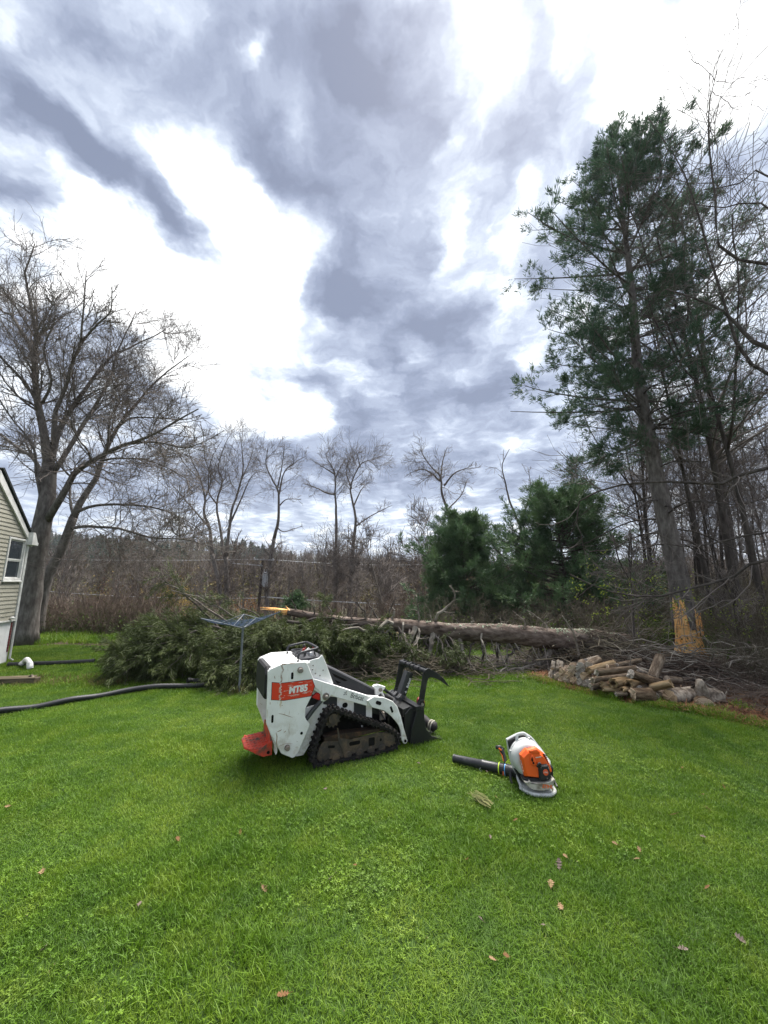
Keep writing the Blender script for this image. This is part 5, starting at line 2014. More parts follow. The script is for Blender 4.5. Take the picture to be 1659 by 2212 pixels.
# lichen flakes on the upper side
m, t, out = new_mat('lichen')
c1 = ramp(t, noise(t, coords(t), 25, 4), [(.35, (.22, .25, .16)), (.65, (.46, .50, .38))])
finish(t, out, c1, .95, .05)
M['lichen'] = m
rg = np.random.default_rng(81)
mb = MB()
for k in range(420):
    f = rg.choice([rg.uniform(1, 9), rg.uniform(3, 10), rg.uniform(12, 24)])
    i = int(f)
    c_ = SP[i] + (SP[i + 1] - SP[i]) * (f - i)
    r_ = SR_[i]
    T_ = SP[i + 1] - SP[i]
    T_ /= np.linalg.norm(T_)
    sd_ = np.array([0, -1., 0])
    up_ = np.array([0, 0, 1.])
    a = rg.normal(rad(62), rad(20))
    o_ = sd_ * math.cos(a) + up_ * math.sin(a)
    q_ = np.cross(T_, o_)
    n_ = 7
    rr = rg.uniform(.008, .032) * (1 - .35 * (a < rad(45)))
    ang = np.linspace(0, 2 * PI, n_, endpoint=False)
    jit = rg.uniform(.6, 1.2, n_) * rr
    cc_ = c_ + o_ * (r_ * 1.035 + .004)
    V = [cc_ + o_ * .006] + [cc_ + T_ * jit[j] * math.cos(ang[j]) + q_ * jit[j] * math.sin(ang[j]) - o_ * .012 for j in range(n_)]
    mb.add(V, None, [(0, 1 + j, 1 + (j + 1) % n_) for j in range(n_)])
mb.build('lichen', 'lichen', ft)['kind'] = 'stuff'
# snapped tip with bright splinters
mb = MB()
tip = SP[-1]
for k in range(22):
    a = rg.uniform(0, 6.28)
    o_ = np.array([0, math.cos(a), math.sin(a)]) * .055 * rg.uniform(.2, 1)
    L = rg.uniform(.08, .35) if k > 4 else rg.uniform(.5, .8)
    up_ = .05 * rg.normal() + (.03 if k > 4 else .12)
    mb.tubes([tip + o_ + np.array([.08, 0, 0]), tip + o_ + np.array([-L * .5, 0, up_ * .5]), tip + o_ * .6 + np.array([-L, 0, up_ * L])], [.026, .018, .003], 5)
mb.tubes([tip + np.array([.05, -.05, .04]), tip + np.array([-.05, -.06, .16])], [.03, .004], 4)
mb.tubes([tip + np.array([-.32, -.02, .05]), tip + np.array([-.33, -.03, -.16])], [.022, .008], 4)
mb.build('snapped_end', 'torn_wood', FP)['kind'] = 'stuff'
LIMBS = [  # traced limbs: points, base radius, depth start/end, pale?
    ([(845, 330), (880, 460), (930, 540), (1000, 640), (1045, 735)], .055, 10.3, 9.6, 1), ([(1035, 270), (1025, 320), (1050, 420), (1080, 510), (1170, 610)], .030, 10.3, 9.8, 1),
    ([(490, 245), (470, 300), (440, 380), (400, 480), (375, 590)], .075, 10.2, 9.8, 1), ([(640, 250), (630, 330), (610, 430), (575, 580)], .085, 10.3, 10.0, 1),
    ([(515, 260), (510, 340), (470, 420), (380, 490)], .03, 10.2, 9.6, 1), ([(525, 320), (520, 430), (508, 570)], .06, 10.5, 10.6, 0),
    ([(610, 330), (575, 450), (540, 545)], .055, 10.5, 10.8, 0), ([(390, 210), (385, 300), (355, 420), (335, 530)], .028, 10.2, 9.8, 1),
    ([(300, 220), (240, 215), (200, 260), (110, 275), (0, 245), (-140, 290)], .06, 10.2, 9.6, 1), ([(130, 285), (128, 380), (120, 470), (105, 550)], .025, 9.9, 9.6, 1),
    ([(285, 250), (235, 330), (180, 420), (150, 520)], .04, 10.3, 10.0, 1), ([(965, 360), (940, 430), (930, 520)], .035, 10.4, 10.2, 0),
    ([(1175, 380), (1160, 470), (1148, 570)], .055, 10.6, 10.7, 0), ([(1340, 405), (1290, 450), (1235, 505), (1210, 570)], .04, 10.6, 10.3, 0),
    ([(1600, 420), (1560, 480), (1500, 545), (1390, 580), (1250, 600)], .075, 10.7, 10.0, 1), ([(1035, 390), (1040, 470), (1036, 590)], .04, 10.6, 10.7, 0),
    ([(1640, 430), (1630, 520), (1625, 600)], .06, 10.9, 10.9, 0), ([(1600, 460), (1540, 560), (1490, 610)], .03, 10.7, 10.2, 1), ([(1510, 400), (1530, 470), (1570, 520)], .03, 10.8, 10.5, 0),
    ([(520, 215), (518, 130), (500, 50), (480, -20)], .028, 10.4, 10.2, 1), ([(650, 215), (670, 150), (760, 75), (805, 30), (805, -20), (770, -90)], .045, 10.4, 10.0, 1),
    ([(632, 215), (610, 130), (575, 65)], .018, 10.4, 10.3, 1), ([(960, 250), (952, 150)], .018, 10.4, 10.4, 1), ([(1195, 265), (1190, 200), (1178, 155)], .014, 10.6, 10.5, 1),
    ([(1385, 250), (1360, 180), (1280, 115)], .030, 10.6, 10.4, 1), ([(1575, 255), (1510, 190), (1415, 120)], .026, 10.8, 10.5, 1), ([(870, 235), (820, 190), (780, 140)], .016, 10.4, 10.6, 0),
    ([(100, 240), (70, 120), (20, 60), (-40, 30)], .035, 10.4, 10.2, 0), ([(300, 180), (320, 120), (280, 90)], .04, 10.4, 10.4, 1), ([(190, 190), (140, 110), (90, 20)], .03, 10.4, 10.6, 0),
    ([(120, 230), (130, 120), (150, 60)], .022, 10.4, 10.3, 1), ([(700, 660), (850, 580), (960, 600), (1045, 680)], .045, 10.0, 9.7, 1), ([(830, 560), (880, 660), (950, 740), (1010, 750)], .02, 9.9, 9.6, 0),
    ([(780, 780), (880, 745), (980, 735), (1045, 735)], .025, 9.6, 9.6, 0), ([(1050, 520), (1130, 515), (1225, 507)], .014, 10.0, 10.1, 1), ([(540, 550), (700, 545), (890, 520)], .014, 10.0, 10.0, 1),
    ([(1080, 680), (1170, 630), (1230, 580)], .03, 9.7, 9.9, 1), ([(0, 590), (140, 610), (230, 660), (310, 690)], .03, 9.5, 9.4, 0), ([(100, 690), (200, 650), (320, 660)], .04, 9.5, 9.6, 1),
    ([(-160, 330), (-60, 420), (60, 560), (220, 640)], .03, 9.8, 9.4, 0), ([(-330, 330), (-250, 300), (-150, 260), (0, 250)], .04, 10.0, 9.9, 0),
    ([(-610, 620), (-420, 480), (-250, 330), (-140, 240), (40, 215)], .045, 9.2, 10.3, 1), ([(-560, 200), (-420, 210), (-290, 170), (-100, 190), (100, 180)], .04, 9.8, 10.3, 0),
    ([(-560, 330), (-450, 270), (-330, 240)], .025, 9.8, 9.9, 1)]
for pts, r0, ya, yb_, pale in LIMBS:
    k = 10
    p = spline(np.array(trace(pts, ya, yb_, zf)), k) - fo
    p[1:-1] += rg.normal(0, .014, (k - 2, 3))
    p[:, 2] = np.maximum(p[:, 2], .012)
    s = np.linspace(0, 1, k)
    rr = r0 * (1 - .66 * s)
    mb = MB()
    mb.tubes(p, rr, 7)
    S, SR2 = grow(rg, p[None], rr[None], 5 if r0 > .02 else 3, .15, 1, (30, 75), (.12, .4), 5, .45, -.03, .22, .35, .005)
    mb.tubes(S, SR2, 4)
    S2, SR3 = grow(rg, S, SR2, 3, .2, 1, (30, 70), (.25, .6), 4, .6, -.02, .25, .4, .0035)
    mb.tubes(S2, SR3, 3)
    mb.build('limb', 'limb_lichen' if pale and 'limb_lichen' in M else ('twig_pale' if pale else 'bark_dark'), FP)

# many thin snapped branches hang from the stem
for k in range(64):
    f = rg.uniform(9, 38)
    i = int(f)
    p0 = SP[i] + (SP[i + 1] - SP[i]) * (f - i)
    dn = rg.random() < .74
    L = rg.uniform(.35, 1.25) if dn else rg.uniform(.2, .75)
    d_ = np.array([rg.normal(-.25, .4), rg.normal(-.45, .35), -1.0 if dn else .9])
    d_ /= np.linalg.norm(d_)
    s = np.linspace(0, 1, 8)[:, None]
    p = p0 + d_ * L * s + rg.normal(0, .10, 3) * np.sin(s * 3) * L + rg.normal(0, .012, (8, 3))
    p[:, 2] = np.maximum(p[:, 2], .02)
    r0 = rg.uniform(.010, .026)
    rr = r0 * (1 - .7 * s[:, 0])
    mb = MB()
    mb.tubes(p, rr, 5)
    S, SR2 = grow(rg, p[None], rr[None], 6, .2, 1, (25, 75), (.15, .5), 5, .5, -.03, .2, .35, .004)
    mb.tubes(S, SR2, 3)
    mb.build('broken_branch', ('twig_pale', 'bark_dark', 'twig', 'twig_pale')[k % 4], FP)

# green crown of the fallen tree: boughs that spill to the ground, each an own bough
CRN = FP
hub = np.array([PT(u, v, y) for u, v, y in ((690, 1345, 10.4), (600, 1352, 10.4), (520, 1362, 10.3), (430, 1375, 10.2), (340, 1395, 10.0))]) - fo
hubs = spline(hub, 30)
mb = MB()
mb.tubes(hubs, .085 * (1 - .7 * np.linspace(0, 1, 30)), 8)
mb.build('limb', 'bark_dark', FP)
ends = []
for k in range(120):
    u = rg.uniform(228, 690)
    top = np.interp(u, [228, 300, 350, 420, 500, 600, 690], [1425, 1362, 1338, 1350, 1358, 1358, 1368])
    bot = np.interp(u, [228, 330, 420, 560, 690], [1458, 1472, 1476, 1482, 1478])
    v = rg.uniform(top, bot)
    ends.append((u, v, rg.uniform(9.0, 11.6) if v < 1440 else rg.uniform(8.7, 9.8)))
for k in range(16):
    ends.append((rg.uniform(455, 545), rg.uniform(1435, 1482), rg.uniform(8.5, 9.0)))
for k in range(46):
    ends.append((rg.uniform(680, 830), rg.uniform(1370, 1468), rg.uniform(9.4, 10.8)))
for k in range(34):
    ends.append((rg.uniform(830, 1045), rg.uniform(1405, 1478), rg.uniform(9.4, 11.2)))
ends += [(345, 1243, 10.0), (360, 1262, 10.0), (372, 1272, 9.9), (450, 1275, 10.2), (700, 1290, 10.6)]
cm = MB()
nb = 0
for (u, v, y) in ends:
    e_ = PT(u, v, y)
    e_[2] = max(e_[2], .06)
    e_ = e_ - fo
    h_ = hubs[min(29, int(np.clip(np.interp(u, [250, 690], [29, 0]) - rg.uniform(3, 9), 0, 29)))] if u < 700 else SP[int(np.clip(np.interp(u, [690, 1040], [36, 20]) - rg.uniform(-1, 1), 0, 39))]
    k = 8
    s = np.linspace(0, 1, k)[:, None]
    mid = .11 * (1 if v < 1440 else 2.5) * rg.uniform(.3, 1) * np.array([0, 0, 1.0])
    p = h_ * (1 - s) + e_ * s + mid * np.sin(s * PI) * np.linalg.norm(e_ - h_) * .4
    p[1:] += rg.normal(0, .03, (k - 1, 3))
    p[:, 2] = np.maximum(p[:, 2], .02)
    rr = (.022 * (1 - .8 * s[:, 0]) + .003) * rg.uniform(.7, 1.4)
    mb = MB()
    mb.tubes(p, rr, 5)
    sparse = u > 830 or v < 1300
    S, SRR = grow(rg, p[None], rr[None], 9 if sparse else 17, .35, 1, (20, 60), (.2, .5), 5, .5, -.06, .14, .4, .004, fall=.3)
    S[..., 2] = np.maximum(S[..., 2], .02)
    mb.tubes(S, SRR, 3)
    bo = mb.build('bough', 'twig' if nb % 3 else 'bark_dark', FP)
    nt = 16 if sparse else 30
    idx = np.repeat(np.arange(len(S)), nt)
    tt = rg.random(len(idx)) ** .7 * 4
    i = np.clip(tt.astype(int), 0, 3)
    C = S[idx, i] + (S[idx, i + 1] - S[idx, i]) * (tt - i)[:, None] + rg.normal(0, .035, (len(idx), 3))
    C[:, 2] = np.maximum(C[:, 2], .03)
    D = S[idx, i + 1] - S[idx, i]
    D /= np.linalg.norm(D, axis=1, keepdims=True) + 1e-9
    g = MB()
    tufts(g, rg, C, D, 4, .12, .0105, .42, droop=.25)
    g.build('needle_spray', 'needle_olive', bo)['kind'] = 'stuff'
    nb += 1

# ================================================================== log pile, brush pile, pine straw
m, t, out = new_mat('log_bark')
v = coords(t, 'Object', (1.2, 6, 6))
f1 = noise(t, v, 3.0, 8, .7)
oi = N(t, 'ShaderNodeObjectInfo')
c1 = ramp(t, f1, [(.30, (.022, .016, .012)), (.46, (.085, .064, .048)), (.60, (.19, .155, .12)), (.76, (.33, .29, .24))])
tint = ramp(t, oi.outputs['Random'], [(0, (.75, .66, .55)), (.5, (1, .96, .9)), (1, (1.2, 1.2, 1.2))])
finish(t, out, mix(t, 1.0, c1, tint, 'MULTIPLY'), .95, .1, f1, .02)
M['log_bark'] = m
m, t, out = new_mat('log_end')
v = coords(t, 'Object')
wv = N(t, 'ShaderNodeTexWave', wave_type='RINGS', rings_direction='X')
wv.inputs['Scale'].default_value = 14
wv.inputs['Distortion'].default_value = 3.0
wv.inputs['Detail'].default_value = 4
t.links.new(v, wv.inputs[0])
c1 = ramp(t, wv.outputs['Fac'], [(.0, (.30, .265, .235)), (.6, (.42, .38, .34)), (1, (.50, .46, .41))])
st = noise(t, v, 6, 6, .7)
c1 = mix(t, step(t, st, .48, .66), c1, (.17, .14, .115))
oi = N(t, 'ShaderNodeObjectInfo')
warm = ramp(t, oi.outputs['Random'], [(0, (.8, .8, .8)), (.6, (1.0, .96, .9)), (1, (1.25, .98, .7))])
finish(t, out, mix(t, 1.0, c1, warm, 'MULTIPLY'), .9, .1, wv.outputs['Fac'], .004)
M['log_end'] = m
M['wood_weathered'] = simple('wood_weathered', [(.34, (.035, .028, .023)), (.45, (.13, .104, .082)), (.62, (.29, .25, .205))], 9, 9, .9, .1, stretch=(1, 1, 1), bump_d=.02)
M['wood_split'] = simple('wood_split', [(.30, (.045, .028, .016)), (.47, (.17, .115, .062)), (.70, (.36, .27, .165))], 5, 8, .9, .1, stretch=(.3, 2, 2), bump_d=.02)


def log(label, p0, p1, r0, r1=None, seed=0, bark='log_bark', group=None, name='log', hollow=False):
    """a log from p0 to p1; p0 is the cut end that shows"""
    rg = np.random.default_rng(seed)
    p0, p1 = np.array(p0, dtype=float), np.array(p1, dtype=float)
    r1 = r1 or r0
    ax = p1 - p0
    L = np.linalg.norm(ax)
    root = empty(name, p0, 0, label, 'log', group)
    root.rotation_mode = 'QUATERNION'
    root.rotation_quaternion = Vector(ax).to_track_quat('X', 'Z')
    n, k = 18, 8
    a = np.linspace(0, 2 * PI, n, endpoint=False)
    ecc = 1 + .07 * np.cos(2 * a + rg.uniform(0, 6)) + .03 * np.cos(3 * a + rg.uniform(0, 6)) + rg.normal(0, .012, n)
    V = []
    for i in range(k):
        s = i / (k - 1)
        r = (r0 + (r1 - r0) * s) * (1 + .03 * rg.normal())
        bend = .05 * L * math.sin(s * PI) * (.3 + rg.random() * .2)
        e = ecc + rg.normal(0, .016, n)
        e = e * (1 + .05 * np.abs(np.sin(a * 5 + i * .7)))
        V.append(np.stack([np.full(n, s * L) + (rg.normal(0, .012, n) if i in (0, k - 1) else 0), r * e * np.cos(a), r * e * np.sin(a) + bend * .3], 1))
    g = MB()
    Q = [(i * n + j, (i + 1) * n + j, (i + 1) * n + (j + 1) % n, i * n + (j + 1) % n) for i in range(k - 1) for j in range(n)]
    g.add(np.concatenate(V), [q[::-1] for q in Q])
    g.build('bark', bark, root, smooth=True)
    for en, ring, dx in ((0, V[0], -.003), (1, V[-1], .003)):
        g = MB()
        c_ = ring.mean(0)
        rim = c_ + (ring - c_) * (.93 if not hollow else .95)
        rim[:, 0] += dx + rg.normal(0, .003, n)
        if hollow:
            inn = c_ + (ring - c_) * .55 * (1 + rg.normal(0, .12, (n, 1)))
            inn[:, 0] += dx
            deep = inn.copy()
            deep[:, 0] += .18 if en == 0 else -.18
            VV = np.concatenate([ring, rim, inn, deep, [deep.mean(0)]])
            T = [(3 * n + j, 3 * n + (j + 1) % n, 4 * n) for j in range(n)]
            Qs = [(b * n + j, b * n + (j + 1) % n, (b + 1) * n + (j + 1) % n, (b + 1) * n + j) for b in range(3) for j in range(n)]
            g.add(VV, Qs, T)
        else:
            cc_ = c_.copy()
            cc_[0] += dx
            VV = np.concatenate([ring, rim, [cc_]])
            T = [(n + j, n + (j + 1) % n, 2 * n) for j in range(n)]
            Qs = [(j, (j + 1) % n, n + (j + 1) % n, n + j) for j in range(n)]
            g.add(VV, Qs, T)
        g.build('cut_end', 'log_end' if bark != 'wood_split' else 'wood_split', root)
    return root


def zg(zx, zy):
    return (2100 + zx / 2.074) * .5486, (2550 + zy / 2.074) * .5486


def lg(zx, zy, Y):
    return PT(*zg(zx, zy), Y)


# logs lying across the row, sawn ends towards the lawn: (x, y, radius px) on the enlargement
row = [(340, 270, 31), (390, 288, 33), (450, 298, 40), (296, 226, 30), (372, 226, 27), (424, 236, 34), (322, 178, 36), (240, 208, 32), (236, 272, 32), (280, 264, 32), (198, 235, 26), (385, 162, 36)]
for i, (zx, zy, rp) in enumerate(row):
    Y = np.interp(zx, [130, 500], [9.15, 8.35])
    p0 = lg(zx, zy, Y)
    r_ = rp * .2645 / FPX * Y * 1.0
    p0[2] = max(p0[2], r_ * .9)
    d_ = np.array([.56 + .12 * math.sin(i * 2), .82, .03 * math.sin(i * 3)])
    log('weathered grey round log stacked with its sawn end facing the lawn', p0, p0 + d_ * (.42 + .08 * math.sin(i * 5)), r_, None, 900 + i, group='round logs at the grassy end of the log pile')
for i, (zx, zy, h_) in enumerate(((150, 225, 70), (172, 200, 60), (205, 150, 55), (185, 265, 60), (225, 150, 40), (135, 245, 50), (160, 150, 50))):
    Y = np.interp(zx, [130, 500], [9.3, 8.5])
    p0 = lg(zx, zy + h_ * .5, Y)
    p1 = lg(zx + 6, zy - h_ * .5, Y + .1)
    p0[2] = max(p0[2], .03)
    log('split grey stick of firewood at the far end of the log pile', p0, p1 + np.array([0, 0, .03]), .05, .045, 930 + i, 'wood_weathered', group='split firewood at the far end of the log pile')
LOGS = [
    ('short log with orange tinged sawn end on top of the stacked round logs', (448, 150), (525, 105), 8.55, 8.9, 33, 'log_bark', 0),
    ('bleached log lying on top of the stack beside the orange ended one', (430, 118), (530, 85), 8.8, 9.1, 24, 'wood_weathered', 0),
    ('split tan log with flat face leaning on the pile top', (448, 190), (655, 128), 8.35, 8.75, 25, 'wood_split', 0),
    ('long bark covered log lying level along the pile top', (515, 206), (835, 172), 8.05, 8.15, 27, 'log_bark', 0),
    ('log with round pale sawn end at the middle of the pile', (795, 215), (1040, 300), 7.75, 8.05, 32, 'log_bark', 0),
    ('dark log with rotten core under the long level log', (482, 268), (770, 232), 8.1, 8.35, 22, 'log_bark', 1),
    ('hollow rotten log showing orange wood low in the pile', (650, 292), (800, 270), 7.85, 8.2, 36, 'wood_split', 1),
    ('broken hollow log with bright torn edge beside the hollow one', (775, 305), (880, 285), 7.8, 8.2, 34, 'wood_split', 1),
    ('thick short chunk with cracked grey bark resting on the grass edge', (812, 385), (972, 388), 7.62, 7.62, 46, 'log_bark', 0),
    ('log with fresh tan sawn end pointing along the pile', (1128, 296), (960, 328), 7.55, 7.8, 31, 'wood_split', 0),
    ('big smooth grey log lying beside the flared stump piece', (1115, 412), (1335, 388), 7.55, 7.75, 55, 'wood_weathered', 0),
    ('thin log tucked under the log with the fresh tan end', (960, 372), (1090, 385), 7.8, 7.9, 24, 'log_bark', 0),
    ('crooked bark log propped upright against the brush pile', (975, 250), (1040, 80), 8.2, 8.5, 34, 'log_bark', 0),
    ('short mossy log at the back of the pile below the propped one', (1090, 265), (1200, 270), 8.2, 8.4, 28, 'log_bark', 0),
    ('gnarled log behind the log with the round pale end', (835, 180), (925, 225), 8.3, 8.5, 26, 'wood_weathered', 0),
    ('grey log half hidden at the back beneath the brush sticks', (680, 150), (870, 105), 8.6, 8.9, 20, 'log_bark', 0),
    ('rotten flat slab of wood at the bottom of the pile', (570, 335), (690, 345), 7.95, 7.9, 18, 'wood_split', 0),
    ('grey slab lying in the pine straw under the hollow logs', (675, 378), (760, 378), 7.75, 7.75, 16, 'log_bark', 0),
    ('dark bark strip wedged under the stacked round logs', (470, 320), (600, 300), 8.2, 8.3, 22, 'log_bark', 0),
    ('short dark split piece below the log with rotten core', (560, 300), (640, 318), 8.0, 8.1, 20, 'wood_split', 0),
    ('dark round billet under the log with round pale end', (870, 340), (960, 330), 7.75, 8.1, 26, 'log_bark', 0),
    ('stubby broken piece leaning on the thick chunk', (720, 345), (800, 340), 7.75, 7.9, 20, 'wood_split', 1),
    ('brown billet showing between the two tan split logs', (600, 165), (700, 160), 8.5, 8.7, 22, 'log_bark', 0),
    ('mossy butt of a log between the chunk and the big smooth log', (1000, 395), (1090, 375), 7.7, 7.9, 28, 'log_bark', 0),
]
for i, (lab, a, b, ya, yb_, rp, bk, hol) in enumerate(LOGS):
    p0, p1 = lg(*a, ya), lg(*b, yb_)
    r_ = rp * .2645 / FPX * ya
    dz = min(p0[2], p1[2]) - r_
    if dz < -.02:
        p0[2] = max(p0[2], r_ - .02)
        p1[2] = max(p1[2], r_ - .02)
    log(lab, p0, p1, r_, r_ * (.88 if i % 2 else 1.05), 960 + i, bk, hollow=bool(hol))
# flared bleached stump piece and the half buried sawn round
root = empty('stump_piece', lg(1430, 440, 7.55), 0, 'bleached flared stump piece with a tall pale face at the end of the pile', 'log')
so = np.array(root.location)
rg = np.random.default_rng(991)
prof = [(0, .17, 1.0), (.10, .15, .85), (.25, .13, .8), (.38, .12, .8), (.50, .10, .75), (.56, .05, .7)]
n = 18
a = np.linspace(0, 2 * PI, n, endpoint=False)
V = []
for i, (d_, r_, fl) in enumerate(prof):
    e = 1 + .16 * np.cos(3 * a + .6) * (1 - d_) + .06 * np.cos(7 * a + d_ * 5) + rg.normal(0, .03, n)
    V.append(np.stack([np.full(n, d_) + rg.normal(0, .012, n) - .04 * np.cos(a), r_ * e * np.cos(a), r_ * e * np.sin(a) * (1.25 if i == 0 else 1.0)], 1))
g = MB()
g.add(np.concatenate(V), [(i * n + j, i * n + (j + 1) % n, (i + 1) * n + (j + 1) % n, (i + 1) * n + j) for i in range(len(prof) - 1) for j in range(n)])
g.f.append(list(range(n))[::-1])
g.fm.append(0)
g.f.append(list(range((len(prof) - 1) * n, len(prof) * n)))
g.fm.append(0)
g.xform(Matrix.Translation((-.14, 0, .10)) @ Matrix.Rotation(rad(18), 4, 'Z') @ Matrix.Rotation(rad(6), 4, 'Y'))
g.build('flared_body', 'wood_weathered', root, smooth='angle')
g = MB()
g.prism([(-.20, 0), (-.19, .22), (-.16, .38), (-.08, .39), (-.01, .27), (.02, .0)], -.06, .06, 'y', .03)
g.build('pale_face', 'wood_weathered', root, smooth=True)
log('dark sawn round sunk on edge in front of the bleached stump piece', lg(1400, 470, 7.35) - np.array([0, 0, .03]), lg(1400, 470, 7.35) + np.array([.08, .16, -.03]), .15, .15, 995)

# the brush pile behind the logs
rg = np.random.default_rng(83)


def stick_heap(name, label, n, cx, cy, sx, sy, hmax, mat, r=(.006, .02), L=(.5, 1.8), rot=0.0):
    g = MB()
    X = rg.normal(0, 1, n) * sx * .55
    Y = rg.normal(0, 1, n) * sy * .55
    env = hmax * np.exp(-(X / sx) ** 2 - (Y / sy) ** 2)
    Z = env * rg.random(n) ** .6 + .02
    az = rg.uniform(0, 2 * PI, n)
    el = rg.normal(0, .15, n)
    le = rg.uniform(L[0], L[1], n)
    k = 5
    s = np.linspace(-.5, .5, k)
    d = np.stack([np.cos(az) * np.cos(el), np.sin(az) * np.cos(el) * .7, np.sin(el)], 1)
    cr, sr = math.cos(rot), math.sin(rot)
    C = np.stack([cx + X * cr - Y * sr, cy + X * sr + Y * cr, Z], 1)
    P = C[:, None] + d[:, None] * (le[:, None] * s[None])[..., None] + rg.normal(0, .035, (n, k, 3)) * le[:, None, None]
    P[..., 2] = np.maximum(P[..., 2], .01)
    R = rg.uniform(r[0], r[1], n)[:, None] * np.linspace(1, .4, k)[None]
    g.tubes(P, R, 4)
    S, SR2 = grow(rg, P, R, 2, .2, 1, (25, 60), (.2, .5), 4, .6, 0, .2, .4, .003)
    S[..., 2] = np.maximum(S[..., 2], .01)
    g.tubes(S, SR2, 3)
    return tag(g.build(name, mat), label, None, None, 'stuff')


stick_heap('brush_pile', 'long heap of dead brown sticks behind the log pile', 1400, 7.35, 9.6, 2.4, .9, .33, 'brush_brown', rot=rad(-18))
stick_heap('brush_pile', 'grey twig tangle at the foot of the scarred pine', 800, 8.0, 9.3, 2.6, .8, .22, 'twig', (.004, .013), rot=rad(-20))
stick_heap('brush_pile', 'pale bare sticks lying over the brush heap', 90, 7.1, 9.2, 1.9, .8, 1.05, 'twig_pale', (.008, .02), (.6, 1.9), rad(-18))
stick_heap('brush_pile', 'dark broken branches around the buried trunk butt', 520, 5.6, 10.9, 1.7, .8, .95, 'brush_dark', (.006, .018), rot=rad(-8))
stick_heap('twig_litter', 'loose twigs littering the ground under the fallen trunk', 420, 3.4, 11.0, 3.2, .9, .16, 'twig', (.004, .012), (.3, 1.0))
stick_heap('twig_litter', 'tangle of snapped twigs lying under the fallen crown', 700, -.2, 9.9, 2.6, .8, .5, 'brush_dark', (.004, .014), (.4, 1.4))
stick_heap('twig_litter', 'loose twigs and stalks in front of the woods by the frame edge', 260, 7.6, 7.6, 1.6, .8, .25, 'brush_brown', (.003, .010), (.3, 1.0), rad(-25))
for (u0, v0, u1, v1, um, vm, Y, r_, lab) in (
        (1250, 1415, 1215, 1330, 1240, 1370, 9.6, .03, 'forked bleached limb standing up out of the brush heap nearest the trunk'),
        (1440, 1470, 1360, 1435, 1400, 1450, 8.9, .03, 'pale branch lying along the top of the brush heap'),
        (1345, 1470, 1352, 1400, 1362, 1432, 8.7, .015, 'curved white stick hooked over the propped log'),
        (1555, 1440, 1659, 1400, 1610, 1420, 9.2, .035, 'pale lichen spotted limb leaning beside the woods edge')):
    st = empty('dead_limb', PT(u0, v0, Y), 0, lab, 'branch')
    p = spline(np.array([PT(u0, v0, Y), PT(um, vm, Y - .1), PT(u1, v1, Y - .2)]), 9) - np.array(st.location)
    g = MB()
    rr = r_ * np.linspace(1, .35, 9)
    g.tubes(p, rr, 7)
    g.build('stem', 'twig_pale', st)
    S, SR2 = grow(rg, p[None], rr[None], 5, .3, 1, (30, 60), (.25, .6), 5, .5, .05, .2, .3, .004)
    g = MB()
    g.tubes(S, SR2, 4)
    g.build('side_twig', 'twig_pale', st)['kind'] = 'stuff'

# pine straw bed along the grass edge
m, t, out = new_mat('pine_straw')
v = coords(t, 'World')
f1 = noise(t, coords(t, 'World', (30, 30, 30)), 1.0, 7, .75)
f2 = noise(t, v, 1.6, 4)
c1 = ramp(t, f1, [(.3, (.030, .013, .008)), (.5, (.072, .036, .022)), (.7, (.15, .085, .055))])
c2 = ramp(t, f1, [(.3, (.035, .024, .015)), (.7, (.16, .115, .075))])
finish(t, out, mix(t, step(t, f2, .40, .54), c1, c2), .95, .1, f1, .02)
M['pine_straw'] = m
M['straw_red'] = simple('straw_red', [(.3, (.06, .026, .014)), (.5, (.14, .062, .032)), (.75, (.27, .15, .085))], 1.5, 5, .9, .1, kind='World')
edge = [np.array([3.0, 10.0]), E1[:2], np.array([3.62, 8.95]), E2[:2], E3[:2], E4[:2], E5[:2], np.array([8.2, 4.2])]
back = [np.array([12, 6.5]), np.array([9.5, 8.6]), np.array([7.6, 9.4]), np.array([6.0, 10.6]), np.array([4.6, 11.0])]
ep = [tuple(x[:2] + np.array([-.06, -.06])) for x in edge] + [tuple(x) for x in back]
g = MB()
g.poly(np.column_stack([np.array(ep), np.full(len(ep), .006)]), [list(range(len(ep)))])
tag(g.build('pine_straw_bed', 'pine_straw'), kind='structure')
n = 9000
ed = np.array([x[:2] for x in edge[1:]])
seg = rg.integers(0, len(ed) - 1, n)
w_ = rg.random(n)[:, None]
pos = ed[seg] * (1 - w_) + ed[seg + 1] * w_ + np.abs(rg.normal(0, .45, (n, 1))) * np.array([[.62, .78]]) + rg.normal(0, .05, (n, 2))
az = rg.uniform(0, PI, n)
Ln = rg.uniform(.05, .13, n)
d = np.stack([np.cos(az) * Ln, np.sin(az) * Ln, rg.normal(0, .25, n) * Ln], 1)
c_ = np.column_stack([pos, rg.uniform(.012, .05, n)])
g = MB()
sd_ = np.stack([-np.sin(az), np.cos(az), np.zeros(n)], 1) * .004
V = np.stack([c_ - d - sd_, c_ - d + sd_, c_ + d + sd_, c_ + d - sd_], 1).reshape(-1, 3)
g.add(V, np.arange(n)[:, None] * 4 + np.array([[0, 1, 2, 3]]))
tag(g.build('pine_needle_litter', 'straw_red'), 'rust red fallen pine needles strewn along the grass edge', None, None, 'stuff')
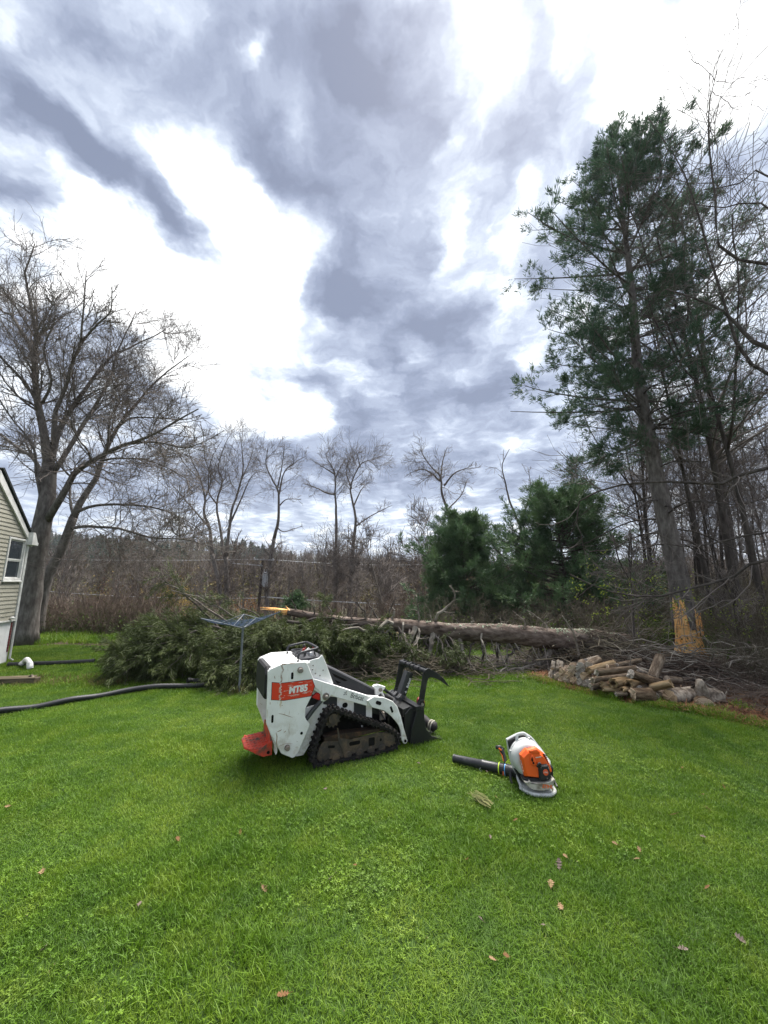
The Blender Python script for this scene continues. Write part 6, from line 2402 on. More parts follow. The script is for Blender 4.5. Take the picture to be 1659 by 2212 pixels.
# grass creeping into the straw along the edge
n = 420
seg = rg.integers(0, len(ed) - 1, n)
w_ = rg.random(n)[:, None]
pos = ed[seg] * (1 - w_) + ed[seg + 1] * w_ + np.abs(rg.normal(0, .16, (n, 1))) * np.array([[.62, .78]])
keep_ = np.sin(pos[:, 0] * 5.1 + 1) * np.sin(pos[:, 1] * 4.3) > -.35
pos = pos[keep_]
n = len(pos)
s_ = rg.uniform(.22, .50, n)
tag(scatter('edge_grass', np.column_stack([pos, np.full(n, .0)]), np.stack([np.zeros(n), np.zeros(n), rg.uniform(0, 6.28, n)], 1), np.stack([s_, s_, s_ * .9], 1), rg.integers(0, 3, n), WEED_T),
    'uneven grass creeping into the pine straw along the lawn edge', None, None, 'stuff')
# leaf litter on the wood floor
n = 7000
Y = rg.uniform(6, 17, n)
X = rg.uniform(.3, 1.15, n) * Y
ok = ~in_poly(X, Y, LAWN) & (X > 3.4)
X, Y = X[ok], Y[ok]
g = MB()
leaf_faces(g, rg, np.stack([X, Y, terrain(X, Y) + rg.uniform(.0, .05, len(X))], 1), .05, 0, -1.5)
M['dead_leaf'] = simple('dead_leaf', [(.3, (.085, .05, .03)), (.5, (.19, .12, .075)), (.75, (.33, .24, .16))], 3, 4, .9, .1, kind='World')
tag(g.build('leaf_litter', 'dead_leaf'), 'brown dead leaves covering the floor of the woods', None, None, 'stuff')
# low green weeds that grow out of the straw
for u, v, lab in ((1330, 1512, 'low leafy weed between the grass edge and the bark chunk'), (1545, 1535, 'tuft of fresh green grass before the bleached stump piece'), (1420, 1520, 'grass tuft in front of the big smooth grey log'), (1600, 1530, 'grass tuft past the end of the log pile')):
    g = grass_patch(np.random.default_rng(int(u)), 90, .14, .13, .008, .6)
    o = g.build('weed_tuft', 'grass', None, loc=G(u, v))
    tag(o, lab, 'plant')

# ================================================================== house at the frame edge
HC = np.array([-10.40, 11.20, 0.0])
he = np.array([.32, -.95, 0.0])
he /= np.linalg.norm(he)
hn = np.array([he[1], -he[0], 0.0]) * -1          # outward, towards the lawn


def wall_sz(U, V):
    d = ray(U, V)
    o = np.array([0, 0, CAM_H])
    t = np.dot(HC - o, hn) / np.dot(d, hn)
    p = o + d * t - HC
    return float(p @ he), float(p[2])


def zh(zx, zy):
    return zx / 2.457 * .5486, (1850 + zy / 2.457) * .5486


M['siding'] = simple('siding', [(.3, (.27, .258, .21)), (.5, (.345, .332, .275)), (.72, (.41, .40, .34))], 2.2, 6, .75, .2, stretch=(.6, .6, 5))
M['trim_white'] = simple('trim_white', [(.3, (.52, .51, .48)), (.6, (.74, .74, .72))], 4, 6, .6, .3)
M['stucco'] = simple('stucco', [(.3, (.60, .60, .60)), (.65, (.76, .76, .76))], 3, 8, .9, .1, bump_d=.004)
M['shingle_dark'] = simple('shingle_dark', [(.3, (.018, .022, .022)), (.7, (.05, .055, .055))], 30, 4, .9, .1)
M['brick_red'] = simple('brick_red', [(.3, (.10, .022, .025)), (.7, (.20, .05, .05))], 18, 4, .9, .1)
M['curtain'] = simple('curtain', [(.3, (.10, .12, .16)), (.7, (.20, .23, .28))], 6, 4, .9, .1)
M['moss_wood'] = simple('moss_wood', [(.3, (.035, .030, .020)), (.5, (.09, .075, .05)), (.72, (.17, .14, .09))], 6, 6, .95, .1, stretch=(.3, 2, 2), bump_d=.01)
m, t, out = new_mat('window_glass')
b = N(t, 'ShaderNodeBsdfPrincipled')
b.inputs['Base Color'].default_value = (.03, .04, .05, 1)
b.inputs['Roughness'].default_value = .06
b.inputs['Specular IOR Level'].default_value = .8
t.links.new(b.outputs[0], out.inputs[0])
M['window_glass'] = m

HOUSE = empty('house', HC, math.atan2(he[1], he[0]), 'house corner with tan clapboard siding over a white foundation', 'house')
# local frame: x along the wall towards the viewer, y inwards is +/-; find which side is outside
side = 1.0 if np.dot(np.array([-he[1], he[0], 0]), hn) > 0 else -1.0
Z_SID, Z_EAVE = 1.17, 3.30
s0_, z0_ = wall_sz(59, 1172)
s1_, z1_ = wall_sz(0, 1045)
slope = min(max((z1_ - 3.42) / max(s1_ + .10, .2), .8), 1.75)
WL = 3.4


def rake(z):
    return max(0.0, (z - 3.42) / slope - .10)


win = [wall_sz(*zh(*q)) for q in ((88, 645), (247, 680), (195, 1075), (28, 1065))]
ws0, ws1 = min(win[1][0], win[2][0]), max(win[0][0], win[3][0])
wz0, wz1 = min(win[2][1], win[3][1]), max(win[0][1], win[1][1])
ws0 = max(ws0, .10)
y_in = -side
mb0 = None
z = Z_SID
bi = 0
while z < 6.3:
    hgt = .108
    xs0 = max(rake(z + hgt) + .012, .06 if z < Z_EAVE else .0)
    spans = [(xs0, WL)]
    if z + hgt > wz0 and z < wz1:
        spans = [(xs0, ws0), (ws1, WL)]
    for a, b in spans:
        if b - a < .03 or a > 1.9:
            continue
        g = MB()
        sec = [(y_in * .020, z), (-y_in * .016, z), (-y_in * .016, z + .012), (-y_in * .001, z + hgt + .004), (y_in * .020, z + hgt + .004)]
        g.prism(sec, a, min(b, WL), 'x')
        g.build('siding_board', 'siding', HOUSE)
    z += hgt
g = MB()
g.prism([(0.0, 0.0), (WL, 0), (WL, 6.3), (rake(6.3) + .02, 6.3), (rake(3.5), 3.5), (0, 3.42)], y_in * .025, y_in * .12, 'y')
g.build('wall', 'siding', HOUSE)
g = MB()
g.box((WL * .5 + .03, y_in * .05, .585), (WL - .02, .06, 1.17))
g.xform(Matrix.Translation((0, 0, -.02)))
g.build('foundation', 'stucco', HOUSE)
g = MB()
g.box((WL * .5, -y_in * .010, Z_SID - .02), (WL + .02, .06, .035))
g.build('starter_trim', 'trim_white', HOUSE)
g = MB()
g.box((.028, -y_in * .012, (Z_SID + Z_EAVE) * .5), (.056, .064, Z_EAVE - Z_SID))
g.build('corner_trim', 'trim_white', HOUSE)
g = MB()
for k in range(11):
    g.box((.085, -y_in * .0 + y_in * .012, .34 + k * .072), (.05, .02, .066))
    g.build('brick', 'brick_red', HOUSE)
    g = MB()
g = MB()
g.tubes([(-.01, -y_in * .03, 3.22), (.0, -y_in * .03, 3.05), (.0, -y_in * .03, .12), (-.10, -y_in * .06, .05)], [.026, .026, .026, .026], 8)
g.build('downspout', 'trim_white', HOUSE)
# eave return, rake board and roof slab
g = MB()
g.prism([(-.24, 3.26), (.10, 3.26), (.10, 3.62), (-.02, 3.62), (-.20, 3.36), (-.26, 3.34)], -y_in * .16, y_in * .3, 'y', .006)
g.build('eave_box', 'trim_white', HOUSE)
rl = 2.1
g = MB()
g.prism([(-.22, 3.42 + (-.12) * slope), (-.22 + rl, 3.42 + (rl - .12) * slope), (-.22 + rl, 3.42 + (rl - .12) * slope - .26), (-.16, 3.42 - .12 * slope - .10)], -y_in * .06, -y_in * .02, 'y', .004)
g.build('rake_board', 'trim_white', HOUSE)
g = MB()
g.prism([(-.33, 3.46 - .20 * slope), (-.24 + rl, 3.46 + (rl - .10) * slope), (-.24 + rl - .06, 3.46 + (rl - .10) * slope + .03), (-.36, 3.46 - .20 * slope + .03)], -y_in * .09, y_in * 4.0, 'y')
g.build('roof', 'shingle_dark', HOUSE)
# window with casing, two sashes, glass and a sill
cx_, cz_ = (ws0 + ws1) / 2, (wz0 + wz1) / 2
ww, wh = ws1 - ws0, wz1 - wz0
yo_ = -y_in
g = MB()
t_ = .055
for (a, b, c, d_) in ((ws0, wz0, ws0 + t_, wz1), (ws1 - t_, wz0, ws1, wz1), (ws0 + t_, wz1 - t_, ws1 - t_, wz1), (ws0 + t_, wz0, ws1 - t_, wz0 + t_ * 1.3)):
    g.prism([(a, b), (c, b), (c, d_), (a, d_)], y_in * .03, yo_ * .035, 'y', .004)
wf = g.build('window', 'trim_white', HOUSE)
g = MB()
g.prism([(ws0 - .02, wz0 - .03), (ws1 + .02, wz0 - .03), (ws1 + .02, wz0 + .012), (ws0 - .02, wz0 + .012)], y_in * .02, yo_ * .055, 'y', .004)
g.build('sill', 'trim_white', wf)
mid = cz_ - .02
for (zb, zt_, yy) in ((wz0 + t_ * 1.3, mid, .012), (mid, wz1 - t_, .002)):
    g = MB()
    f_ = .035
    a, c = ws0 + t_, ws1 - t_
    for q in (((a, zb), (a + f_, zb), (a + f_, zt_), (a, zt_)), ((c - f_, zb), (c, zb), (c, zt_), (c - f_, zt_)), ((a + f_, zb), (c - f_, zb), (c - f_, zb + f_), (a + f_, zb + f_)), ((a + f_, zt_ - f_), (c - f_, zt_ - f_), (c - f_, zt_), (a + f_, zt_))):
        g.prism(list(q), y_in * (yy + .022), y_in * yy, 'y')
    g.build('sash', 'trim_white', wf)
    g = MB()
    g.prism([(a + f_, zb + f_), (c - f_, zb + f_), (c - f_, zt_ - f_), (a + f_, zt_ - f_)], y_in * (yy + .018), y_in * (yy + .012), 'y')
    g.build('pane', 'window_glass', wf)
# small lamp-like fitting on the wall
g = MB()
sx_, sz_ = wall_sz(5, 1428)
g.lathe([(.02, -.01), (.05, 0), (.055, .03), (.03, .055)], 12, (sx_, yo_ * .06, max(sz_, 1.2)), 'z')
g.build('wall_fitting', 'trim_white', HOUSE, smooth=True)

# ================================================================== pipes on the lawn
M['pipe_black'] = worn('pipe_black', (.012, .013, .015), (.04, .04, .038), .3, .5, 8)
M['pvc_white'] = simple('pvc_white', [(.3, (.58, .57, .54)), (.6, (.78, .78, .76))], 6, 5, .4, .4)


def corrugated(name, label, pts, r, ridges=True):
    o_ = np.array([pts[0][0], pts[0][1], 0])
    root = empty(name, o_, 0, label, 'pipe')
    L = np.sum(np.linalg.norm(np.diff(np.array(pts), axis=0), axis=1))
    k = int(L / .028) if ridges else 40
    p = spline(np.array(pts), k) - o_
    rr = r * (1 + (.045 * np.where(np.arange(k) % 2 == 0, 1, -1) if ridges else 0))
    g = MB()
    g.tubes(p, np.full(k, r) * 1.0 if not ridges else rr, 12)
    g.build('pipe_wall', 'pipe_black', root, smooth=True)
    for e_, d_ in ((p[0], p[0] - p[1]), (p[-1], p[-1] - p[-2])):
        d_ = d_ / np.linalg.norm(d_)
        g = MB()
        g.tubes([e_ - d_ * .05, e_ + d_ * .012], [r * 1.16, r * 1.16], 14)
        g.build('end_collar', 'pipe_black', root)
    return root


pp_ = [G(u, v) for u, v in ((-40, 1553), (0, 1545), (75, 1533), (150, 1521), (215, 1510), (280, 1500), (340, 1494), (400, 1489), (436, 1488), (449, 1484), (440, 1478), (420, 1476), (405, 1478))]
wob = [0, .02, -.015, .02, 0, .03, .045, .01, .02, .0, .01, .0, .02]
corrugated('drain_pipe', 'long black corrugated drain pipe snaking across the lawn in front of the fallen crown', [np.array([q[0], q[1], .055 + w_]) for q, w_ in zip(pp_, wob)], .052)
corrugated('drain_pipe', 'straight black drain pipe running from the house corner behind the white elbow', [np.array([q[0], q[1], .055]) for q in (G(18, 1441), G(60, 1439), (G(120, 1437)), G(202, 1433))], .06)
el = empty('pipe_elbow', G(65, 1443), 0, 'white plastic pipe elbow standing on the lawn at the house corner', 'pipe')
eo = np.array(el.location)
g = MB()
p = spline(np.array([G(42, 1441) - eo + [0, 0, .05], G(50, 1440) - eo + [0, 0, .12], G(58, 1441) - eo + [0, -.05, .20], G(66, 1443) - eo + [0, -.1, .20], G(72, 1444) - eo + [0, -.1, .11], G(72, 1444) - eo + [0, -.1, .02]]), 16)
g.tubes(p, np.full(16, .058), 12)
g.build('elbow_tube', 'pvc_white', el, smooth=True)
g = MB()
g.tubes([p[-4], p[-1]], [.068, .068], 12)
g.build('socket_collar', 'pvc_white', el)
# old timbers by the house
tie = empty('landscape_timber', G(20, 1478), rad(8), 'rotting landscape timber half sunk in the lawn below the house', 'timber')
g = MB()
g.prism([(-.09, 0), (.09, 0), (.09, .12), (-.09, .13)], -1.5, .55, 'x', .012)
g.build('beam', 'moss_wood', tie)
g = MB()
g.prism([(-.08, 0), (.09, 0), (.08, .10), (-.09, .09)], -1.4, .3, 'x', .012)
g.xform(Matrix.Translation((.0, .28, 0)) @ Matrix.Rotation(rad(3), 4, 'Z'))
g.build('beam', 'moss_wood', tie)
blk = empty('wood_block', G(65, 1474), rad(20), 'pale broken block standing at the end of the rotting timber', 'block')
g = MB()
g.prism([(-.06, 0), (.06, 0), (.05, .10), (.01, .17), (-.05, .12)], -.05, .05, 'y', .012)
g.build('block_body', 'wood_weathered', blk)
rg = np.random.default_rng(131)
pts_ = []
for k in range(46):
    u = rg.uniform(10, 320)
    pts_.append(G(u, rg.uniform(1462, 1482)))
mbw = MB()
for q in pts_:
    gp = grass_patch(rg, 26, .16, .10, .012, .8)
    v_ = gp.v[0] + q
    mbw.add(v_, np.concatenate(gp.q), np.concatenate(gp.t))
M['dry_grass'] = simple('dry_grass', [(.3, (.075, .075, .025)), (.5, (.14, .12, .05)), (.75, (.24, .20, .10))], 2, 5, .8, .1, kind='World', trans=.25)
tag(mbw.build('dry_weeds', 'dry_grass'), 'dry brownish weeds growing around the sunken timber', None, None, 'stuff')

# ================================================================== clothesline
M['galvanised'] = simple('galvanised', [(.3, (.09, .10, .115)), (.65, (.17, .185, .205))], 12, 5, .65, .25)
M['blue_line'] = simple('blue_line', [(.3, (.02, .035, .07)), (.7, (.05, .08, .14))], 6, 3, .8, .1)
CB = G(516, 1497)
CLN = empty('clothesline', CB, 0, 'umbrella clothesline on a grey post standing before the fallen crown', 'clothesline')
yc = float(CB[1])
g = MB()
g.tubes([(0, 0, -.02), (0, 0, 1.30)], [.021, .021], 12)
g.tubes([(0, 0, 1.26), (0, 0, PT(516, 1328, yc)[2])], [.016, .016], 10)
g.build('post', 'galvanised', CLN)
hubz = PT(517, 1357, yc)[2]
apz = PT(517, 1327, yc)[2]
# four folding arms: tips found on their own lines of sight
tips = [PT(434, 1336, yc - .10) - CB, PT(483, 1347, yc - .75) - CB, PT(606, 1321, yc + .10) - CB, PT(553, 1336, yc + .75) - CB]
hub_ = np.array([0, 0, hubz])
for tp_2 in tips:
    g = MB()
    g.tubes([hub_, tp_2], [.012, .011], 8)
    g.tubes([np.array([0, 0, apz]), hub_ + (tp_2 - hub_) * .52], [.009, .009], 8)
    g.build('arm', 'galvanised', CLN)
for f_ in np.linspace(.30, .98, 9):
    ring_ = []
    for k in range(4):
        a_ = hub_ + (tips[k] - hub_) * f_
        b_ = hub_ + (tips[(k + 1) % 4] - hub_) * f_
        for s_ in np.linspace(0, 1, 6)[:-1]:
            q = a_ * (1 - s_) + b_ * s_
            q[2] -= .03 * math.sin(s_ * PI) * f_
            ring_.append(q)
    ring_.append(ring_[0])
    g = MB()
    g.tubes(np.array(ring_), np.full(len(ring_), .003), 4, cap=False)
    g.build('line', 'blue_line', CLN)
g = MB()
g.lathe([(.034, -.03), (.036, 0), (.034, .03)], 10, (0, 0, hubz), 'z')
g.build('hub', 'galvanised', CLN)
rg = np.random.default_rng(141)
g = grass_patch(rg, 70, .16, .17, .008, .6)
tag(g.build('grass_tuft', 'dry_grass', None, loc=CB), 'dry grass tuft around the foot of the clothesline post', 'plant')

# ================================================================== utility pole and wires
M['pole_wood'] = simple('pole_wood', [(.3, (.035, .028, .025)), (.7, (.08, .062, .052))], 3, 5, .95, .1, stretch=(3, 3, .4))
M['can_grey'] = simple('can_grey', [(.3, (.30, .32, .34)), (.7, (.42, .44, .46))], 3, 3, .5, .3)
yp = 40.0
pb = PT(561, 1300, yp)
top_ = PT(568, 1207, yp)
pb = np.array([top_[0] - .25, yp, float(terrain(top_[0], yp))])
UP = empty('utility_pole', pb, 0, 'dark wooden utility pole with two crossarms and a grey transformer', 'pole')
th = top_ - pb
g = MB()
g.tubes([np.zeros(3), th * .5, th], [.17, .15, .125], 10)
g.build('post', 'pole_wood', UP)
for (ua, va, ub, vb_) in ((547, 1208, 592, 1210), (501, 1217, 567, 1222)):
    a_, b_ = PT(ua, va, yp - .2) - pb, PT(ub, vb_, yp - .2 if ua > 520 else yp - .2) - pb
    g = MB()
    g.tubes([a_, b_], [.06, .06], 6)
    arm_ = g.build('crossarm', 'can_grey', UP)
    for s_ in (.05, .5, .95):
        q = a_ + (b_ - a_) * s_
        g = MB()
        g.lathe([(.05, 0), (.08, .06), (.05, .12), (.02, .16)], 8, tuple(q + np.array([0, 0, .06])), 'z')
        g.build('insulator', 'can_grey', arm_)
q = PT(572.5, 1252, yp - .35) - pb
g = MB()
g.lathe([(.10, -.75), (.29, -.70), (.30, .55), (.24, .68), (.08, .76)], 14, tuple(q), 'z')
tr_ = g.build('transformer', 'can_grey', UP, smooth='angle')
g = MB()
for dx in (-.12, .12):
    g.tubes([q + np.array([dx, 0, .7]), q + np.array([dx, 0, 1.05])], [.045, .03], 6)
g.build('bushing', 'can_grey', tr_)


def wire(label, a, b, sag, r, mat='can_grey'):
    a, b = np.array(a), np.array(b)
    o = empty('wire', a, 0, label, 'wire')
    s = np.linspace(0, 1, 24)[:, None]
    p = (b - a) * s
    p[:, 2] -= sag * 4 * (s * (1 - s))[:, 0]
    g = MB()
    g.tubes(p, np.full(24, r), 5)
    g.build('cable', mat, o)
    return o


wire('thick pale cable strung from the utility pole low towards the dark pines', PT(565, 1289, yp), PT(930, 1308, 36), .1, .055)
wire('thin wire running from the utility pole behind the big tree', PT(562, 1292, yp), PT(90, 1276, 44), .3, .022)
wire('upper wire from the crossarm towards the hill behind the pines', PT(590, 1209, yp), PT(1000, 1214, 60), .5, .022)
wire('second wire from the crossarm passing the tall bare trees', PT(548, 1208, yp), PT(-200, 1190, 60), .6, .02)

# ================================================================== backpack blower
M['blower_orange'] = worn('blower_orange', (.75, .105, .012), (.42, .07, .02), .18, .38, 7, .45)
M['blower_grey'] = worn('blower_grey', (.50, .51, .50), (.30, .29, .26), .3, .5, 6, .35)
M['blower_tank'] = worn('blower_tank', (.46, .44, .38), (.17, .145, .11), .62, .5, 8, .3)
M['blower_black'] = worn('blower_black', (.014, .014, .016), (.04, .038, .036), .3, .5, 9, .4)
M['tube_black'] = worn('tube_black', (.018, .019, .022), (.055, .055, .055), .35, .42, 8, .4)
M['sticker'] = simple('sticker', [(.46, (.80, .80, .80)), (.54, (.25, .25, .25))], 38, 2, .5, .3, stretch=(1, 1, 2.2))
M['tie_yellow'] = simple('tie_yellow', [(.3, (.50, .68, .03)), (.7, (.62, .78, .08))], 4, 2, .4, .3)
M['tie_blue'] = simple('tie_blue', [(.3, (.06, .25, .55)), (.7, (.12, .36, .65))], 4, 2, .4, .3)
M['logo_orange'] = simple('logo_orange', [(.3, (.62, .10, .02)), (.7, (.75, .16, .04))], 8, 3, .5, .3)
M['badge_red'] = simple('badge_red', [(.3, (.55, .07, .02)), (.7, (.68, .12, .05))], 8, 3, .4, .3)

BL = empty('backpack_blower', (1.60, 4.60, 0), rad(-5), 'orange and grey backpack leaf blower resting upright on the grass', 'leaf blower')
TILT = Matrix.Translation((0, 0, .012)) @ Matrix.Rotation(rad(-6), 4, 'X') @ Matrix.Rotation(rad(-1), 4, 'Y')


def bp(pts):
    return [((zx - 870) * .000470, (1600 - zy) * .000385) for zx, zy in pts]


def blob(name, pts, y0, y1, mat, bev=.01, parent=BL, smooth='angle', resample=0):
    q = bp(pts)
    if resample:
        q = [tuple(x) for x in spline(np.array(q + [q[0]]), resample)[:-1]]
    g = MB()
    g.prism(q, y0, y1, 'y', bev)
    g.xform(TILT)
    return g.build(name, mat, parent, smooth=smooth)


def domed(name, pts, y_back, y_mid, y_front, inset, mat, parent=BL, resample=48):
    """outline that swells from y_back to a rounded front"""
    q = spline(np.array(bp(pts + [pts[0]])), resample)[:-1]
    n = len(q)
    c_ = q.mean(0)
    rings = [(1.0, y_back), (1.0, y_mid)]
    for k in range(1, 6):
        a = PI / 2 * k / 5
        rings.append((1 - inset * (1 - math.cos(a)), y_mid + (y_front - y_mid) * math.sin(a)))
    V, Q = [], []
    for s, y in rings:
        r_ = c_ + (q - c_) * s
        V.append(np.column_stack([r_[:, 0], np.full(n, y), r_[:, 1]]))
    g = MB()
    V = np.concatenate(V)
    F = [[r * n + i, r * n + (i + 1) % n, (r + 1) * n + (i + 1) % n, (r + 1) * n + i] for r in range(len(rings) - 1) for i in range(n)]
    F += [list(range(n))[::-1], list(range((len(rings) - 1) * n, len(rings) * n))]
    g.poly(V, F)
    g.xform(TILT)
    return g.build(name, mat, parent, smooth='angle')


# back plate: pale frame round a dark ribbed cushion
BPL = [(430, 470), (640, 350), (760, 300), (900, 300), (1040, 400), (1150, 560), (1250, 760), (1300, 1000), (1310, 1300), (1240, 1440), (700, 1470), (600, 1400), (500, 1150), (450, 800)]
plate_ = blob('back_plate', BPL, .150, .185, 'blower_grey', .012, resample=60)
blob('back_cushion', [(450, 500), (650, 385), (760, 330), (890, 330), (1010, 420), (1120, 580), (1200, 780), (1240, 1000), (1240, 1260), (720, 1420), (620, 1370), (520, 1130), (475, 800)], .118, .152, 'blower_black', .01, plate_, resample=50)
for k in range(9):
    x = 470 + 30 * k
    g = MB()
    g.prism(bp([(x, 470 - k * 9), (x + 12, 466 - k * 9), (x + 34, 640 - k * 14), (x + 22, 640 - k * 14)]), .108, .121, 'y')
    g.xform(TILT)
    g.build('cushion_rib', 'blower_black', plate_)
HOUSING = [(450, 900), (470, 730), (545, 570), (640, 475), (750, 410), (850, 392), (950, 415), (1050, 485), (1150, 600), (1230, 740), (1300, 870), (1350, 960), (1330, 1040), (1280, 1120), (1230, 1230), (950, 1290), (660, 1290), (540, 1140), (470, 1010)]
hs_ = domed('fan_housing', HOUSING, .12, .05, -.055, .30, 'blower_grey')
g = MB()
seam = spline(np.array(bp(HOUSING + [HOUSING[0]])), 60)
g.tubes((np.array(TILT)[:3, :3] @ np.column_stack([seam[:, 0], np.full(60, .055), seam[:, 1]]).T).T + np.array(TILT)[:3, 3], np.full(60, .007), 6, cap=False)
g.build('housing_rim', 'blower_grey', hs_)
for zx, zy in ((468, 710), (500, 1110), (925, 380)):
    g = MB()
    x, z = bp([(zx, zy)])[0]
    g.box((x, .05, z), (.020, .03, .016))
    g.xform(TILT)
    g.build('clip', 'blower_grey', hs_)
# engine cover
COVER_ = [(610, 700), (690, 610), (750, 548), (800, 562), (890, 530), (980, 508), (1060, 575), (1170, 680), (1215, 790), (1255, 920), (1290, 1090), (1250, 1170), (1190, 1265), (960, 1262), (760, 1242), (672, 1232), (640, 1080), (618, 880)]
q = bp(COVER_)
cv_ = MB()
pq = np.array(q)
ctr = pq.mean(0)
n = len(pq)
rings = [(1.0, .02), (1.0, -.075), (.955, -.098), (.80, -.125)]
V = np.concatenate([np.column_stack([(ctr + (pq - ctr) * s)[:, 0], np.full(n, y), (ctr + (pq - ctr) * s)[:, 1] - (.010 if y < -.1 else 0)]) for s, y in rings])
cv_.poly(V, [[r * n + i, (r * n + i + n), (r + 1) * n + (i + 1) % n, r * n + (i + 1) % n] for r in range(3) for i in range(n)] + [list(range(3 * n, 4 * n))[::-1]])
cv_.xform(TILT)
cover = cv_.build('engine_cover', 'blower_orange', BL)
# raised scoop and ridge on the cover
blob('cover_scoop', [(810, 880), (815, 740), (850, 655), (880, 680), (925, 830), (930, 930), (880, 930), (820, 905)], -.145, -.10, 'blower_orange', .008, cover, False)
blob('scoop_mouth', [(822, 790), (838, 720), (858, 720), (868, 800), (850, 835)], -.1475, -.144, 'hole_dark', 0, cover, False)
blob('scoop_mouth', [(845, 880), (850, 830), (880, 825), (888, 880)], -.1475, -.144, 'hole_dark', 0, cover, False)
blob('cover_ridge', [(800, 562), (890, 530), (980, 512), (1050, 580), (1040, 640), (900, 640), (830, 620)], -.134, -.10, 'blower_orange', .010, cover, False)
for k in range(11):
    zx, zy = 1112 + 9.5 * k, 650 + 46 * k
    blob('cooling_slat', [(zx, zy), (zx + 78 - k * 2, zy + 42), (zx + 80 - k * 2, zy + 58), (zx + 2, zy + 16)], -.118 + .004 * k * .2, -.085, 'hole_dark', 0, cover, False)
blob('cover_print', [(936, 728), (1062, 702), (1066, 726), (940, 752)], -.1275, -.1245, 'print_worn' if False else 'scratch', 0, cover, False)
# starter housing with its round badge
st_ = blob('starter_housing', [(965, 940), (1000, 905), (1165, 882), (1195, 930), (1228, 1180), (1190, 1240), (1000, 1275), (965, 1255)], -.158, -.09, 'blower_black', .014)
g = MB()
x, z = bp([(1105, 1062)])[0]
g.lathe([(.001, 0), (.027, 0), (.027, .004), (.001, .0045)], 20, (0, 0, 0), 'y', sy=1.0)
g.v = [np.column_stack([v_[:, 0], -v_[:, 1], v_[:, 2] * 1.1]) for v_ in g.v]
g.xform(TILT @ Matrix.Translation((x, -.1585, z)))
g.build('badge', 'badge_red', st_)
tx = text_obj('badge_lettering', 'STIHL', 'scratch', st_, (0, 0, 0), (0, 0, 0), .017, .0004, .15, .0006)
tx.matrix_local = TILT @ Matrix.Translation((x, -.1635, z)) @ Matrix.Rotation(rad(90), 4, 'X')
for zx, zy in ((1010, 950), (1090, 915), (1125, 1200), (1180, 960)):
    g = MB()
    x, z = bp([(zx, zy)])[0]
    g.lathe([(.006, 0), (.006, .004)], 8, (0, 0, 0), 'y')
    g.xform(TILT @ Matrix.Translation((x, -.162, z)))
    g.build('screw', 'bare_steel', st_)
g = MB()
q = np.array([(x_, -.165, z_) for x_, z_ in bp([(925, 935), (965, 870), (985, 830), (1010, 860), (990, 940)])])
g.tubes(q[:3], [.010, .012, .009], 7)
g.tubes(q[2:], [.009, .010, .008], 7)
g.xform(TILT)
g.build('starter_grip', 'blower_black', st_, smooth=True)
blob('warning_sticker', [(618, 842), (664, 832), (680, 900), (712, 915), (742, 1150), (690, 1138), (648, 1105), (630, 960)], -.094, -.06, 'sticker', .002, cover, False)
# fuel tank tray with orange lettering, dark gap, and the foot bow
tk_ = domed('fuel_tank', [(625, 1305), (700, 1330), (950, 1340), (1150, 1310), (1290, 1240), (1285, 1320), (1225, 1430), (1100, 1490), (940, 1512), (760, 1480), (665, 1400)], .12, -.07, -.155, .12, 'blower_tank')
blob('tank_lip', [(622, 1300), (700, 1290), (740, 1265), (775, 1325), (950, 1325), (1150, 1290), (1270, 1215), (1295, 1240), (1270, 1290), (1150, 1335), (950, 1365), (720, 1350), (650, 1335)], -.16, -.06, 'blower_tank', .006, tk_)
tx = text_obj('tank_lettering', 'STIHL', 'logo_orange', tk_, (0, 0, 0), (0, 0, 0), .042, .0006, .25, .0018, 1.0)
x, z = bp([(1108, 1402)])[0]
tx.matrix_local = TILT @ Matrix.Translation((x, -.1555, z)) @ Matrix.Rotation(rad(6), 4, 'Y') @ Matrix.Rotation(rad(-4), 4, 'Y') @ Matrix.Rotation(rad(90), 4, 'X')
blob('fuel_cap', [(660, 1290), (700, 1260), (745, 1275), (745, 1320), (690, 1330)], -.15, -.09, 'blower_black', .008, tk_)
blob('engine_base', [(600, 1240), (1260, 1240), (1240, 1330), (700, 1360), (640, 1330)], -.12, .10, 'blower_black', .01)
g = MB()
for side_ in (-1, 1):
    q = [( .11 * side_ - .02, .14, .20), (.17 * side_, .13, .06), (.165 * side_, .05, .014), (.16 * side_, -.06, .012), (.09 * side_, -.135, .012), (0, -.15, .012)]
    p = spline(np.array(q), 20)
    g.tubes(p, np.full(20, .020), 8)
g.xform(Matrix.Translation((.05, 0, .012)))
g.build('foot_bow', 'blower_grey', BL, smooth=True)
g = MB()
g.prism([(-.15, -.04), (-.08, -.13), (.02, -.165), (.12, -.155), (.185, -.09), (.195, .02), (.18, .10), (-.12, .12)], .012, .036, 'z', .012)
g.build('foot_plate', 'blower_grey', BL, smooth='angle')
blob('side_strut', [(500, 1140), (560, 1180), (720, 1420), (740, 1480), (690, 1490), (600, 1400)], .02, .10, 'blower_black', .008)
# carry handle
g = MB()
hp_ = spline(np.array([(x_, .085, z_) for x_, z_ in bp([(645, 470), (668, 340), (705, 292), (830, 272), (880, 320), (925, 410)])]), 22)
g.tubes(hp_, np.full(22, .0155), 8)
g.xform(TILT)
g.build('carry_handle', 'blower_grey', BL, smooth=True)
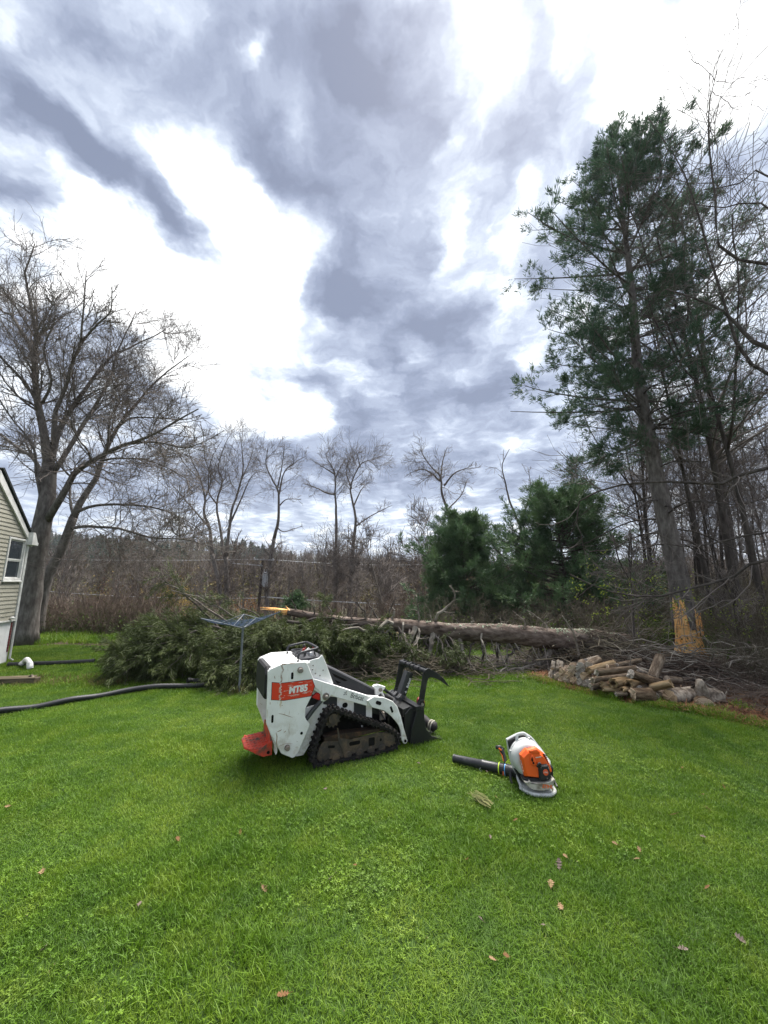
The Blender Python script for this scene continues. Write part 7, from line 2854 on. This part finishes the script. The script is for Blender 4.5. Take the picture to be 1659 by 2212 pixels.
# harness strap trailing on the grass
g = MB()
for q in ([(.19, .14, .14), (.24, .12, .10), (.255, .06, .05), (.26, .02, .03)], [(.18, .14, .10), (.23, .14, .13), (.24, .12, .05), (.19, .12, .015)], [(-.19, .15, .12), (-.205, .12, .06), (-.20, .08, .02)]):
    p = spline(np.array(q), 12)
    g.tubes(p, np.full(12, .014), 6)
g.prism([(.14, .02), (.24, .03), (.25, .20), (.19, .24), (.13, .16)], .06, .15, 'y', .015)
g.build('harness_strap', 'blower_black', BL)
# blower tube with clamp, ties and control handle
bo_ = np.array([1.60, 4.60, 0])
cz, sz = math.cos(rad(-5)), math.sin(rad(-5))


def to_bl(p):
    d = np.asarray(p, dtype=float) - bo_
    return np.array([d[0] * cz + d[1] * sz, -d[0] * sz + d[1] * cz, d[2]])


ta, tb = to_bl(G(1118, 1668, .075)), to_bl(G(980, 1638, .055))
ax = tb - ta
seg = lambda f: ta + ax * f
g = MB()
ks = [0, .10, .11, .13, .14, .50, .515, .535, .55, .97, .975, 1.0]
rs = [.058, .056, .060, .060, .056, .051, .055, .055, .049, .045, .048, .048]
g.tubes(np.array([seg(f) for f in ks]), np.array(rs), 18)
tube = g.build('blower_tube', 'tube_black', BL, smooth='angle')
g = MB()
e1_ = np.cross(ax / np.linalg.norm(ax), [0, 0, 1])
g.tubes([seg(.985), seg(1.004)], [.041, .041], 18)
g.build('tube_mouth', 'hole_dark', tube)
for f0, f1, r_, mt in ((.115, .165, .0625, 'blower_black'), (.195, .25, .0595, 'blower_black')):
    g = MB()
    g.tubes([seg(f0), seg(f1)], [r_, r_], 18)
    g.build('tube_clamp', mt, tube)
for f0, mt in ((.255, 'tie_yellow'), (.165, 'tie_blue')):
    g = MB()
    g.tubes([seg(f0), seg(f0 + .012)], [.066, .066], 18)
    g.build('cable_tie', mt, tube)
up_ = np.array([0, 0, 1.0])
g = MB()
for a_ in (-.9, -.5):
    g.box(seg(.222) + np.array([0, -.060 * math.cos(a_ + .3), .060 * math.sin(a_ + .3)]), (.022, .012, .024))
g.build('clamp_tab', 'logo_orange', tube)
g = MB()
for a_, b_ in (((.18, .065), (.08, .14)), ((.18, .065), (.04, .09)), ((.18, .065), (.06, .12))):
    g.tubes([seg(a_[0]) + up_ * a_[1], seg(b_[0]) + up_ * b_[1]], [.0035, .0025], 5)
g.build('tie_tail', 'tie_yellow', tube)
h0 = seg(.17) + up_ * .05
h1 = to_bl(PT(1082, 1617, 5.0))
h1[2] = max(h1[2], .25)
g = MB()
p = spline(np.array([h0, h0 * .5 + h1 * .5 + np.array([.012, 0, 0]), h1]), 10)
g.tubes(p, np.array([.018, .018, .017, .017, .018, .019, .021, .024, .028, .024]), 9)
g.tubes([h1 + np.array([.03, 0, -.012]), h1 + np.array([-.015, 0, .012]), h1 + np.array([-.06, 0, .012])], [.020, .028, .018], 9)
hd_ = g.build('control_handle', 'blower_black', BL, smooth=True)
g = MB()
g.tubes([h1 + np.array([-.030, -.026, .012]), h1 + np.array([.006, -.026, -.012])], [.009, .012], 7)
g.build('trigger', 'logo_orange', hd_)
g = MB()
g.tubes([h1 + np.array([-.02, -.01, -.02]), p[5] + np.array([-.022, -.01, 0]), p[2] + np.array([-.02, 0, 0])], [.006, .005, .005], 5)
g.build('throttle_cable', 'logo_orange', hd_)
g = MB()
a = np.linspace(0, 1.7 * PI, 14)
c_ = seg(.56) + np.array([0, -.05, -.035])
g.tubes(np.stack([c_[0] + .018 * np.cos(a), np.full(14, c_[1]), c_[2] + .018 * np.sin(a)], 1), np.full(14, .003), 5)
g.build('tube_ring', 'print_white', tube)

# ================================================================== dead leaves on the lawn
M['leaf_tan'] = simple('leaf_tan', [(.3, (.20, .12, .065)), (.7, (.34, .22, .13))], 30, 4, .8, .2, trans=.2)
M['leaf_brown'] = simple('leaf_brown', [(.3, (.11, .055, .025)), (.7, (.22, .11, .05))], 30, 4, .8, .2, trans=.2)
M['leaf_grey'] = simple('leaf_grey', [(.3, (.085, .06, .05)), (.7, (.17, .13, .115))], 30, 4, .8, .2)


def oak_leaf(label, u, v, size, mat, seed, group=None, up=.045, name='dead_leaf'):
    rg = np.random.default_rng(seed)
    lob = [(0, .02), (.12, .05), (.20, .20), (.28, .09), (.40, .30), (.50, .13), (.62, .34), (.72, .14), (.84, .22), (.92, .08), (1.0, .0)]
    L = np.array([(x, y * rg.uniform(.75, 1.25)) for x, y in lob])
    R_ = np.array([(x, -y * rg.uniform(.75, 1.25)) for x, y in lob[1:-1]])[::-1]
    rim = np.concatenate([L, R_])
    k = len(rim)
    mid = np.array([(x, 0) for x, _ in lob])
    pts = np.concatenate([rim, mid])
    cu = rg.uniform(.3, 1.0)
    z = cu * .9 * pts[:, 1] ** 2 * 2 + .35 * cu * (pts[:, 0] - .5) ** 2 + rg.normal(0, .012, len(pts))
    V = np.column_stack([(pts[:, 0] - .5) * size, pts[:, 1] * size, z * size])
    nl_ = len(lob)
    F = []
    for i in range(nl_ - 1):
        F.append((i, i + 1, k + i + 1, k + i))
    idx = [0] + list(range(k - 1, nl_ - 1, -1)) + [nl_ - 1]
    for i in range(nl_ - 1):
        F.append((k + i, k + i + 1, idx[i + 1], idx[i]))
    g = MB()
    g.add(V, F)
    g.tubes([(-.5 * size, 0, V[0, 2]), (-.72 * size, .02 * size, V[0, 2] + .03 * size)], [.0012, .001], 4)
    o = g.build(name, mat, None, loc=G(u, v) + np.array([0, 0, up]))
    o.rotation_euler = (rg.normal(0, .35), rg.normal(0, .35), rg.uniform(0, 6.28))
    return tag(o, label, 'leaf', group)


def zlw(zx, zy, x0):
    return (x0 + zx / 1.0972) * .5486, (3000 + zy / 1.0972) * .5486


LEAVES = [
    (0, 768, 348, .075, 'leaf_brown', 'dark rust oak leaf on open lawn below the loader platform'),
    (0, 180, 490, .085, 'leaf_tan', 'tan curled leaf nearest the lawn side frame edge below the loader'),
    (0, 188, 828, .075, 'leaf_grey', 'grey crumpled leaf low on the lawn side of the frame'),
    (0, 1140, 564, .075, 'leaf_tan', 'light tan folded leaf on the lawn under the loader track'),
    (0, 1434, 512, .07, 'leaf_grey', 'dark curled leaf beside a pale blade in mid lawn'),
    (0, 1222, 1030, .09, 'leaf_brown', 'orange brown leaf sunk in grass at the bottom edge'),
    (1, 722, 545, .095, 'leaf_tan', 'large pale oak leaf lying open on the lawn below the blower'),
    (1, 764, 642, .085, 'leaf_tan', 'tan curled leaf just below the large pale oak leaf'),
    (1, 758, 458, .10, 'leaf_grey', 'long dark withered leaf above the large pale oak leaf'),
    (1, 1252, 240, .085, 'leaf_tan', 'tan oak leaf standing on edge between blower and log pile'),
    (1, 1545, 788, .09, 'leaf_grey', 'big grey leaf near the frame edge low on the lawn'),
    (1, 1292, 828, .08, 'leaf_grey', 'dark wilted leaf in the lower lawn beside the big grey one'),
    (1, 1400, 215, .08, 'leaf_tan', 'faded leaf pressed into grass beyond the standing oak leaf'),
]
for i, (sd_, zx, zy, s_, mt, lab) in enumerate(LEAVES):
    u, v = zlw(zx, zy, 1512 * sd_)
    oak_leaf(lab, u, v, s_ * .82, mt, 1200 + i, up=.026)
for i, (sd_, zx, zy) in enumerate(((0, 1036, 325), (0, 1405, 132), (0, 30, 210), (0, 1535, 470), (0, 600, 640), (1, 485, 170), (1, 570, 270), (1, 460, 345), (1, 1380, 158), (1, 1470, 122), (1, 1380, 343), (1, 1105, 400), (1, 1400, 567), (1, 420, 710), (1, 470, 885), (1, 530, 868), (1, 690, 735), (1, 1095, 442), (1, 360, 445), (1, 445, 55), (1, 785, 430), (1, 1290, 40), (1, 150, 20), (1, 1000, 375))):
    u, v = zlw(zx, zy, 1512 * sd_)
    oak_leaf('small brown dead leaf sunk among the lawn grass blades', u, v, .048, ('leaf_brown', 'leaf_grey', 'leaf_tan')[i % 3], 1240 + i, 'small dead leaves scattered over the lawn', .038)
# flattened clump of dry grass near the blower
rg = np.random.default_rng(151)
ca, cb_ = G(1022, 1727), G(1062, 1748)
root = empty('dry_grass_clump', (ca + cb_) / 2, 0, 'flattened clump of pale dry grass stalks on the lawn before the blower', 'grass clump')
g = MB()
d_ = cb_ - ca
n = 30
P_ = []
for k in range(n):
    o_ = np.array([rg.normal(0, .02), rg.normal(0, .03), rg.uniform(.035, .075)])
    s = np.linspace(-.55, .55, 6)[:, None]
    sp_ = rg.normal(0, .035)
    P_.append(o_ + d_ * s * rg.uniform(.5, 1.05) + np.array([0, 1, 0]) * sp_ * (s + .5) + rg.normal(0, .004, (6, 3)))
g.tubes(np.array(P_), np.full((n, 6), .0032), 3)
M['straw_green'] = simple('straw_green', [(.3, (.07, .085, .028)), (.7, (.21, .20, .085))], 6, 3, .8, .1)
g.build('stalk_bundle', 'straw_green', root)['kind'] = 'stuff'

# ================================================================== pieces that can be picked apart become parts of their own
def split_loose(o):
    me = o.data
    n = len(me.vertices)
    lab = np.arange(n)
    ed = np.zeros(len(me.edges) * 2, np.int32)
    me.edges.foreach_get('vertices', ed)
    ed = ed.reshape(-1, 2)
    while True:
        m_ = np.minimum(lab[ed[:, 0]], lab[ed[:, 1]])
        new = lab.copy()
        np.minimum.at(new, ed[:, 0], m_)
        np.minimum.at(new, ed[:, 1], m_)
        new = new[new]
        if (new == lab).all():
            break
        lab = new
    ids = np.unique(lab)
    if len(ids) < 2:
        return
    co = np.zeros(n * 3, np.float32)
    me.vertices.foreach_get('co', co)
    co = co.reshape(-1, 3)
    polys = [(list(p.vertices), p.material_index, p.use_smooth) for p in me.polygons]
    for k, i in enumerate(ids):
        sel = np.where(lab == i)[0]
        mp = {int(v): j for j, v in enumerate(sel)}
        F = [p for p in polys if p[0][0] in mp]
        nm = bpy.data.meshes.new(me.name)
        nm.from_pydata(co[sel].tolist(), [], [[mp[v] for v in p[0]] for p in F])
        for mt in me.materials:
            nm.materials.append(mt)
        nm.polygons.foreach_set('use_smooth', [p[2] for p in F])
        nm.update()
        if k == 0:
            o.data = nm
        else:
            c = o.copy()
            c.data = nm
            COL.objects.link(c)


SPLIT = ('panel_slot', 'panel_bolt', 'rivet', 'arm_slot', 'arm_elbow', 'panel_flange', 'frame_slot', 'hinge_pin', 'guard_bolt', 'gauge_box', 'shroud_vent', 'pivot_pin',
         'hydraulic_hose', 'cross_tube', 'grab_bar', 'guard_loop', 'bushing', 'scoop_mouth', 'harness_strap', 'tie_tail', 'foot_bow', 'mount_plate', 'bucket_shell', 'lift_cylinder', 'control_handle',
         'coupler_block', 'drive_sprocket', 'roller_frame', 'hydraulic_line', 'foot_platform', 'starter_grip', 'cylinder_guard', 'grapple_tube', 'limb', 'splinter_none', 'beam', 'arm', 'post')
for o in list(SC.objects):
    if o.type == 'MESH' and o.parent is not None and o.name.split('.')[0] in SPLIT and len(o.data.vertices) < 2500 and not o.get('kind') and 'pine' not in o.parent.name and 'tree' not in o.parent.name:
        split_loose(o)

# ------------------------------------------------------------------ air
g = MB()
g.box((0, 435, 26), (1530, 1000, 68))
hz_o = g.build('haze', [])
m, t, out = new_mat('haze_air')
pv = N(t, 'ShaderNodeVolumePrincipled')
pv.inputs['Color'].default_value = (.86, .91, 1.0, 1)
pv.inputs['Density'].default_value = .0002
pv.inputs['Anisotropy'].default_value = .2
t.links.new(pv.outputs[0], out.inputs['Volume'])
hz_o.data.materials.append(m)
tag(hz_o, None, None, None, 'stuff')
